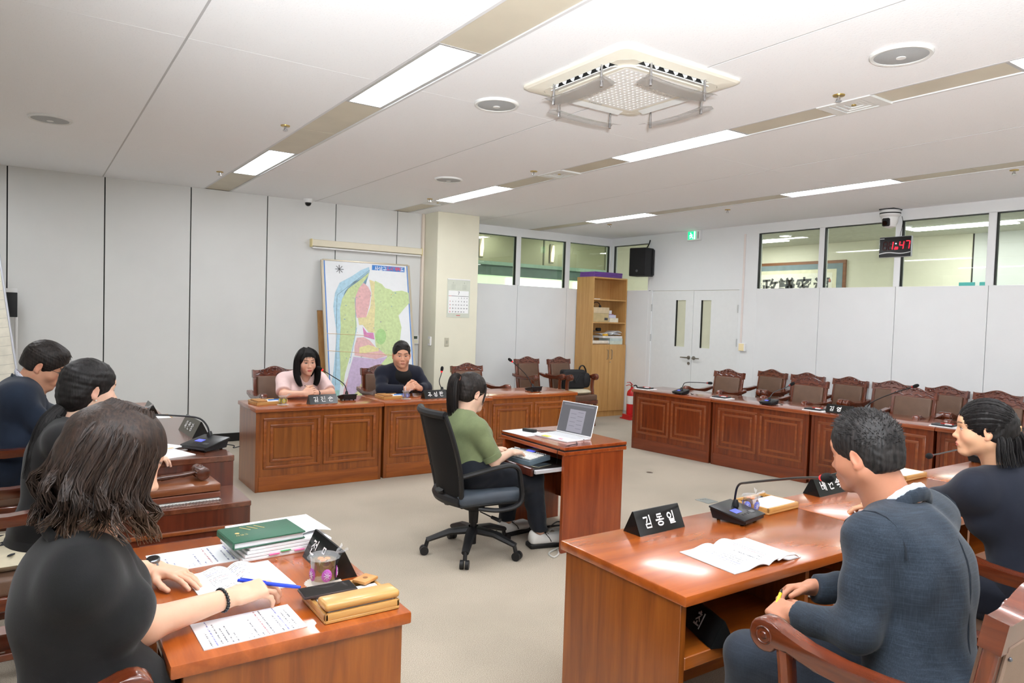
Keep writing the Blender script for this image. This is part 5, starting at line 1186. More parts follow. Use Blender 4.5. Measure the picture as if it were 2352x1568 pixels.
# -- desk of the woman in black
booklet('open printed booklet under the hands of the woman in black', (.555, 2.305, ZD), .06, .135, .26, PR1, 0, .004, True)
booklet('printed booklet lying flat at the near edge of the desk', (.50, 1.963, ZD), .02, .265, .17, PR2, 0, .003)
tag(booklet('seating plan sheet under the diary stack', (.47, 2.595, ZD), .03, .26, .20, PR3, 0, .0015), cat='paper')
t = thing('document_stack', 'thick stack of white documents with coloured index tabs', 'documents', (.745, 2.61, ZD), .06)
for k in range(4): MB().b2(-.15+.008*k, .145+.012*(k % 3), -.135, .13+.01*k, .012*k, .012*k+.011, .002).build('document', M_paper, t)
for k, (x, c) in enumerate(((-.06, (230, 90, 150)), (-.02, (70, 170, 100)), (.03, (235, 110, 170)), (.09, (235, 80, 150)))): MB().b2(x, x+.035, -.143, -.13, .012+.006*(k % 2), .0135+.006*(k % 2)).build('index_tab', mat('tab_%d' % k, c, .6, var=0), t)
MB().grid(lambda u, v: Vector((.05+.13*u, -.10+.24*v, .052+.012*math.sin(u*3)*(1-v))), 6, 5, .003).build('loose_document', M_paper, t, True)
t = thing('green_diary', 'green leather diary with gold lettering on the document stack', 'diary', (.69, 2.555, ZD+.050), .08)
M_grn = mat('green_leather', (44, 92, 70), .45, var=.05, bump=.15)
MB().b2(-.125, .125, -.088, .088, 0, .004, .002).build('back_cover', M_grn, t); MB().b2(-.12, .118, -.082, .082, .004, .021).build('pages', M_paper, t); MB().b2(-.127, .125, -.09, .09, .021, .027, .003, seg=2).build('front_cover', M_grn, t, True); MB().b2(-.129, -.122, -.09, .09, .002, .025, .003).build('spine', M_grn, t)
M_gold = mat('gold_foil', (206, 176, 104), .35, .6, var=0)
for k in range(3): MB().box((-.045+.025*k, .045, .0275), (.004, .05, .0006), rot=(0, 0, .5)).build('gold_line', M_gold, t)
text_mesh('gold_lettering', '사상구', .016, M_gold, t, Matrix.Translation((-.075, -.02, .0272)) @ Matrix.Rotation(.0, 4, 'Z'), .0003); MB().cyl((-.085, .005, .027), (-.085, .005, .0276), .008, n=12).build('gold_emblem', M_gold, t)
nameplate('black nameplate on the desk with the green diary', (.845, 2.30, ZD), -PI/2, '전  ㅁ', .27, .095, .09, align='LEFT')
cup('cut-glass cup with purple flowers and orange tea', (.778, 2.165, ZD), (190, 96, 190), (186, 156, 84), r=.040, h=.088)
tray('memo tray with closed wooden lid at the desk corner', (.79, 1.965, ZD), .0, .225, .20, lid=True, cover=False, pens=False)
t = thing('smartphone', 'black smartphone lying across the memo tray beside the purple cup', 'phone', (.735, 2.005, ZD+.036), -.04)
MB().box((0, 0, .005), (.160, .076, .009), .004, seg=2).build('case', mat('phone_case', (70, 60, 60), .3, .3, var=0), t, True); MB().box((0, 0, .0098), (.153, .070, .001), .0005).build('screen', mat('phone_glass', (14, 14, 16), .05, var=0), t)
t = thing('leather_tag', 'small tan leather pad tag on the far corner of the memo tray', 'memo pad', (.865, 2.035, ZD+.034), .5); MB().box((0, 0, .005), (.065, .05, .010), .003, seg=2).build('pad', M_leath, t, True); MB().cyl((0, .0, .0098), (0, 0, .0106), .008, n=12).build('stamp', mat('stamp_brown', (130, 84, 44), .6), t)
# -- presiding desk
t = booklet('white papers spread on the presiding desk', (.54, 3.90, .85), .35, .22, .30, PR1, 0, .003); MB().box((.05, .14, .006), (.20, .22, .003), rot=(0, 0, .25)).build('loose_sheet', M_paper, t); MB().box((.09, .05, .0085), (.03, .012, .0008)).build('yellow_tab', MATS['tab_yellow'], t)
nameplate('dark nameplate with six characters on the presiding desk', (.80, 4.44, .85), -PI/2+.05, '위 원 장', .34, .095, .09, size=.05)
mic('microphone on the presiding desk with cable looped behind it', (.765, 3.93, .85), -1.0, [(.80, 4.0, .90), (.79, 4.02, .955), (.745, 4.03, 1.0), (.63, 4.02, 1.02), (.50, 3.99, 1.035)], w=.18, d=.16)
t = thing('gavel', 'turned dark wooden gavel lying on the sounding boards', 'gavel', (.60, 3.56, .779), .12)
M_gv = wood('gavel_wood', (58, 26, 16), (96, 48, 28), .25, .7, 'x', 2)
MB().lathe([(.020, -.055), (.030, -.05), (.031, -.028), (.026, -.024), (.026, .024), (.031, .028), (.030, .05), (.020, .055)], 20, M=Matrix.Translation((.075, 0, .033)) @ Matrix.Rotation(PI/2, 4, 'X')).build('head', M_gv, t, True)
MB().tube([(-.24, 0, .020), (-.15, 0, .022), (-.10, 0, .024), (-.095, 0, .024), (-.02, 0, .027), (.0, 0, .028), (.05, 0, .032)], [.013, .014, .011, .014, .0095, .013, .010], 12).build('handle', M_gv, t, True)
t = thing('sounding_board', 'two stacked brown sounding boards under the gavel', 'sounding board', (.545, 3.55, .70), .05)
M_sb = wood('block_wood', (112, 62, 34), (140, 82, 46), .35, .4, 'x'); M_sb2 = wood('block_wood_low', (96, 48, 32), (122, 66, 44), .35, .4, 'x')
MB().b2(-.19, .19, -.115, .115, .043, .078, .006, seg=2).build('upper_board', M_sb, t, True); MB().b2(-.19, .19, -.115, .115, .012, .040, .004).build('lower_board', M_sb2, t)
f = MB(); f.b2(-.185, .185, -.112, .112, 0, .010)
for q in range(26): f.tube([(-.18+.0143*q, -.112, .002), (-.173+.0143*q, -.122, .008), (-.166+.0143*q, -.112, .002)], .0025, 5)
f.build('lace_pad', mat('lace_white', (222, 222, 220), .85), t)
# -- desk of the man with glasses
tray('memo tray on the desk of the man with glasses', (.77, 5.80, ZD), .05); cup('film-covered yellow cup on the desk of the man with glasses', (.73, 6.02, ZD), (206, 190, 60), (206, 196, 120))
nameplate('black nameplate on the desk of the man with glasses', (.80, 6.22, ZD), -PI/2, '', .26, .09, .085)
t = booklet('white papers under the hands of the man with glasses', (.43, 5.85, ZD), 0, .21, .29, PR1, 0, .003)
# -- row along the door wall
def notepad(x, y, rz, lab):
    t = thing('pen_case', lab, 'notepad', (x, y, ZD), rz, 'dark notepads along the dark red desks')
    MB().b2(-.11, .11, -.08, .08, 0, .008, .001).build('paper', M_paper, t); MB().b2(-.10, .07, -.06, .07, .008, .022, .004).build('folder', mat('folder_black', (32, 32, 36), .4), t); MB().cyl((-.04, 0, .027), (.06, .01, .027), .005, n=8).build('pen', mat('pen_red', (190, 60, 50), .4, var=0), t, True); MB().b2(.0, .05, -.03, .0, .022, .028).build('sticker', M_tw, t)
notepad(6.30, 6.29, -1.4, 'dark notepad at the extinguisher end of the dark red desks'); notepad(6.47, 5.26, -1.45, 'dark notepad beside the first joint of the dark red desks'); notepad(6.56, 4.16, -1.45, 'dark notepad on white paper beside the black nameplate'); notepad(6.70, 3.00, -1.45, 'dark notepad on white paper beside the navy jacket')
mic('microphone with level neck at the extinguisher end', (6.32, 5.74, ZD), -1.5, [(6.33, 5.74, ZD+.05), (6.33, 5.72, .83), (6.35, 5.70, .868), (6.42, 5.61, .878), (6.51, 5.52, .878)], lit=False)
mic('microphone with tilted neck on the second dark red desk', (6.50, 4.67, ZD), -1.5, [(6.50, 4.67, ZD+.05), (6.50, 4.66, .81), (6.53, 4.63, .87), (6.58, 4.56, .91), (6.62, 4.52, .945)], lit=False)
mic('tall microphone beside the black nameplate on the dark red desk', (6.72, 3.74, ZD), -1.5, [(6.72, 3.74, ZD+.05), (6.72, 3.70, .85), (6.74, 3.6, .92), (6.76, 3.44, 1.0), (6.77, 3.34, 1.045)], lit=False)
nameplate('black nameplate on the dark red desks', (6.60, 3.93, ZD), -PI/2+a7, '김 영', .26, align='LEFT')
# -- clerk's desk
t = thing('laptop', 'white laptop open on the clerk desk', 'laptop', (3.20, 4.02, .722), math.radians(6))
M_lapw = mat('laptop_white', (232, 233, 236), .35, var=0)
MB().b2(-.125, .115, -.18, .18, 0, .012, .004, seg=2).build('base', M_lapw, t, True)
for r in range(5):
    for c in range(14): pass
kb = MB()
for r in range(5):
    for c in range(14): kb.b2(-.02+.022*r, -.001+.022*r, -.165+.0235*c, -.145+.0235*c, .012, .0135)
o = kb.build('keys', mat('key_white', (214, 216, 220), .5, var=0), t); o['kind'] = 'stuff'
TL = Matrix.Translation((.113, 0, .012)) @ Matrix.Rotation(.26, 4, 'Y')
sc = MB().box((.004, 0, .118), (.006, .36, .235), .002, M=TL).build('screen_lid', M_lapw, t)
MB().box((.0005, 0, .120), (.001, .350, .222), M=TL).build('screen', emis('laptop_screen', (74, 74, 78), .55), sc)
MB().box((-.0004, 0, .10), (.0006, .16, .165), M=TL).build('document_window', emis('laptop_page', (116, 114, 122), .6), sc)
for r in range(9): MB().box((-.001, .035 if r % 2 else -.035, .165-.015*r), (.0004, .055, .003), M=TL).build('text_line', emis('laptop_text', (84, 84, 92), .5), sc)
MB().box((-.0004, 0, .215), (.0006, .30, .012), M=TL).build('tool_bar', emis('laptop_bar', (92, 92, 98), .55), sc)
MB().box((-.105, .05, .0128), (.045, .07, .001)).build('yellow_sticker', mat('stick_y', (238, 236, 90), .6, var=0), t); MB().box((-.10, -.09, .0128), (.022, .035, .001)).build('pink_sticker', mat('stick_p', (240, 130, 160), .6, var=0), t)
tag(booklet('white sheet half under the laptop', (3.07, 4.30, .722), .1, .21, .28, PR1, 0, .0015), cat='paper')
t = thing('voice_recorder', 'black voice recorder lying on the white sheet', 'recorder', (3.12, 4.31, .7245), 1.9); MB().box((0, 0, .011), (.11, .042, .021), .005, seg=2).build('case', M_pl, t, True); MB().box((0, 0, .0218), (.04, .028, .001)).build('display', mat('rec_lcd', (80, 90, 84), .3, var=0), t)
tag(MB().tube(smooth_path([(3.16, 4.30, .73), (3.25, 4.28, .727), (3.33, 4.20, .727), (3.36, 4.12, .727), (3.30, 3.90, .727), (3.25, 3.835, .732)], 6), .0028, 6).build('black_cable', M_blk, None, True), 'thin black cord running behind the laptop', 'cable')
tag(MB().tube(smooth_path([(3.17, 3.82, .727), (3.12, 3.75, .727), (3.04, 3.73, .726), (2.958, 3.75, .70), (2.99, 3.80, .62), (3.02, 3.84, .58)], 6), .0025, 6).build('black_cable', M_blk, None, True), 'black cable hanging from the laptop into the keyboard tray', 'cable')
t = thing('stenotype_keyboard', 'white and grey-blue stenotype keyboard on the pull-out tray', 'keyboard', (2.90, 4.08, .573), math.radians(8))
MB().prism([(-.10, 0), (.10, .02), (.10, .052), (-.10, .030)], -.175, .175, axis='y').build('body', mat('kbd_grey', (112, 128, 140), .4, var=0), t)
TK = Matrix.Translation((0, 0, .0425)) @ Matrix.Rotation(-.11, 4, 'Y')
for r in range(5):
    for c in range(15): MB().box((-.075+.028*r, -.155+.022*c, .006), (.024, .019, .009), .002, M=TK).build('key', mat('key_ivory', (226, 226, 222), .45, var=0), t)
MB().box((.078, .0, .006), (.028, .07, .004), M=TK).build('display', M_lcd, t)
for c in range(12): MB().sphere(TK @ Vector((.078, (-.15 if c < 6 else .055)+.017*c*(1 if c < 6 else .6), .005)), .0045, 8, 5).build('function_key', M_npw, t)
t = thing('smartphone', 'dark smartphone beside the keyboard on the pull-out tray', 'phone', (2.90, 3.86, .573), .3); MB().box((0, 0, .004), (.15, .07, .008), .003, seg=2).build('case', mat('phone_gold', (150, 146, 130), .3, .5, var=0), t, True); MB().box((0, 0, .0085), (.142, .064, .001)).build('screen', MATS['phone_glass'], t)
random.seed(11)
for k in range(4):
    p = [(3.30-.05*k, 3.98+.09*k, .006)]
    for q in range(6): p.append((3.05+random.uniform(-.02, .36), 3.78+random.uniform(0, .5), .006+.004*random.random()))
    tag(MB().tube(smooth_path(p, 6), .005, 6).build('floor_cable', (M_blk, mat('cable_white', (206, 206, 200), .5, var=0))[k % 2], None, True), 'loose cable lying on the carpet under the clerk desk', 'cable', 'cables under the clerk desk')
tag(MB().tube(smooth_path([(3.02, 3.80, .006), (2.95, 3.70, .006), (2.88, 3.66, .006), (2.90, 3.74, .006), (3.02, 3.79, .006), (3.15, 3.80, .006)], 6), .006, 6).build('floor_cable', MATS['cable_white'], None, True), 'white cable looped out beside the clerk desk', 'cable')
# ================================================================ people (implicit surfaces, one continuous body mesh each)
V3 = lambda p: np.array(p, dtype=np.float32)
def nrm(v): v = np.array(v, dtype=float); return v/np.linalg.norm(v)
class Prim: pass
def _mk(f, lo, hi, k, op):
    p = Prim(); p.f, p.lo, p.hi, p.k, p.op = f, np.array(lo), np.array(hi), k, op; return p
def ell(c, r, R=None, k=.02, op='u'):
    c = V3(c); r = V3(r); R = np.eye(3, dtype=np.float32) if R is None else np.array(R, dtype=np.float32)
    def f(x, y, z):
        x = x-c[0]; y = y-c[1]; z = z-c[2]
        k0 = 0; k1 = 0
        for i in range(3):
            q = (x*R[0, i]+y*R[1, i]+z*R[2, i])/r[i]; k0 = k0+q*q; q2 = q/r[i]; k1 = k1+q2*q2
        k0 = np.sqrt(k0); k1 = np.sqrt(k1)+1e-9
        return k0*(k0-1)/k1
    e = np.sqrt(((R*r[None, :])**2).sum(1))
    return _mk(f, c-e, c+e, k, op)
def cone(a, b, ra, rb, k=.02, op='u', flat=None, cut=None):
    """tapered capsule; flat=(direction, factor) squashes the section along a direction; cut=(point, normal) trims it"""
    a = V3(a); b = V3(b); d = b-a; L2 = float(d@d)+1e-12
    fd = None if flat is None else (V3(nrm(flat[0])), flat[1])
    cp = None if cut is None else (V3(cut[0]), V3(nrm(cut[1])))
    def f(x, y, z):
        px, py, pz_ = x-a[0], y-a[1], z-a[2]
        t = np.clip((px*d[0]+py*d[1]+pz_*d[2])/L2, 0, 1)
        qx, qy, qz = px-t*d[0], py-t*d[1], pz_-t*d[2]
        if fd is not None:
            s = (qx*fd[0][0]+qy*fd[0][1]+qz*fd[0][2])*(1/fd[1]-1); qx = qx+s*fd[0][0]; qy = qy+s*fd[0][1]; qz = qz+s*fd[0][2]
        r = np.sqrt(qx*qx+qy*qy+qz*qz)-(ra+(rb-ra)*t)
        if cp is not None: r = np.maximum(r, (x-cp[0][0])*cp[1][0]+(y-cp[0][1])*cp[1][1]+(z-cp[0][2])*cp[1][2])
        return r
    m = max(ra, rb)
    return _mk(f, np.minimum(a, b)-m, np.maximum(a, b)+m, k, op)
def rbox(c, h, R, rd, k=.01, op='u'):
    c = V3(c); h = V3(h); R = np.array(R, dtype=np.float32)
    def f(x, y, z):
        x = x-c[0]; y = y-c[1]; z = z-c[2]; o = 0; m = None
        for i in range(3):
            q = np.abs(x*R[0, i]+y*R[1, i]+z*R[2, i])-(h[i]-rd); o = o+np.maximum(q, 0)**2; m = q if m is None else np.maximum(m, q)
        return np.sqrt(o)+np.minimum(m, 0)-rd
    e = np.abs(R) @ h
    return _mk(f, c-e, c+e, k, op)
def halfspace(p, n, lo=None, hi=None, k=0.0, op='s'):
    """removes everything on the side the normal points to"""
    p = V3(p); n = V3(nrm(n))
    def f(x, y, z): return -((x-p[0])*n[0]+(y-p[1])*n[1]+(z-p[2])*n[2])
    q = _mk(f, np.array(lo if lo is not None else (-9, -9, -9)), np.array(hi if hi is not None else (9, 9, 9)), k, op); return q
def sdf_mesh(prims, h, noise=None, pad=None):
    us = [p for p in prims if p.op == 'u']
    lo = np.min([p.lo for p in us], axis=0)-3*h; hi = np.max([p.hi for p in us], axis=0)+3*h
    n = np.ceil((hi-lo)/h).astype(int)+1
    D = np.full(n, 1.0, dtype=np.float32)
    ax = [(lo[i]+h*np.arange(n[i])).astype(np.float32) for i in range(3)]
    for p in prims:
        m = p.k+3*h+.004
        i0 = np.maximum(0, np.floor((p.lo-m-lo)/h).astype(int)); i1 = np.minimum(n, np.ceil((p.hi+m-lo)/h).astype(int)+1)
        if (i1 <= i0).any(): continue
        sl = tuple(slice(i0[i], i1[i]) for i in range(3))
        d = p.f(ax[0][sl[0]][:, None, None], ax[1][sl[1]][None, :, None], ax[2][sl[2]][None, None, :])
        a = D[sl]
        if p.op == 'u':
            if p.k > 0:
                w = np.clip(.5+.5*(a-d)/p.k, 0, 1); D[sl] = a+(d-a)*w-p.k*w*(1-w)
            else: D[sl] = np.minimum(a, d)
        else:
            b = -d
            if p.k > 0:
                w = np.clip(.5-.5*(a-b)/p.k, 0, 1); D[sl] = a+(b-a)*w+p.k*w*(1-w)
            else: D[sl] = np.maximum(a, b)
    if noise is not None:
        amp, fr, seed = noise; rg = np.random.RandomState(seed)
        X, Y, Z = np.meshgrid(*ax, indexing='ij', sparse=True); acc = 0
        for q in range(5):
            kx, ky, kz = rg.normal(size=3)*fr; acc = acc+np.sin(kx*X+ky*Y+kz*Z+rg.uniform(0, 6.28)+1.3*np.sin(ky*.6*X-kx*.5*Z))
        D = D+(amp/2.2*acc).astype(np.float32)
    S_ = D < 0
    n1 = n-1
    c = np.zeros(n1, dtype=np.int8)
    offs = [(i, j, k) for i in (0, 1) for j in (0, 1) for k in (0, 1)]
    for o in offs: c += S_[o[0]:o[0]+n1[0], o[1]:o[1]+n1[1], o[2]:o[2]+n1[2]]
    act = (c > 0) & (c < 8); idx = np.argwhere(act)
    vid = np.full(n1, -1, dtype=np.int64); vid[act] = np.arange(len(idx))
    pos = np.zeros((len(idx), 3)); cnt = np.zeros(len(idx))
    for a in offs:
        for e in range(3):
            if a[e]: continue
            b = list(a); b[e] = 1
            va = D[idx[:, 0]+a[0], idx[:, 1]+a[1], idx[:, 2]+a[2]]; vb = D[idx[:, 0]+b[0], idx[:, 1]+b[1], idx[:, 2]+b[2]]
            m = (va < 0) != (vb < 0); t = np.where(m, va/(va-vb+1e-12), 0)
            q = np.array(a, float)[None, :].repeat(len(idx), 0); q[:, e] += t
            pos += q*m[:, None]; cnt += m
    verts = lo+h*(idx+pos/np.maximum(cnt, 1)[:, None])
    faces = []
    for e in range(3):
        sa = [slice(1, n1[i]) for i in range(3)]; sb = list(sa); sa[e] = slice(0, n1[e]); sb[e] = slice(1, n1[e]+1)
        A = S_[tuple(sa)]; B = S_[tuple(sb)]
        ij = np.argwhere(A != B)
        if len(ij) == 0: continue
        f1, f2 = (e+1) % 3, (e+2) % 3
        base = ij.copy(); base[:, f1] += 1; base[:, f2] += 1
        q = []
        for (u, v) in ((1, 1), (0, 1), (0, 0), (1, 0)):
            g = base.copy(); g[:, f1] -= u; g[:, f2] -= v; q.append(vid[g[:, 0], g[:, 1], g[:, 2]])
        q = np.stack(q, 1); fl = A[tuple(ij.T)]; q[~fl] = q[~fl][:, ::-1]
        faces.append(q)
    faces = np.concatenate(faces) if faces else np.zeros((0, 4), int)
    faces = faces[(faces >= 0).all(1)]
    return verts, faces
def to_mesh(name, parts, origin, col=None):
    """join (verts, faces) arrays to one mesh; col = per-vertex colours"""
    V = np.concatenate([p[0] for p in parts])-np.array(origin)[None]; F = []; o = 0
    for v, f in parts: F.append(f+o); o += len(v)
    F = np.concatenate(F)
    me = bpy.data.meshes.new(name); me.vertices.add(len(V)); me.vertices.foreach_set('co', V.astype(np.float32).ravel())
    me.loops.add(len(F)*4); me.loops.foreach_set('vertex_index', F.astype(np.int32).ravel())
    me.polygons.add(len(F)); me.polygons.foreach_set('loop_start', np.arange(0, len(F)*4, 4, dtype=np.int32)); me.polygons.foreach_set('loop_total', np.full(len(F), 4, dtype=np.int32))
    me.update(calc_edges=True); me.shade_smooth()
    if col is not None:
        a = me.color_attributes.new('Col', 'FLOAT_COLOR', 'POINT'); a.data.foreach_set('color', np.concatenate([col, np.ones((len(col), 1))], 1).astype(np.float32).ravel())
    return me
def skin_mat():
    m, nt, b = new_mat('skin')
    a = nt.nodes.new('ShaderNodeVertexColor'); a.layer_name = 'Col'
    tc = nt.nodes.new('ShaderNodeTexCoord'); n = nt.nodes.new('ShaderNodeTexNoise'); n.inputs['Scale'].default_value = 60; n.inputs['Detail'].default_value = 4; nt.links.new(tc.outputs['Object'], n.inputs['Vector'])
    r = nt.nodes.new('ShaderNodeValToRGB'); r.color_ramp.elements[0].color = (.93, .90, .88, 1); r.color_ramp.elements[1].color = (1, 1, 1, 1); nt.links.new(n.outputs['Fac'], r.inputs['Fac'])
    mx = nt.nodes.new('ShaderNodeMix'); mx.data_type = 'RGBA'; mx.blend_type = 'MULTIPLY'; mx.inputs[0].default_value = 1
    nt.links.new(a.outputs['Color'], mx.inputs[6]); nt.links.new(r.outputs['Color'], mx.inputs[7]); nt.links.new(mx.outputs[2], b.inputs['Base Color'])
    b.inputs['Roughness'].default_value = .48; b.inputs['Subsurface Weight'].default_value = .12; b.inputs['Subsurface Radius'].default_value = (.01, .004, .002); b.inputs['Subsurface Scale'].default_value = .6; b.inputs['Specular IOR Level'].default_value = .4
    return m
M_skin = skin_mat()
def hair_mat(name, dark, light, zgrad=None):
    m, nt, b = new_mat(name)
    tc = nt.nodes.new('ShaderNodeTexCoord'); mp_ = nt.nodes.new('ShaderNodeMapping'); mp_.inputs['Scale'].default_value = (150, 150, 12); nt.links.new(tc.outputs['Object'], mp_.inputs['Vector'])
    n = nt.nodes.new('ShaderNodeTexNoise'); n.inputs['Scale'].default_value = 1; n.inputs['Detail'].default_value = 3; nt.links.new(mp_.outputs['Vector'], n.inputs['Vector'])
    r = nt.nodes.new('ShaderNodeValToRGB'); r.color_ramp.elements[0].color = (*lin(dark), 1); r.color_ramp.elements[1].color = (*lin(light), 1); r.color_ramp.elements[0].position = .35; r.color_ramp.elements[1].position = .75
    nt.links.new(n.outputs['Fac'], r.inputs['Fac']); out = r.outputs['Color']
    if zgrad:
        sp = nt.nodes.new('ShaderNodeSeparateXYZ'); nt.links.new(tc.outputs['Object'], sp.inputs[0]); mr = nt.nodes.new('ShaderNodeMapRange'); mr.inputs['From Min'].default_value = zgrad[0]; mr.inputs['From Max'].default_value = zgrad[1]; nt.links.new(sp.outputs['Z'], mr.inputs['Value'])
        mx = nt.nodes.new('ShaderNodeMix'); mx.data_type = 'RGBA'; nt.links.new(mr.outputs[0], mx.inputs[0]); mx.inputs[6].default_value = (*lin(zgrad[2]), 1); nt.links.new(out, mx.inputs[7]); out = mx.outputs[2]
    nt.links.new(out, b.inputs['Base Color']); b.inputs['Roughness'].default_value = .5; b.inputs['Specular IOR Level'].default_value = .3
    bp = nt.nodes.new('ShaderNodeBump'); bp.inputs['Strength'].default_value = .5; bp.inputs['Distance'].default_value = .003; nt.links.new(n.outputs['Fac'], bp.inputs['Height']); nt.links.new(bp.outputs['Normal'], b.inputs['Normal'])
    return m
def cloth_mat(name, rgb, weave=420, check=None, bump=.25, var=.10):
    m, nt, b = new_mat(name); c = lin(rgb)
    tc = nt.nodes.new('ShaderNodeTexCoord'); n = nt.nodes.new('ShaderNodeTexNoise'); n.inputs['Scale'].default_value = 9; n.inputs['Detail'].default_value = 8; n.inputs['Roughness'].default_value = .7; nt.links.new(tc.outputs['Object'], n.inputs['Vector'])
    r = nt.nodes.new('ShaderNodeValToRGB'); r.color_ramp.elements[0].color = (*[v*(1-var*2) for v in c], 1); r.color_ramp.elements[1].color = (*[min(1, v*(1+var*2)) for v in c], 1); r.color_ramp.elements[0].position = .3; r.color_ramp.elements[1].position = .7; nt.links.new(n.outputs['Fac'], r.inputs['Fac']); out = r.outputs['Color']
    if check:
        for sc3 in ((420, 420, 14), (16, 16, 420)):
            mp_ = nt.nodes.new('ShaderNodeMapping'); mp_.inputs['Scale'].default_value = sc3; nt.links.new(tc.outputs['Object'], mp_.inputs['Vector'])
            w = nt.nodes.new('ShaderNodeTexNoise'); w.inputs['Scale'].default_value = check[0]; w.inputs['Detail'].default_value = 2; nt.links.new(mp_.outputs['Vector'], w.inputs['Vector'])
            mr = nt.nodes.new('ShaderNodeMapRange'); mr.inputs['From Min'].default_value = .45; mr.inputs['From Max'].default_value = .75; mr.inputs['To Max'].default_value = .36; nt.links.new(w.outputs['Fac'], mr.inputs['Value'])
            mx = nt.nodes.new('ShaderNodeMix'); mx.data_type = 'RGBA'; nt.links.new(mr.outputs[0], mx.inputs[0]); nt.links.new(out, mx.inputs[6]); mx.inputs[7].default_value = (*lin(check[1]), 1); out = mx.outputs[2]
    nt.links.new(out, b.inputs['Base Color']); b.inputs['Roughness'].default_value = .85; b.inputs['Specular IOR Level'].default_value = .25; b.inputs['Sheen Weight'].default_value = .12
    n2 = nt.nodes.new('ShaderNodeTexNoise'); n2.inputs['Scale'].default_value = weave; nt.links.new(tc.outputs['Object'], n2.inputs['Vector']); bp = nt.nodes.new('ShaderNodeBump'); bp.inputs['Strength'].default_value = bump; bp.inputs['Distance'].default_value = .002; nt.links.new(n2.outputs['Fac'], bp.inputs['Height']); nt.links.new(bp.outputs['Normal'], b.inputs['Normal'])
    return m
# ---------------------------------------------------------------- anatomy
def rotm(yaw, pitch=0, roll=0):
    """columns = forward, left, up for a heading yaw (deg from +x), pitch (deg, + looks down), roll (deg, + tips to the left)"""
    y, p, r = map(math.radians, (yaw, pitch, roll))
    M = Matrix.Rotation(y, 3, 'Z') @ Matrix.Rotation(p, 3, 'Y') @ Matrix.Rotation(-r, 3, 'X')
    return np.array(M)
class Fr:
    def __init__(s, o, R, sc=1.0): s.o, s.R, s.sc = np.array(o, float), np.array(R, float), sc
    def p(s, *v): return s.o+s.R @ (np.array(v, float)*s.sc)
    def loc(s, V): return ((V-s.o[None]) @ s.R)/s.sc
def head_prims(F, fem=False, wide=1.0):
    s = F.sc; E = lambda c, r, k=.02, op='u', R=None: ell(F.p(*c), [q*s for q in r], F.R if R is None else F.R @ R, k*s, op)
    C = lambda a, b, ra, rb, k=.015, op='u': cone(F.p(*a), F.p(*b), ra*s, rb*s, k*s, op)
    w = wide; jaw = .040 if fem else .047
    P = [E((-.012, 0, .035), (.096, .077*w, .083)), E((.026, 0, -.018), (.066, .064*w, .082), .03), C((-.012, jaw*w, -.055), (.058, .010, -.097), .030, .020, .03), C((-.012, -jaw*w, -.055), (.058, -.010, -.097), .030, .020, .03)]
    for sy in (-1, 1): P += [E((.052, sy*.038*w, -.032), (.026, .026, .026), .03), C((.080, sy*.010, .020), (.062, sy*.046, .017), .011, .009, .012)]
    P += [E((.074, 0, .040), (.018, .045, .025), .03), C((.084, 0, .010), (.101, 0, -.030), .0085, .0105, .012), E((.106, 0, -.034), (.0105, .010, .0095), .008)]
    for sy in (-1, 1): P += [E((.094, sy*.0125, -.038), (.0105, .0068, .0075), .008)]
    P += [E((.078, 0, -.068), (.022, .030, .022), .02), E((.097, 0, -.0655), (.0075, .019, .0045), .005), E((.0955, 0, -.0745), (.0075, .016, .0055), .005), E((.074, 0, -.101), (.020, .020, .016), .02)]
    for sy in (-1, 1): P += [E((.100, sy*.0315, .002), (.018, .0155, .0095), .010, 's'), E((.0735, sy*.0315, .0005), (.0135, .0145, .0115), .003)]
    P += [C((.103, -.012, -.070), (.103, .012, -.070), .0016, .0016, .003, 's')]
    for sy in (-1, 1):
        Re = np.array(Matrix.Rotation(sy*.35, 3, 'Z') @ Matrix.Rotation(.18, 3, 'Y'))
        P += [E((-.012, sy*.079*w, -.006), (.018, .0065, .031), .006, 'u', Re), E((-.010, sy*.0865*w, -.002), (.010, .006, .018), .005, 's', Re), E((-.006, sy*.079*w, -.032), (.009, .006, .009), .005)]
    return P
def neck_prims(F, N, fem=False):
    s = F.sc; r = (.050 if fem else .060)*s
    return [cone(F.p(-.018, 0, -.045), F.p(-.008, 0, -.085)*.35+(np.array(N)+(0, 0, .02))*.65, r, r*1.05, .03*s), cone(F.p(-.022, 0, -.03), np.array(N)-(0, 0, .06), r*.95, r*1.25, .03*s)]
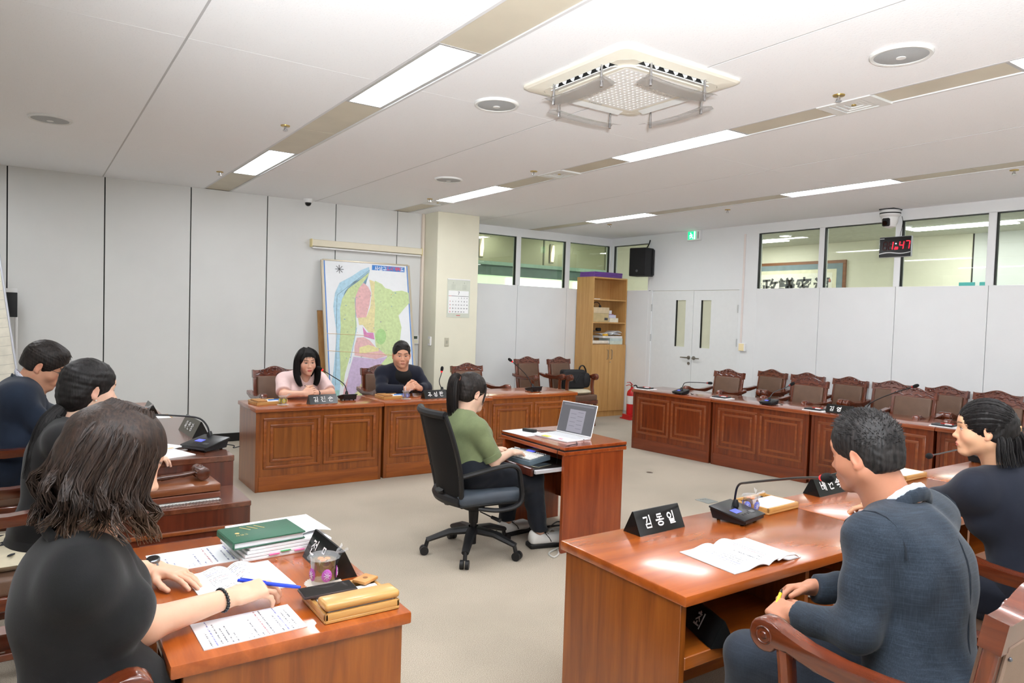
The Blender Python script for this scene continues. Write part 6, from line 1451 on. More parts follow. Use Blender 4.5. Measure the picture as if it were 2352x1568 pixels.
def hand_prims(W, fdir, dors, side, curl=(.3, .35, .4, .45), thumb=(.75, .55, -.25), sc=1.0, spread=.07, tcurl=.3):
    x = nrm(fdir); z = np.array(dors, float); z = nrm(z-x*(z@x)); y = np.cross(z, x); R = np.stack([x, y, z], 1); ts = 1 if side == 'R' else -1
    F = Fr(W, R, sc); s = sc
    P = [rbox(F.p(.050, -ts*.001, -.001), (.046*s, .037*s, .0125*s), R, .011*s, .012*s), cone(F.p(-.02, 0, 0), F.p(.022, 0, 0), .024*s, .022*s, .015*s, flat=(z, .72)), ell(F.p(.030, ts*.024, -.008), (.030*s, .016*s, .014*s), R, .014*s)]
    tips = []
    for i, (bx_, by_, L, r) in enumerate(((.088, .0285, .074, .0086), (.093, .0095, .082, .0088), (.089, -.0105, .076, .0084), (.079, -.029, .060, .0076))):
        p = np.array((bx_-.012, ts*by_, 0.)); a = 0.; sp = ts*(1.5-i)*spread*.6; c = curl[i]
        for q, (fl, fa) in enumerate(((.46, 1.0), (.30, 1.25), (.24, .75))):
            a += c*fa; d = np.array((math.cos(a)*math.cos(sp), math.sin(sp)*math.cos(a), -math.sin(a))); e = p+d*(L*fl+(.012 if q == 0 else 0))
            P.append(cone(F.p(*p), F.p(*e), (r-.0006*q)*s, (r-.0006*(q+1))*s, .004*s)); p = e
        tips.append(F.p(*p))
    p = np.array((.020, ts*.028, -.006)); d = nrm((thumb[0], ts*thumb[1], thumb[2]))
    for q, (L, r) in enumerate(((.040, .0125), (.032, .0105), (.024, .0092))):
        e = p+d*L; P.append(cone(F.p(*p), F.p(*e), r*s, (r-.0012)*s, .006*s)); p = e; d = nrm(d+np.array((tcurl*.6, -ts*tcurl, -tcurl*.2)))
    return P, F, tips
def lerp(a, b, t): return np.array(a, float)*(1-t)+np.array(b, float)*t
def torso_prims(J, g=0.0, k=.06, fem=False):
    P0, N, L, R_ = map(lambda q: np.array(J[q], float), ('hip', 'neck', 'Ls', 'Rs'))
    up_ = nrm(N-P0); left = nrm(L-R_); fwd = nrm(np.cross(left, up_)); left = np.cross(up_, fwd); R = np.stack([fwd, left, up_], 1)
    b = J.get('bulk', 1.0); H_ = np.linalg.norm(N-P0); back = J.get('hunch', 0.02)
    wv = .86 if fem else 1.0
    S_ = [ell(P0+up_*.04, ((.125*b+g), (.175*b*(1.0 if fem else .97)+g), .13+g), R, k), ell(lerp(P0, N, .38)+fwd*(.01), (.112*b+g, .142*b*wv+g, .15+g), R, k), ell(lerp(P0, N, .70)-fwd*back, (.112*b+g, .160*b*wv+g, .165+g), R, k)]
    if fem: S_ += [ell(lerp(P0, N, .66)+fwd*.075+left*q*.07, (.06+g, .065+g, .065+g), R, .04) for q in (-1, 1)]
    sr = .058*b+g
    S_ += [cone(L-left*.025, R_+left*.025, sr, sr, k), cone(N-up_*.034-fwd*.012, lerp(L, N, .12), .042*b+g*.7, .050*b+g, .045), cone(N-up_*.034-fwd*.012, lerp(R_, N, .12), .042*b+g*.7, .050*b+g, .045)]
    return S_, (fwd, left, up_)
def leg_prims(J, g=0.0):
    S_ = []
    for q in 'LR':
        hp, kn, an = np.array(J['hip'], float)+J['_left']*(.085 if q == 'L' else -.085), np.array(J[q+'k'], float), np.array(J[q+'a'], float)
        S_ += [cone(hp+(0, 0, .01), kn, .088+g, .062+g, .04), cone(kn, an, .060+g, .040+g, .03)]
    return S_
def arm_prims(J, q, g=0.0, parts='uf', cut=None, k=.03, fr=(.050, .043, .042, .027)):
    S_ = []; s, e, w = (np.array(J[q+c], float) for c in 'sew')
    if 'u' in parts: S_.append(cone(s, e, fr[0]+g, fr[1]+g, k, cut=None if parts != 'u' else cut))
    if 'f' in parts: S_.append(cone(e, w, fr[2]+g, fr[3]+g, k, cut=cut))
    return S_
def strands(f, guide, n, rad, r0=.0035, taper=.3, jit=.25, seed=1, seg=None, wav=0.0, wf=3.0):
    """bundle of tapered locks around a guide polyline; rad(t) gives the bundle radius"""
    rg = random.Random(seed); G = [Vector(p) for p in guide]; m = len(G); US = []; u = None
    for j in range(m):
        T = (G[min(j+1, m-1)]-G[max(j-1, 0)]).normalized(); u = T.orthogonal().normalized() if u is None else (u-T*u.dot(T)).normalized(); US.append((u, T.cross(u)))
    for i in range(n):
        a = rg.uniform(0, 2*PI); rr = math.sqrt(rg.random()); end = int(m*(1-jit*rg.random())); ph = rg.uniform(0, 6.28); ln = max(4, end); pts = []; rs = []
        for j in range(ln):
            t = j/(m-1); u, v = US[j]
            R_ = rad(t)*rr; aa = a+wav*math.sin(t*wf+ph)
            pts.append(G[j]+u*R_*math.cos(aa)+v*R_*math.sin(aa)); rs.append(r0*(1-(1-taper)*(j/(ln-1))**2))
        f.tube(pts, rs, 4, cap=True)
    return f
PEOPLE = {}
SKIN_M = lin((226, 176, 146)); SKIN_F = lin((236, 196, 172))
def build_person(label, origin, J, cfg):
    """J: joints in world space. Returns the body mesh object (top-level person)."""
    O = (origin[0], origin[1], 0.0); fem = cfg.get('fem', False); hs = cfg.get('hs', 1.0)
    HF = Fr(J['head'], rotm(*J['face']), hs); J['_HF'] = HF
    tp, (fwd, left, up_) = torso_prims(J, 0, fem=fem); J['_fwd'], J['_left'], J['_up'] = fwd, left, up_
    parts = []
    parts.append(sdf_mesh(head_prims(HF, fem, cfg.get('wide', 1.0))+neck_prims(HF, J['neck'], fem), cfg.get('hh', .003)))
    nhead = len(parts[0][0])
    for q in 'LR':
        hp, hf, tips = hand_prims(J[q+'w'], J[q+'fd'], J[q+'dn'], q, J.get(q+'curl', (.3, .35, .4, .45)), J.get(q+'thumb', (.75, .55, -.25)), cfg.get('hands', 1.0), J.get('spread', .07), J.get('tcurl', .3))
        J['_h'+q] = hf; J['_tips'+q] = tips
        fr = cfg.get('arm', (.048, .042, .040, .026))
        ap = arm_prims(J, q, 0, 'uf' if cfg.get('bare') else 'f', k=.03, fr=fr)
        parts.append(sdf_mesh(ap+hp, cfg.get('ah', .0032)))
    parts.append(sdf_mesh([p for p in tp]+leg_prims(J)+sum([arm_prims(J, q, 0, 'u') for q in 'LR'], []), .014))
    me_v = np.concatenate([p[0] for p in parts]); base = np.array(cfg.get('skin', SKIN_F if fem else SKIN_M))
    col = np.tile(base, (len(me_v), 1)); L = HF.loc(parts[0][0]); x, y, z = L[:, 0], L[:, 1], L[:, 2]; ay = np.abs(y); fr_ = x > .045
    c = col[:nhead]
    def put(mask, rgb, a=1.0): c[mask] = c[mask]*(1-a)+np.array(lin(rgb))*a
    bl = np.exp(-(((ay-.042)/.020)**2+((z+.034)/.022)**2))*fr_; c[:] = c*(1-.22*bl[:, None])+np.array(lin((214, 120, 104)))*(.22*bl[:, None])
    ears = (ay > .078*cfg.get('wide', 1)); put(ears, (216, 140, 116), .35)
    put(fr_ & (((y/.0215)**2+((z+.070)/.0105)**2) < 1) & (x > .086), cfg.get('lip', (190, 92, 88) if fem else (186, 112, 98)), .8)
    put((x > .05) & (ay > .012) & (ay < .049) & (np.abs(z-(.0255+.004*np.sin((ay-.012)/.037*2.4)-.0)) < (.0042 if not fem else .0032)), cfg.get('brow', (52, 38, 32)), .85)
    ex, ez = (ay-.0315)/.0140, (z-.001)/.0042
    put((x > .06) & (ex**2+ez**2 < 1), (198, 184, 176)); put((x > .06) & (ex**2+ez**2 < 1) & (((ay-.0315)/.0060)**2+((z-.001)/.0062)**2 < 1), (34, 22, 18))
    put((x > .06) & (np.abs(ex) < 1.08) & (np.abs(z-(.0062-.0035*ex**2)) < .0016), (40, 28, 26), .9)
    me = to_mesh('person', parts, O, col)
    o = link('person', me, M_skin); o.location = O
    tag(o, label, 'person')
    return o
def garment(name, prims, h, m, parent, O, noise=None):
    v, f = sdf_mesh(prims, h, noise); me = to_mesh(name, [(v, f)], (O[0], O[1], 0)); return link(name, me, m, parent)
def collar(J, rx, ry, zf, zb, r, k=.012, zoff=0, op='u', open_=.0, flat=.5, n=18):
    """collar band round the neck base"""
    N, fwd, left, up_ = np.array(J['neck'], float), J['_fwd'], J['_left'], J['_up']; pts = []
    for i in range(n+1):
        a = -PI+open_+(2*PI-2*open_)*i/n; a += PI   # start at the front, go round the back
        a = open_+(2*PI-2*open_)*i/n
        w = (1-math.cos(a))/2
        pts.append((N+fwd*(rx*math.cos(a)-.012)+left*(ry*math.sin(a))+up_*(zoff+zf*(1-w)+zb*w), fwd*math.cos(a)+left*math.sin(a)))
    return [cone(pts[i][0], pts[i+1][0], r*1.55, r*1.55, k, flat=(pts[i][1]+pts[i+1][1]-up_*.5, .36)) for i in range(n)]
def on_surface(prims, p, d, far=.3):
    """first point of the surface met when looking along -d from p + far*d"""
    p = np.array(p, float); d = nrm(d); ts = np.linspace(far, -.1, 400); Q = p[None]+ts[:, None]*d[None]; x, y, z = (Q[:, i].astype(np.float32) for i in range(3)); D = np.full(len(ts), 1.0)
    for q in prims:
        if q.op != 'u': continue
        e = q.f(x, y, z); w = np.clip(.5+.5*(D-e)/max(q.k, 1e-6), 0, 1); D = D+(e-D)*w-q.k*w*(1-w)
    i = np.argmax(D < 0); return Q[i]
def hair_cap(F, grow=.012, front=.060, nape=-.075, side=-.02, vol=(1, 1, 1), k=.012, topz=.0, ear=True):
    """scalp hair: shell over the cranium with the face and ears cut free"""
    s = F.sc; E = lambda c, r, kk=.02, op='u': ell(F.p(*c), [q*s for q in r], F.R, kk*s, op)
    P = [E((-.014, 0, .038+topz), ((.096+grow)*vol[0], (.077+grow)*vol[1], (.083+grow)*vol[2])), E((-.045, 0, -.02), (.065*vol[0]+grow*.5, .066*vol[1]+grow*.5, .072), .03)]
    P += [E((.095, 0, -.052), (.068, .105, .098), .006, 's'), E((.106, 0, .0), (.060, .070, front), .008, 's')]
    for sy in (-1, 1):
        P += [E((.018, sy*.10, -.058), (.050, .045, .055+side), .006, 's')]
        if ear: P += [E((-.006, sy*.112, -.018), (.034, .040, .048), .006, 's')]
    P += [halfspace(F.p(-.05, 0, nape), F.R @ np.array((-.15, 0, -1)), k=.01)]
    return P
# joints of the eight people (world metres)
J_suit = dict(head=(2.10, 1.165, 1.212), face=(93, 12, 2), neck=(2.132, 1.08, 1.058), hip=(2.03, .90, .53), Ls=(1.955, 1.05, .99), Rs=(2.32, 1.07, 1.01), Le=(1.865, 1.03, .775), Lw=(1.885, 1.235, .735), Re=(2.30, 1.20, .74), Rw=(2.085, 1.31, .755), Lk=(1.86, 1.36, .555), Rk=(2.16, 1.40, .555), La=(1.90, 1.40, .10), Ra=(2.14, 1.44, .10), Lfd=(.25, .95, -.1), Ldn=(-.5, .1, .85), Rfd=(-.85, .45, -.1), Rdn=(.3, .5, .75), Lcurl=(.75, .8, .85, .9), Rcurl=(.5, .55, .6, .65), bulk=1.05, hunch=.03)
J_navy = dict(head=(3.12, 1.257, 1.206), face=(116, 2, 0), neck=(3.185, 1.205, 1.055), hip=(3.22, 1.06, .53), Ls=(3.035, 1.24, 0.975), Rs=(3.36, 1.27, 0.98), Le=(3.1, 1.52, 0.8), Lw=(3.3, 1.66, 0.775), Re=(3.42, 1.52, .79), Rw=(3.25, 1.70, .775), Lk=(3.12, 1.50, .55), Rk=(3.34, 1.50, .55), La=(3.14, 1.52, .1), Ra=(3.32, 1.52, .1), Lfd=(.3, .9, -.05), Ldn=(0, .1, 1), Rfd=(-.5, .8, -.05), Rdn=(0, .1, 1), bulk=.92, hunch=.02)
J_near = dict(head=(.175, 1.95, 1.215), face=(-6, 22, 4), neck=(.115, 1.93, 1.055), hip=(.09, 1.95, .52), Ls=(.115, 2.1, .975), Rs=(.095, 1.795, .985), Le=(.17, 2.36, .80), Lw=(.335, 2.425, .772), Re=(.24, 1.97, .785), Rw=(.475, 2.052, .785), Lk=(.36, 2.06, .56), Rk=(.36, 1.90, .56), La=(.36, 2.06, .1), Ra=(.36, 1.90, .1), Lfd=(.62, -.78, -.05), Ldn=(.1, .05, 1), Rfd=(.95, .10, .10), Rdn=(-.2, -.3, 1), Lcurl=(.18, .16, .18, .2), Rcurl=(.42, .44, .5, .56), Rthumb=(.85, .35, -.35), bulk=.98, hunch=.015)
J_pres = dict(head=(.235, 3.77, 1.195), face=(18, 6, 0), neck=(0.165, 3.75, 1.045), hip=(.06, 3.75, .53), Ls=(0.15, 3.91, 0.98), Rs=(0.13, 3.58, 0.985), Le=(.26, 4.02, .88), Lw=(.44, 3.95, .885), Re=(.25, 3.52, .88), Rw=(.43, 3.66, .885), Lk=(.40, 3.84, .55), Rk=(.40, 3.66, .55), La=(.40, 3.84, .1), Ra=(.40, 3.66, .1), Lfd=(.9, -.3, -.05), Ldn=(0, 0, 1), Rfd=(.9, .3, -.05), Rdn=(0, 0, 1), bulk=.95, hunch=.02)
J_glas = dict(head=(.085, 5.30, 1.185), face=(-12, 26, 0), neck=(.01, 5.31, 1.09), hip=(-.12, 5.28, .54), Ls=(-.02, 5.54, 1.0), Rs=(-.065, 5.13, 1.005), Le=(.10, 5.75, .83), Lw=(.34, 5.78, .785), Re=(.12, 5.15, .775), Rw=(.34, 5.45, .785), Lk=(.33, 5.40, .57), Rk=(.33, 5.18, .57), La=(.33, 5.40, .1), Ra=(.33, 5.18, .1), Lfd=(.9, -.2, -.1), Ldn=(0, 0, 1), Rfd=(.8, .5, -.1), Rdn=(0, 0, 1), bulk=1.18, hunch=.035)
J_pink = dict(head=(2.235, 6.80, 1.075), face=(-93, 3, -2), neck=(2.235, 6.875, 0.95), hip=(2.19, 7.06, .50), Ls=(2.41, 6.92, 0.89), Rs=(2.05, 6.94, 0.89), Le=(2.455, 6.745, .775), Lw=(2.30, 6.68, .785), Re=(2.01, 6.77, .775), Rw=(2.165, 6.675, .785), Lk=(2.30, 6.72, .54), Rk=(2.10, 6.72, .54), La=(2.30, 6.66, .1), Ra=(2.10, 6.66, .1), Lfd=(-.9, -.25, .25), Ldn=(.2, -.85, .35), Rfd=(.85, -.3, .3), Rdn=(-.2, -.85, .4), Lcurl=(.75, .8, .8, .85), Rcurl=(.75, .8, .8, .85), bulk=.95, hunch=.02)
J_dark = dict(head=(3.235, 6.80, 1.135), face=(-107, 4, 0), neck=(3.265, 6.86, 1.005), hip=(3.25, 7.06, .50), Ls=(3.465, 6.9, 0.925), Rs=(3.06, 6.9, 0.93), Le=(3.525, 6.78, .785), Lw=(3.385, 6.66, .80), Re=(2.995, 6.74, .785), Rw=(3.215, 6.63, .80), Lk=(3.37, 6.72, .54), Rk=(3.13, 6.72, .54), La=(3.37, 6.66, .1), Ra=(3.13, 6.66, .1), Lfd=(-.8, -.25, .45), Ldn=(.2, -.8, .4), Rfd=(.85, -.2, .4), Rdn=(-.2, -.8, .4), Lcurl=(.7, .75, .8, .85), Rcurl=(.7, .75, .8, .85), bulk=1.12, hunch=.02)
J_clerk = dict(head=(2.475, 4.10, 1.065), face=(4, 10, 0), neck=(2.425, 4.09, .905), hip=(2.42, 4.05, .545), Ls=(2.425, 4.23, .835), Rs=(2.43, 3.93, .835), Le=(2.52, 4.27, .64), Lw=(2.70, 4.16, .655), Re=(2.53, 3.885, .635), Rw=(2.735, 3.99, .655), Lk=(2.86, 4.16, .465), Rk=(2.87, 3.92, .465), La=(2.875, 4.22, .11), Ra=(2.93, 3.90, .11), Lfd=(.95, -.1, -.05), Ldn=(0, .05, 1), Rfd=(.93, .25, -.05), Rdn=(0, -.1, 1), Lcurl=(.3, .32, .34, .36), Rcurl=(.3, .32, .34, .36), bulk=.92, hunch=.03)
# ================================================================ the eight people
M_hblack = hair_mat('hair_black', (14, 12, 12), (36, 32, 32)); M_hsoft = hair_mat('hair_soft_black', (18, 15, 14), (50, 42, 38)); M_hbrown = hair_mat('hair_brown', (30, 22, 18), (64, 47, 38), (.98, 1.13, (104, 74, 50)))
M_hgrey = hair_mat('hair_salt', (16, 15, 16), (48, 44, 43))
def sleeve(J, q, g, cuff=None, k=.035, fr=(.056, .050, .048, .036)):
    s, e, w = (np.array(J[q+c], float) for c in 'sew'); d = nrm(w-e)
    end = w if cuff is None else w-d*cuff
    return [cone(s, e, fr[0]+g, fr[1]+g, k), cone(e, end+d*.05, fr[2]+g, fr[3]+g, k, cut=(end, d)), ell(lerp(s, e, .55), (.05+g, .05+g, .06+g), None, .03)]
def short_sleeve(J, q, g, f, r0=.066, r1=.064):
    s, e = np.array(J[q+'s'], float), np.array(J[q+'e'], float); d = nrm(e-s); c = lerp(s, e, f)
    return [cone(s, c+d*.05, r0+g, r1+g, .018, cut=(c, d))]
def neck_hole(J, r=.062, drop=.0, front=.05):
    N, fwd, up_ = np.array(J['neck'], float), J['_fwd'], J['_up']
    return [cone(N+up_*.10-fwd*.01, N+up_*.012-fwd*.008, r*1.15, r, .01, 's'), cone(N+up_*.06+fwd*.05, N-up_*drop+fwd*front, r*.8, r*.35, .012, 's')]
def vee(J, depth=.16, w=.055):
    N, fwd, left, up_ = np.array(J['neck'], float), J['_fwd'], J['_left'], J['_up']
    return [cone(N+up_*.03+fwd*.10, N-up_*depth+fwd*.16, w, .012, .008, 's')]
def shoe(P, J, q, m, O, yaw):
    a = np.array(J[q+'a'], float); R = rotm(yaw); F = Fr((a[0], a[1], 0), R)
    pr = [rbox(F.p(.065, 0, .052), (.135, .046, .034), R, .03, .02), ell(F.p(-.02, 0, .09), (.05, .04, .04), R, .03), ell(F.p(.15, 0, .045), (.055, .046, .035), R, .02), halfspace((a[0], a[1], .026), (0, 0, -1)), cone(F.p(-.01, 0, .16), F.p(-.01, 0, .10), .035, .036, .01, 's')]
    u = garment('shoe', pr, .005, m, P, O)
    so = [rbox(F.p(.068, 0, .016), (.148, .053, .017), R, .012, .0), ell(F.p(.15, 0, .014), (.062, .052, .014), R, .01)]
    v, f = sdf_mesh(so, .005); link('sole', to_mesh('sole', [(v, f)], (O[0], O[1], 0)), M_blk, u)
    return u, F
def rel(p, O): return Vector((p[0]-O[0], p[1]-O[1], p[2]))
# ---------------------------------------------------------------- man in the grey-blue suit
J = J_suit; O = (2.03, .96)
M_suit = cloth_mat('suit_blue_grey', (36, 44, 54), 500, (1.0, (62, 75, 90)), .2, .10)
P = build_person('man in a grey-blue suit holding a yellow pen, leaning to the microphone', O, J, dict(hs=.94, hh=.003, skin=lin((190, 132, 104)), wide=1.02))
tp, _ = torso_prims(J, .022); tp += [ell(np.array(J[q+'s'])+J['_up']*.026, (.062, .066, .034), None, .03) for q in 'LR']; tps = tp+sleeve(J, 'L', .006, .01)+sleeve(J, 'R', .006, .01)
garment('jacket', tp+sleeve(J, 'L', .006, .01)+sleeve(J, 'R', .006, .01)+neck_hole(J, .066, .05)+vee(J)+[halfspace((0, 0, .44), (0, 0, -1))], .0085, M_suit, P, O, (.0035, 26, 3))
garment('jacket_collar', collar(J, .080, .086, -.10, .036, .0125, .01, open_=.35), .006, M_suit, P, O)
def seams(J, prims, P, O, rgb):
    N_, fwd, left, up_ = np.array(J['neck'], float), J['_fwd'], J['_left'], J['_up']; m = mat('seam_%d_%d_%d' % rgb, rgb, .9, var=0)
    MB().tube([rel(on_surface(prims, N_-up_*(.03+.04*k), -fwd), O) for k in range(11)], .0026, 5).build('back_seam', m, P, True)
    for q, sg in (('L', 1), ('R', -1)):
        c = np.array(J[q+'s'], float)-left*sg*.012-up_*.015; pts = []
        for k in range(13):
            a = -1.9+3.8*k/12; d = up_*math.cos(a)-fwd*math.sin(a)+left*sg*.25; pts.append(rel(on_surface(prims, c, d), O))
        MB().tube(pts, .0026, 5).build('sleeve_seam', m, P, True)
seams(J, tps, P, O, (26, 33, 42))
garment('shirt_collar', collar(J, .068, .074, -.06, .052, .0105, .014, open_=.25), .0035, mat('shirt_pale_blue', (206, 216, 232), .8, var=.02), P, O)
garment('trousers', leg_prims(J, .016)+[ell(np.array(J['hip'])+(0, 0, -.01), (.16, .19, .12), None, .04)]+[halfspace((0, 0, .12), (0, 0, -1))], .010, cloth_mat('suit_trouser', (36, 42, 52), 500, (1.0, (50, 60, 72)), .2, .08), P, O, (.003, 24, 5))
for q in 'LR': shoe(P, J, q, mat('black_shoe', (20, 20, 20), .3, var=0), O, 92)
HF = J['_HF']
hp = hair_cap(HF, .012, .066, -.062, -.012, (1.02, .99, 1.05), topz=.004)
v, f = sdf_mesh(hp, .0034, (.0009, 160, 8)); link('hair', to_mesh('hair', [(v, f)], (O[0], O[1], 0)), M_hgrey, P)
fs = MB(); rg = random.Random(5)
for i in range(1500):
    a, e = rg.uniform(0, 2*PI), rg.uniform(-.15, 1.5)
    d = np.array((math.cos(e)*math.cos(a), math.cos(e)*math.sin(a), math.sin(e)))
    if d[0] > .45 and d[2] < .55: continue
    if d[2] < .25 and d[0] > -.1: continue
    c = np.array((-.014, 0, .042))+d*np.array((.106, .088, .095)); t_ = nrm(d+np.array((.9, 0, .25))*.7+np.array([rg.uniform(-.4, .4) for _ in range(3)])); L_ = rg.uniform(.008, .017)*(1.3 if d[0] > .3 else 1)
    fs.tube([rel(HF.p(*c), O), rel(HF.p(*(c+t_*L_*.6+d*.003)), O), rel(HF.p(*(c+t_*L_)), O)], [.0010, .0008, .0002], 4, cap=False)
o = fs.build('hair_tips', M_hgrey, P, True); o['kind'] = 'stuff'
hf = J['_hL']; a = rel(hf.p(.070, .02, .0), O); d = Vector(J['Rfd'])
pn = thing('yellow_pen', 'yellow pen held in the lap of the man in the grey-blue suit', 'pen', (a.x+O[0], a.y+O[1], a.z), 0)
dv = Vector((.75, .2, .62)).normalized(); MB().cyl(-dv*.03, dv*.07, .005, n=10).build('barrel', mat('pen_yellow', (240, 214, 40), .4, var=0), pn, True); MB().cyl(dv*.07, dv*.085, .005, .0015, n=10).build('tip', M_blk, pn, True)
# ---------------------------------------------------------------- woman in the navy jacket
J = J_navy; O = (3.22, 1.06)
P = build_person('woman in a navy jacket with half-tied black hair, seen in profile', O, J, dict(fem=True, hs=.90, hh=.0024, ah=.004, skin=lin((216, 168, 134))))
M_navy = cloth_mat('jacket_navy', (30, 34, 46), 500, None, .15, .06)
tp, _ = torso_prims(J, .022, fem=True)
garment('jacket', tp+sleeve(J, 'L', .004, .015)+sleeve(J, 'R', .004, .015)+neck_hole(J, .055, .05)+vee(J)+[halfspace((0, 0, .46), (0, 0, -1))], .0085, M_navy, P, O, (.003, 24, 13))
garment('jacket_collar', collar(J, .072, .076, -.10, .05, .0125, .01, open_=.3), .006, M_navy, P, O)
st = MB(); N_, fwd, left, up_ = np.array(J['neck']), J['_fwd'], J['_left'], J['_up']
for i in range(14):
    a_ = .35+.9*i/13; w = (1-math.cos(a_))/2; p = N_+fwd*(.087*math.cos(a_)-.012)+left*.091*math.sin(a_)+up_*(-.10*(1-w)+.05*w+.004); st.sphere(rel(p, O), .0018, 6, 4)
o = st.build('collar_stitching', M_npw, P); o['kind'] = 'stuff'
garment('trousers', leg_prims(J, .012)+[ell(np.array(J['hip'])+(0, 0, -.01), (.15, .18, .12), None, .04)]+[halfspace((0, 0, .12), (0, 0, -1))], .012, M_navy, P, O)
for q in 'LR': shoe(P, J, q, MATS['black_shoe'], O, 100)
HF = J['_HF']; s = HF.sc
hp = hair_cap(HF, .011, .060, -.050, -.03, (1.02, 1.0, 1.03))+[ell(HF.p(-.085, 0, .012), (.045*s, .055*s, .05*s), HF.R, .03)]
v, f = sdf_mesh(hp, .0032, (.0012, 130, 3)); link('hair', to_mesh('hair', [(v, f)], (O[0], O[1], 0)), M_hblack, P)
fs = MB(); rg = random.Random(9)
for i in range(420):      # swept back to the clip
    y0 = rg.uniform(-1, 1); z0 = rg.uniform(-.03, .128); x0 = .078*math.sqrt(max(0, 1-((z0-.03)/.108)**2))
    pts = []
    for t_ in range(7):
        u = t_/6; yy = y0*.086*math.sqrt(max(.02, 1-((z0-.04)/.1)**2))*(1-u*.55)*(1+.25*math.sin(u*PI)); xx = x0*(1-u)+(-.118)*u; zz = z0*(1-u)+.022*u+.035*math.sin(u*PI)*(.4+max(0, z0)*4)
        q = np.array((xx, yy, zz)); c_ = np.array((-.014, 0, .038)); e_ = (q-c_)/np.array((.110, .091, .100)); n_ = np.linalg.norm(e_); q = c_+(q-c_)/max(n_, .4) if n_ > .01 else q
        pts.append(rel(HF.p(*q), O))
    fs.tube(pts, [.0008, .0012, .0013, .0013, .0012, .0011, .0008], 4)
for sd, (yy, xx) in enumerate(((.03, -.10), (-.03, -.10), (.055, -.07), (-.055, -.07), (0, -.125), (.065, -.045), (-.065, -.045))):
    G = [rel(HF.p(xx+.02, yy*.8, .02), O), rel(HF.p(xx-.012, yy, -.03), O), rel(HF.p(xx-.016, yy*1.15, -.08), O), rel(HF.p(xx-.022, yy*1.2, -.125), O), rel(HF.p(xx-.030, yy*1.25, -.155), O)]
    strands(fs, smooth_path(G, 3), 110, lambda t: .010+.018*t, .0014, .35, .25, sd)
fs.build('hair_locks', M_hblack, P, True)
cl = MB(); cl.box((0, 0, 0), (.018, .05, .03), .006, M=Matrix.Translation(rel(HF.p(-.125, 0, .015), O)) @ Matrix(HF.R).to_4x4()); cl.build('hair_clip', mat('clip_amber', (190, 150, 110), .25, .4, var=.3, vscale=80), P, True)
# ---------------------------------------------------------------- woman in black, writing
J = J_near; O = (-.10, 1.96)
P = build_person('woman in a black short-sleeved jacket writing with a blue pen', O, J, dict(fem=True, hs=1.0, hh=.004, ah=.003, bare=True, skin=lin((226, 180, 152)), arm=(.052, .045, .043, .026), lip=(204, 60, 80)))
M_blkj = cloth_mat('jacket_black', (20, 20, 21), 600, None, .25, .08)
tp, _ = torso_prims(J, .020, fem=True)
garment('jacket', tp+[ell((.17, 1.92, .58), (.15, .17, .17), None, .06)]+short_sleeve(J, 'L', .004, .86, .060, .062)+short_sleeve(J, 'R', .0, .76, .058, .063)+neck_hole(J, .06, .05)+vee(J)+[halfspace((0, 0, .42), (0, 0, -1))], .007, M_blkj, P, O, (.004, 20, 21))
garment('jacket_collar', collar(J, .076, .082, -.10, .03, .0125, .01, open_=.3), .006, M_blkj, P, O)
garment('trousers', leg_prims(J, .012)+[ell(np.array(J['hip'])+(0, 0, -.01), (.15, .18, .12), None, .04)]+[halfspace((0, 0, .12), (0, 0, -1))], .012, M_blkj, P, O)
for q in 'LR': shoe(P, J, q, MATS['black_shoe'], O, 0)
HF = J['_HF']; s = HF.sc
hp = hair_cap(HF, .016, .052, -.10, -.045, (1.03, 1.03, 1.04), ear=False)+[ell(HF.p(-.05, 0, -.04), (.075*s, .088*s, .10*s), HF.R, .04)]
v, f = sdf_mesh(hp, .0034, (.002, 80, 4)); link('hair', to_mesh('hair', [(v, f)], (O[0], O[1], 0)), M_hbrown, P)
fs = MB(); rg = random.Random(3); sd = 0
for th in [i*PI*2/30 for i in range(30)]:
    ca, sa = math.cos(th), math.sin(th)
    if ca > (.97 if sa < 0 else .75): continue
    nr = sa < -.1 and ca > .1
    top = (-.014+.045*ca, .030*sa, .136); mid = (-.014+.100*ca, .096*sa, .05); low = (-.022+(.102 if not nr else .120)*ca, .104*sa-(.02 if nr else 0), -.05); dn = np.array((0, 0, -1.0))
    Rl = HF.R.T @ dn
    A = HF.p(*low); hang = .085+.03*rg.random()+(.04 if ca < -.2 else 0); out = HF.R @ np.array((.3*ca, .3*sa, 0)); back = np.array((-.10, -.05, 0)) if ca < .3 else np.array((.12, -.25, 0)) if nr else np.array((.0, 0, 0))
    tv = HF.R @ np.array((-sa, ca, 0))
    G = [rel(HF.p(*top), O), rel(HF.p(*[(a+b)/2*1.03 for a, b in zip(top, mid)]), O), rel(HF.p(*mid), O), rel(A, O), rel(A+dn*hang*.35+out*(.05+.07*math.sin(sd*2.4)), O), rel(A+dn*hang*.7+out*(.02-.06*math.sin(sd*2.4))+back*.06+tv*.014*math.cos(sd*1.7), O), rel(A+dn*hang+out*(.10+.05*math.sin(sd))+back*.14-tv*.016*math.cos(sd*1.7), O)]
    sd += 1; strands(fs, smooth_path(G, 3), 72, lambda t: .006+.012*t, .0021, .4, .3, sd, wav=1.4, wf=9)
fs.build('hair_locks', M_hbrown, P, True)
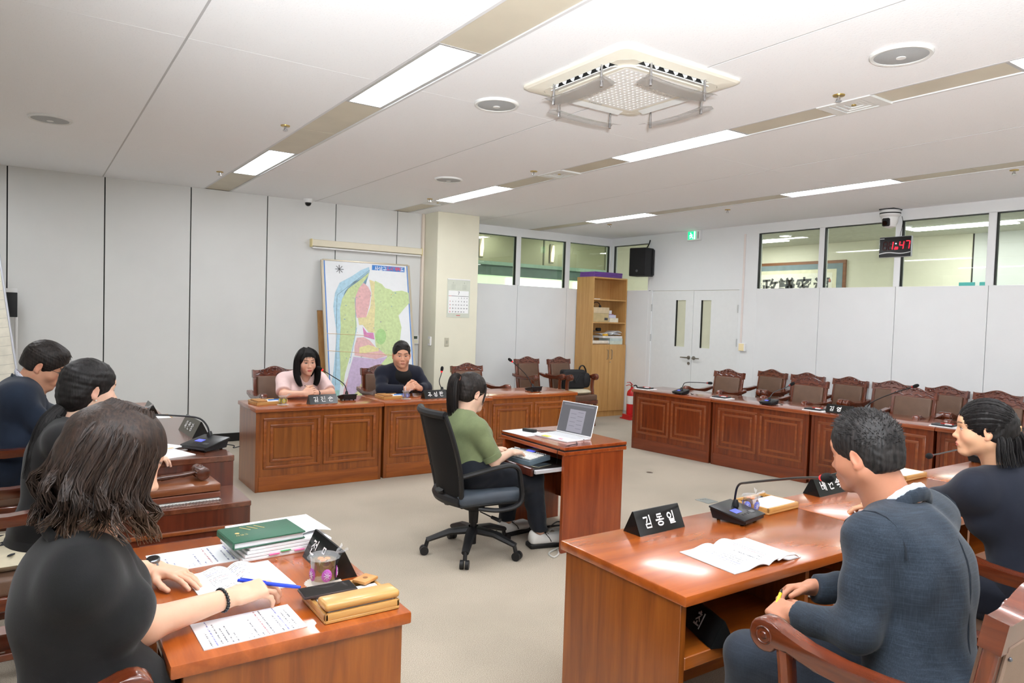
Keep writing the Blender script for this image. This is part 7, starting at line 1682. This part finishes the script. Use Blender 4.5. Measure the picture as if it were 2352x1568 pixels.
# watch, bracelet, pen
def cuff_band(name, W, d, r, m, n=20, bead=.0042, flat=.8):
    d = Vector(nrm(d)); u = d.cross(Vector((0, 0, 1))).normalized(); w = u.cross(d); f = MB()
    for i in range(n): a_ = 2*PI*i/n; f.sphere(W+u*r*math.cos(a_)+w*r*flat*math.sin(a_), bead, 8, 5)
    return f
wd = nrm(np.array(J['Lw'])-np.array(J['Le'])); wp = rel(np.array(J['Lw'])-wd*.012, O)
b = cuff_band('watch_band', wp, wd, .0285, None, 26, .0052).build('watch', mat('watch_steel', (120, 122, 126), .25, .9, var=0), P, True)
wt = Matrix.Translation(wp+Vector((0, 0, .0265))) @ Vector((-.1, -.15, 1)).to_track_quat('Z', 'X').to_matrix().to_4x4()
MB().lathe([(.019, -.004), (.021, .0), (.021, .006), (.018, .009), (.0178, .0075), (.001, .0075)], 24, M=wt, cap=False).build('watch_case', MATS['watch_steel'], b, True); MB().lathe([(.0175, .008), (.001, .0082)], 24, M=wt, cap=False).build('watch_dial', mat('dial_black', (16, 17, 19), .15, var=0), b, True)
wd = nrm(np.array(J['Rw'])-np.array(J['Re'])); cuff_band('bracelet', rel(np.array(J['Rw'])-wd*.030, O), wd, .0325, None, 22, .0052, .9).build('bead_bracelet', mat('bead_black', (30, 32, 36), .2, var=.3, vscale=150), P, True)
tp_ = J['_tipsR']; p0 = np.array((.655, 2.01, .792)); p1 = np.array((.508, 2.125, .802)); dv = Vector(p1-p0)
pn = thing('ballpoint_pen', 'blue ballpoint pen in the hand of the woman in black', 'pen', tuple(p0), 0, 'ballpoint pens')
MB().tube([Vector((0, 0, 0)), dv*.1, dv*.82, dv], [.0035, .0055, .0058, .0045], 10).build('barrel', mat('pen_royal', (40, 70, 205), .3, var=0), pn, True); MB().tube([dv*.55+Vector((0, 0, .006)), dv*.96+Vector((0, 0, .0075))], .0016, 6).build('clip', MATS['pen_royal'], pn, True)
# ---------------------------------------------------------------- presiding woman
J = J_pres; O = (.06, 3.75)
P = build_person('presiding woman in a black suit with a low ponytail', O, J, dict(fem=True, hs=1.05, hh=.004, ah=.0045))
tp, _ = torso_prims(J, .024, fem=True)
garment('jacket', tp+sleeve(J, 'L', .004, .015)+sleeve(J, 'R', .004, .015)+neck_hole(J, .058, .05)+vee(J)+[halfspace((0, 0, .43), (0, 0, -1))], .009, cloth_mat('suit_black', (24, 23, 24), 600, None, .2, .08), P, O, (.003, 22, 31))
garment('jacket_collar', collar(J, .074, .08, -.10, .05, .0125, .01, open_=.3), .007, MATS['suit_black'], P, O)
garment('trousers', leg_prims(J, .012)+[ell(np.array(J['hip'])+(0, 0, -.01), (.15, .18, .12), None, .04)]+[halfspace((0, 0, .12), (0, 0, -1))], .013, MATS['suit_black'], P, O)
for q in 'LR': shoe(P, J, q, MATS['black_shoe'], O, 0)
HF = J['_HF']; s = HF.sc
hp = hair_cap(HF, .013, .056, -.085, -.03, (1.03, 1.0, 1.03))+[ell(HF.p(-.06, 0, -.03), (.06*s, .07*s, .075*s), HF.R, .04)]
v, f = sdf_mesh(hp, .0036, (.0012, 110, 5)); link('hair', to_mesh('hair', [(v, f)], (O[0], O[1], 0)), M_hblack, P)
fs = MB(); T0 = HF.p(-.10, 0, -.085)
G = [rel(HF.p(-.085, 0, -.06), O), rel(T0, O), rel(T0+np.array((-.045, -.02, -.05)), O), rel(T0+np.array((-.075, -.035, -.13)), O), rel(T0+np.array((-.10, -.045, -.23)), O), rel(T0+np.array((-.12, -.05, -.31)), O)]
strands(fs, smooth_path(G, 4), 380, lambda t: .016+.028*math.sin(min(1, t*1.2)*PI*.75), .0016, .35, .3, 2)
fs.build('ponytail', M_hblack, P, True)
MB().tube([rel(HF.p(-.10+.0, .022*math.cos(k*PI/6), -.085+.022*math.sin(k*PI/6)), O) for k in range(13)], .005, 6, cap=False).build('hair_tie', M_blk, P, True)
MB().sphere(rel(HF.p(-.004, -.083, -.040), O), .004*s, 8, 6).build('earring', mat('pearl', (240, 236, 226), .2, var=0), P, True)
# ---------------------------------------------------------------- man with glasses
J = J_glas; O = (-.12, 5.28)
P = build_person('man with glasses in a navy suit looking down at papers', O, J, dict(hs=1.10, hh=.003, ah=.0045, skin=lin((206, 154, 126)), wide=1.04))
M_nsuit = cloth_mat('suit_navy', (28, 38, 54), 500, None, .2, .07)
tp, _ = torso_prims(J, .026)
garment('jacket', tp+sleeve(J, 'L', .010, .015)+sleeve(J, 'R', .010, .015)+neck_hole(J, .07, .05)+vee(J, .22, .06)+[halfspace((0, 0, .42), (0, 0, -1))], .0095, M_nsuit, P, O, (.004, 20, 41))
garment('jacket_collar', collar(J, .084, .088, -.16, .012, .012, .012, open_=.28), .007, M_nsuit, P, O)
tp, _ = torso_prims(J, .010); garment('shirt', tp+neck_hole(J, .064, .02)+[halfspace((0, 0, .6), (0, 0, -1))], .010, mat('shirt_check', (206, 208, 220), .8, var=.25, vscale=120), P, O)
garment('shirt_collar', collar(J, .074, .078, -.06, .046, .0105, .012, open_=.2), .006, MATS['shirt_check'], P, O)
garment('trousers', leg_prims(J, .018)+[ell(np.array(J['hip'])+(0, 0, -.01), (.17, .20, .12), None, .04)]+[halfspace((0, 0, .12), (0, 0, -1))], .013, M_nsuit, P, O)
for q in 'LR': shoe(P, J, q, MATS['black_shoe'], O, 0)
HF = J['_HF']; s = HF.sc
hp = hair_cap(HF, .016, .056, -.045, -.012, (1.03, 1.0, 1.08), topz=.004)+[ell(HF.p(.045, 0, .098), (.042*s, .066*s, .030*s), HF.R, .03)]
v, f = sdf_mesh(hp, .0034, (.0010, 110, 6)); link('hair', to_mesh('hair', [(v, f)], (O[0], O[1], 0)), M_hsoft, P)
fs = MB(); rg = random.Random(8)
for i in range(260):
    y0 = rg.uniform(-.075, .075); x0 = rg.uniform(-.08, .04); sg = 1 if rg.random() < .9 else -1
    zz = .128*math.sqrt(max(.1, 1-(x0/.115)**2-(y0/.1)**2)); q = [np.array((x0, y0, zz)), np.array((x0+.03, y0*1.05, zz+.006)), np.array((x0+.06, y0*1.1, zz-.010-.2*max(0, x0)))]
    fs.tube([rel(HF.p(*a), O) for a in q], [.002, .0018, .0005], 4, cap=False)
o = fs.build('hair_tips', M_hsoft, P, True); o['kind'] = 'stuff'
def glasses(P, HF, O, m):
    g = MB()
    for sy in (-1, 1):
        g.tube([rel(HF.p(.102+.0*abs(math.sin(k)), sy*(.033+.022*math.cos(k*PI/8)), .0+.015*math.sin(k*PI/8)), O) for k in range(17)], .0016*HF.sc, 6, cap=False)
        g.tube([rel(HF.p(.100, sy*.055, .004), O), rel(HF.p(.06, sy*.076, .006), O), rel(HF.p(-.005, sy*.082, .004), O), rel(HF.p(-.025, sy*.080, -.01), O)], .0015*HF.sc, 6)
    g.tube([rel(HF.p(.103, -.011, .003), O), rel(HF.p(.108, 0, .006), O), rel(HF.p(.103, .011, .003), O)], .0014*HF.sc, 6)
    o = g.build('glasses', m, P, True)
    for sy in (-1, 1):
        l = MB(); l.lathe([(.021*HF.sc, -.0004), (.021*HF.sc, .0004)], 16, M=Matrix.Translation(rel(HF.p(.102, sy*.033, 0), O)) @ Matrix(HF.R).to_4x4() @ Matrix.Rotation(PI/2, 4, 'Y') @ Matrix.Diagonal((.7, 1, 1, 1))); l.build('lens', mat('spectacle_lens', (235, 240, 245), .05, alpha=.06, var=0), o)
glasses(P, HF, O, mat('wire_frame', (60, 58, 56), .3, .8, var=0))
# ---------------------------------------------------------------- woman in pink
J = J_pink; O = (2.19, 7.06)
P = build_person('woman in a pale pink short-sleeved jacket speaking at the microphone', O, J, dict(fem=True, hs=1.0, hh=.0028, ah=.004, bare=True, skin=lin((236, 188, 162)), lip=(206, 84, 86)))
M_pink = cloth_mat('tweed_pink', (236, 206, 202), 260, None, .4, .05)
tp, _ = torso_prims(J, .020, fem=True)
garment('jacket', tp+short_sleeve(J, 'L', .006, .86)+short_sleeve(J, 'R', .006, .86)+neck_hole(J, .058, .035, .06)+[halfspace((0, 0, .42), (0, 0, -1))], .008, M_pink, P, O, (.002, 24, 51))
N_, fwd, left, up_ = np.array(J['neck'], float), J['_fwd'], J['_left'], J['_up']
tpk = tp
for k in range(3): MB().sphere(rel(on_surface(tpk, N_-up_*(.075+.07*k), fwd), O), .0075, 10, 6).build('button', M_chr, P, True)
for sy in (-1, 1):
    pk = on_surface(tpk, N_-up_*.135+left*sy*.085, fwd)-fwd*.004
    MB().box((0, 0, 0), (.012, .085, .042), .005, M=Matrix.Translation(rel(pk, O)) @ Matrix(np.stack([fwd, left, up_], 1)).to_4x4() @ Matrix.Rotation(sy*.35, 4, 'Z') @ Matrix.Rotation(.1, 4, 'Y')).build('pocket_flap', mat('flap_cream', (240, 222, 214), .85, var=.03), P)
    MB().sphere(rel(pk+fwd*.008, O), .006, 10, 6).build('button', M_chr, P, True)
garment('trousers', leg_prims(J, .012)+[ell(np.array(J['hip'])+(0, 0, -.01), (.15, .18, .12), None, .04)]+[halfspace((0, 0, .12), (0, 0, -1))], .014, M_pink, P, O)
for q in 'LR': shoe(P, J, q, MATS['black_shoe'], O, -90)
HF = J['_HF']; s = HF.sc
hp = hair_cap(HF, .014, .064, -.12, -.05, (1.0, 1.03, 1.05), ear=False)+[ell(HF.p(-.05, 0, -.07), (.06*s, .088*s, .11*s), HF.R, .04)]
v, f = sdf_mesh(hp, .0034, (.001, 110, 7)); link('hair', to_mesh('hair', [(v, f)], (O[0], O[1], 0)), M_hblack, P)
fs = MB(); sd = 0
for sy in (-1, 1):
    for k in range(4):
        G = [HF.p(.02-.02*k, sy*.015, .138), HF.p(.045-.025*k, sy*.060, .105), HF.p(.035-.022*k, sy*.090, .04), HF.p(.028-.020*k, sy*.098, -.04), HF.p(.035-.018*k, sy*.100, -.12), HF.p(.055-.018*k, sy*.085, -.19), HF.p(.060-.018*k, sy*.060, -.235)]
        sd += 1; strands(fs, smooth_path([rel(q, O) for q in G], 3), 90, lambda t: .008+.018*math.sin(min(1, t*1.1)*PI*.8), .0018, .35, .12, sd, wav=.4)
fs.build('hair_locks', M_hblack, P, True)
fb = MB()
for i in range(22):
    y0 = -.055+.11*i/21; e_ = .030+.022*math.sin(i*2.7)-.08*abs(y0); q = [HF.p(.03, y0*.4, .134), HF.p(.082, y0*.85, .100), HF.p(.097, y0*1.05+.004*math.sin(i*5.1), .066), HF.p(.093, y0*1.12+.006*math.sin(i*3.3), e_)]; fb.tube([rel(a, O) for a in q], [.0028, .0024, .0014, .0005], 5)
fb.build('fringe', M_hblack, P, True)
for sy in (-1, 1): MB().sphere(rel(HF.p(-.006, sy*.084, -.046), O), .0055, 10, 6).build('earring', MATS['pearl'], P, True)
wd = nrm(np.array(J['Lw'])-np.array(J['Le'])); b = cuff_band('watch', rel(np.array(J['Lw'])-wd*.01, O), wd, .0285, None, 24, .006).build('watch', mat('watch_black', (26, 28, 32), .3, var=0), P, True)
# ---------------------------------------------------------------- man in the dark zip jacket
J = J_dark; O = (3.25, 7.06)
P = build_person('man in a dark navy zip jacket with hands clasped', O, J, dict(hs=1.04, hh=.0028, ah=.004, skin=lin((220, 166, 138)), wide=1.08))
M_zip = cloth_mat('zip_navy', (26, 30, 44), 400, None, .2, .07)
tp, _ = torso_prims(J, .020); tpz = tp
N_, fwd, left, up_ = np.array(J['neck'], float), J['_fwd'], J['_left'], J['_up']
slit = [cone(N_+up_*.02+fwd*.16, N_-up_*.42+fwd*.17, .038, .045, .006, 's')]
garment('jacket', tp+sleeve(J, 'L', .008, .02)+sleeve(J, 'R', .008, .02)+neck_hole(J, .062, .0)+slit+[halfspace((0, 0, .42), (0, 0, -1))], .0085, M_zip, P, O, (.003, 22, 61))
garment('jacket_collar', collar(J, .076, .082, -.05, .03, .0135, .012, open_=.45), .006, M_zip, P, O)
tp, _ = torso_prims(J, .012); garment('t_shirt', tp+[ell(N_-up_*.075+fwd*.045, (.085, .10, .075), np.stack([fwd, left, up_], 1), .04)]+neck_hole(J, .056, -.02, .03)+[halfspace((0, 0, .5), (0, 0, -1))], .010, mat('tee_black', (18, 18, 19), .85, var=.05), P, O)
zp = MB()
for sy in (-1, 1): zp.tube([rel(on_surface(tpz, N_-up_*t_+left*sy*(.040+.02*t_), fwd)+fwd*.001, O) for t_ in (.03, .08, .14, .2, .28, .36)], .0025, 6)
zp.build('zipper', mat('zip_grey', (70, 72, 78), .4, .6, var=0), P)
garment('trousers', leg_prims(J, .018)+[ell(np.array(J['hip'])+(0, 0, -.01), (.17, .20, .12), None, .04)]+[halfspace((0, 0, .12), (0, 0, -1))], .014, M_zip, P, O)
for q in 'LR': shoe(P, J, q, MATS['black_shoe'], O, -90)
HF = J['_HF']; s = HF.sc
hp = hair_cap(HF, .013, .074, -.04, -.02, (1.02, 1.0, 1.10), topz=.008)+[ell(HF.p(.055, 0, .105), (.030*s, .058*s, .022*s), HF.R, .02)]
v, f = sdf_mesh(hp, .0034, (.0012, 120, 9)); link('hair', to_mesh('hair', [(v, f)], (O[0], O[1], 0)), M_hblack, P)
wd = nrm(np.array(J['Rw'])-np.array(J['Re'])); cuff_band('band', rel(np.array(J['Rw'])-wd*.005, O), wd, .030, None, 24, .0045).build('wrist_band', M_npw, P, True)
# ---------------------------------------------------------------- clerk
J = J_clerk; O = (2.42, 4.05)
P = build_person('clerk in an olive shirt with a ponytail typing at the keyboard', O, J, dict(fem=True, hs=1.02, hh=.003, ah=.0034, bare=True, skin=lin((236, 198, 174)), arm=(.046, .040, .037, .024)))
M_olive = cloth_mat('shirt_olive', (118, 128, 92), 400, None, .2, .07)
tp, _ = torso_prims(J, .020, fem=True)
garment('shirt', tp+short_sleeve(J, 'L', .006, .92, .060, .058)+short_sleeve(J, 'R', .006, .90, .060, .058)+neck_hole(J, .056, .03)+[halfspace((0, 0, .50), (0, 0, -1))], .0075, M_olive, P, O, (.004, 26, 71))
garment('shirt_collar', collar(J, .064, .070, -.05, .030, .0115, .012, open_=.25), .006, M_olive, P, O)
for q in 'LR':
    sdir = nrm(np.array(J[q+'e'])-np.array(J[q+'s'])); c = lerp(J[q+'s'], J[q+'e'], .86)
    MB().lathe([(.064, -.02), (.067, -.018), (.067, .018), (.064, .02)], 24, M=Matrix.Translation(rel(c, O)) @ Vector(sdir).to_track_quat('Z', 'X').to_matrix().to_4x4(), cap=False).build('rolled_cuff', M_olive, P, True)
M_slack = cloth_mat('trousers_dark', (26, 30, 38), 500, None, .2, .08)
garment('trousers', leg_prims(J, .020)+[ell(np.array(J['hip'])+(0, 0, .0), (.15, .19, .11), None, .05)]+[halfspace((0, 0, .115), (0, 0, -1))], .008, M_slack, P, O, (.0035, 26, 73))
M_snk = mat('sneaker_white', (228, 228, 224), .5, var=.03)
for q, yw in (('L', 6), ('R', -14)):
    u, F = shoe(P, J, q, M_snk, O, yw)
    lc = MB()
    for k in range(4): lc.tube([rel(F.p(.045+.022*k, -.026, .088-.008*k), O), rel(F.p(.05+.022*k, 0, .094-.008*k), O), rel(F.p(.045+.022*k, .026, .088-.008*k), O)], .003, 6)
    lc.tube([rel(F.p(.045, -.02, .09), O), rel(F.p(.06, -.05, .07), O), rel(F.p(.075, -.052, .045), O)], .0025, 6); lc.build('laces', M_blk, u, True)
HF = J['_HF']; s = HF.sc
hp = hair_cap(HF, .012, .058, -.07, -.02, (1.03, 1.0, 1.03))+[ell(HF.p(-.075, 0, .05), (.05*s, .06*s, .05*s), HF.R, .03)]
v, f = sdf_mesh(hp, .0034, (.0007, 110, 2)); link('hair', to_mesh('hair', [(v, f)], (O[0], O[1], 0)), M_hsoft, P)
fs = MB(); T0 = HF.p(-.112, 0, .070)
G = [rel(HF.p(-.095, 0, .07), O), rel(T0+np.array((-.012, 0, .016)), O), rel(T0+np.array((-.038, .0, .004)), O), rel(T0+np.array((-.050, .0, -.07)), O), rel(T0+np.array((-.048, 0, -.17)), O), rel(T0+np.array((-.040, 0, -.27)), O), rel(T0+np.array((-.030, 0, -.34)), O)]
strands(fs, smooth_path(G, 4), 480, lambda t: .012+.030*math.sin(min(1, t*1.15)*PI*.8), .0015, .35, .28, 4)
fs.build('ponytail', M_hsoft, P, True)
MB().tube([rel(HF.p(-.125, .020*math.cos(k*PI/6), .078+.020*math.sin(k*PI/6)), O) for k in range(13)], .007, 6, cap=False).build('hair_tie', mat('tie_brown', (120, 74, 60), .7), P, True)
for sy in (-1, 1):
    sl = MB(); strands(sl, smooth_path([rel(HF.p(.05, sy*.07, .07), O), rel(HF.p(.055, sy*.077, .02), O), rel(HF.p(.045, sy*.08, -.05), O), rel(HF.p(.05, sy*.072, -.10), O)], 3), 14, lambda t: .006, .0018, .3, .3, 3)
    sl.build('side_lock', M_hsoft, P, True)
glasses(P, HF, O, mat('wire_gold', (150, 140, 120), .3, .8, var=0))
wd = nrm(np.array(J['Lw'])-np.array(J['Le'])); cuff_band('watch', rel(np.array(J['Lw'])-wd*.012, O), wd, .027, None, 24, .005).build('watch', M_lapw, P, True)
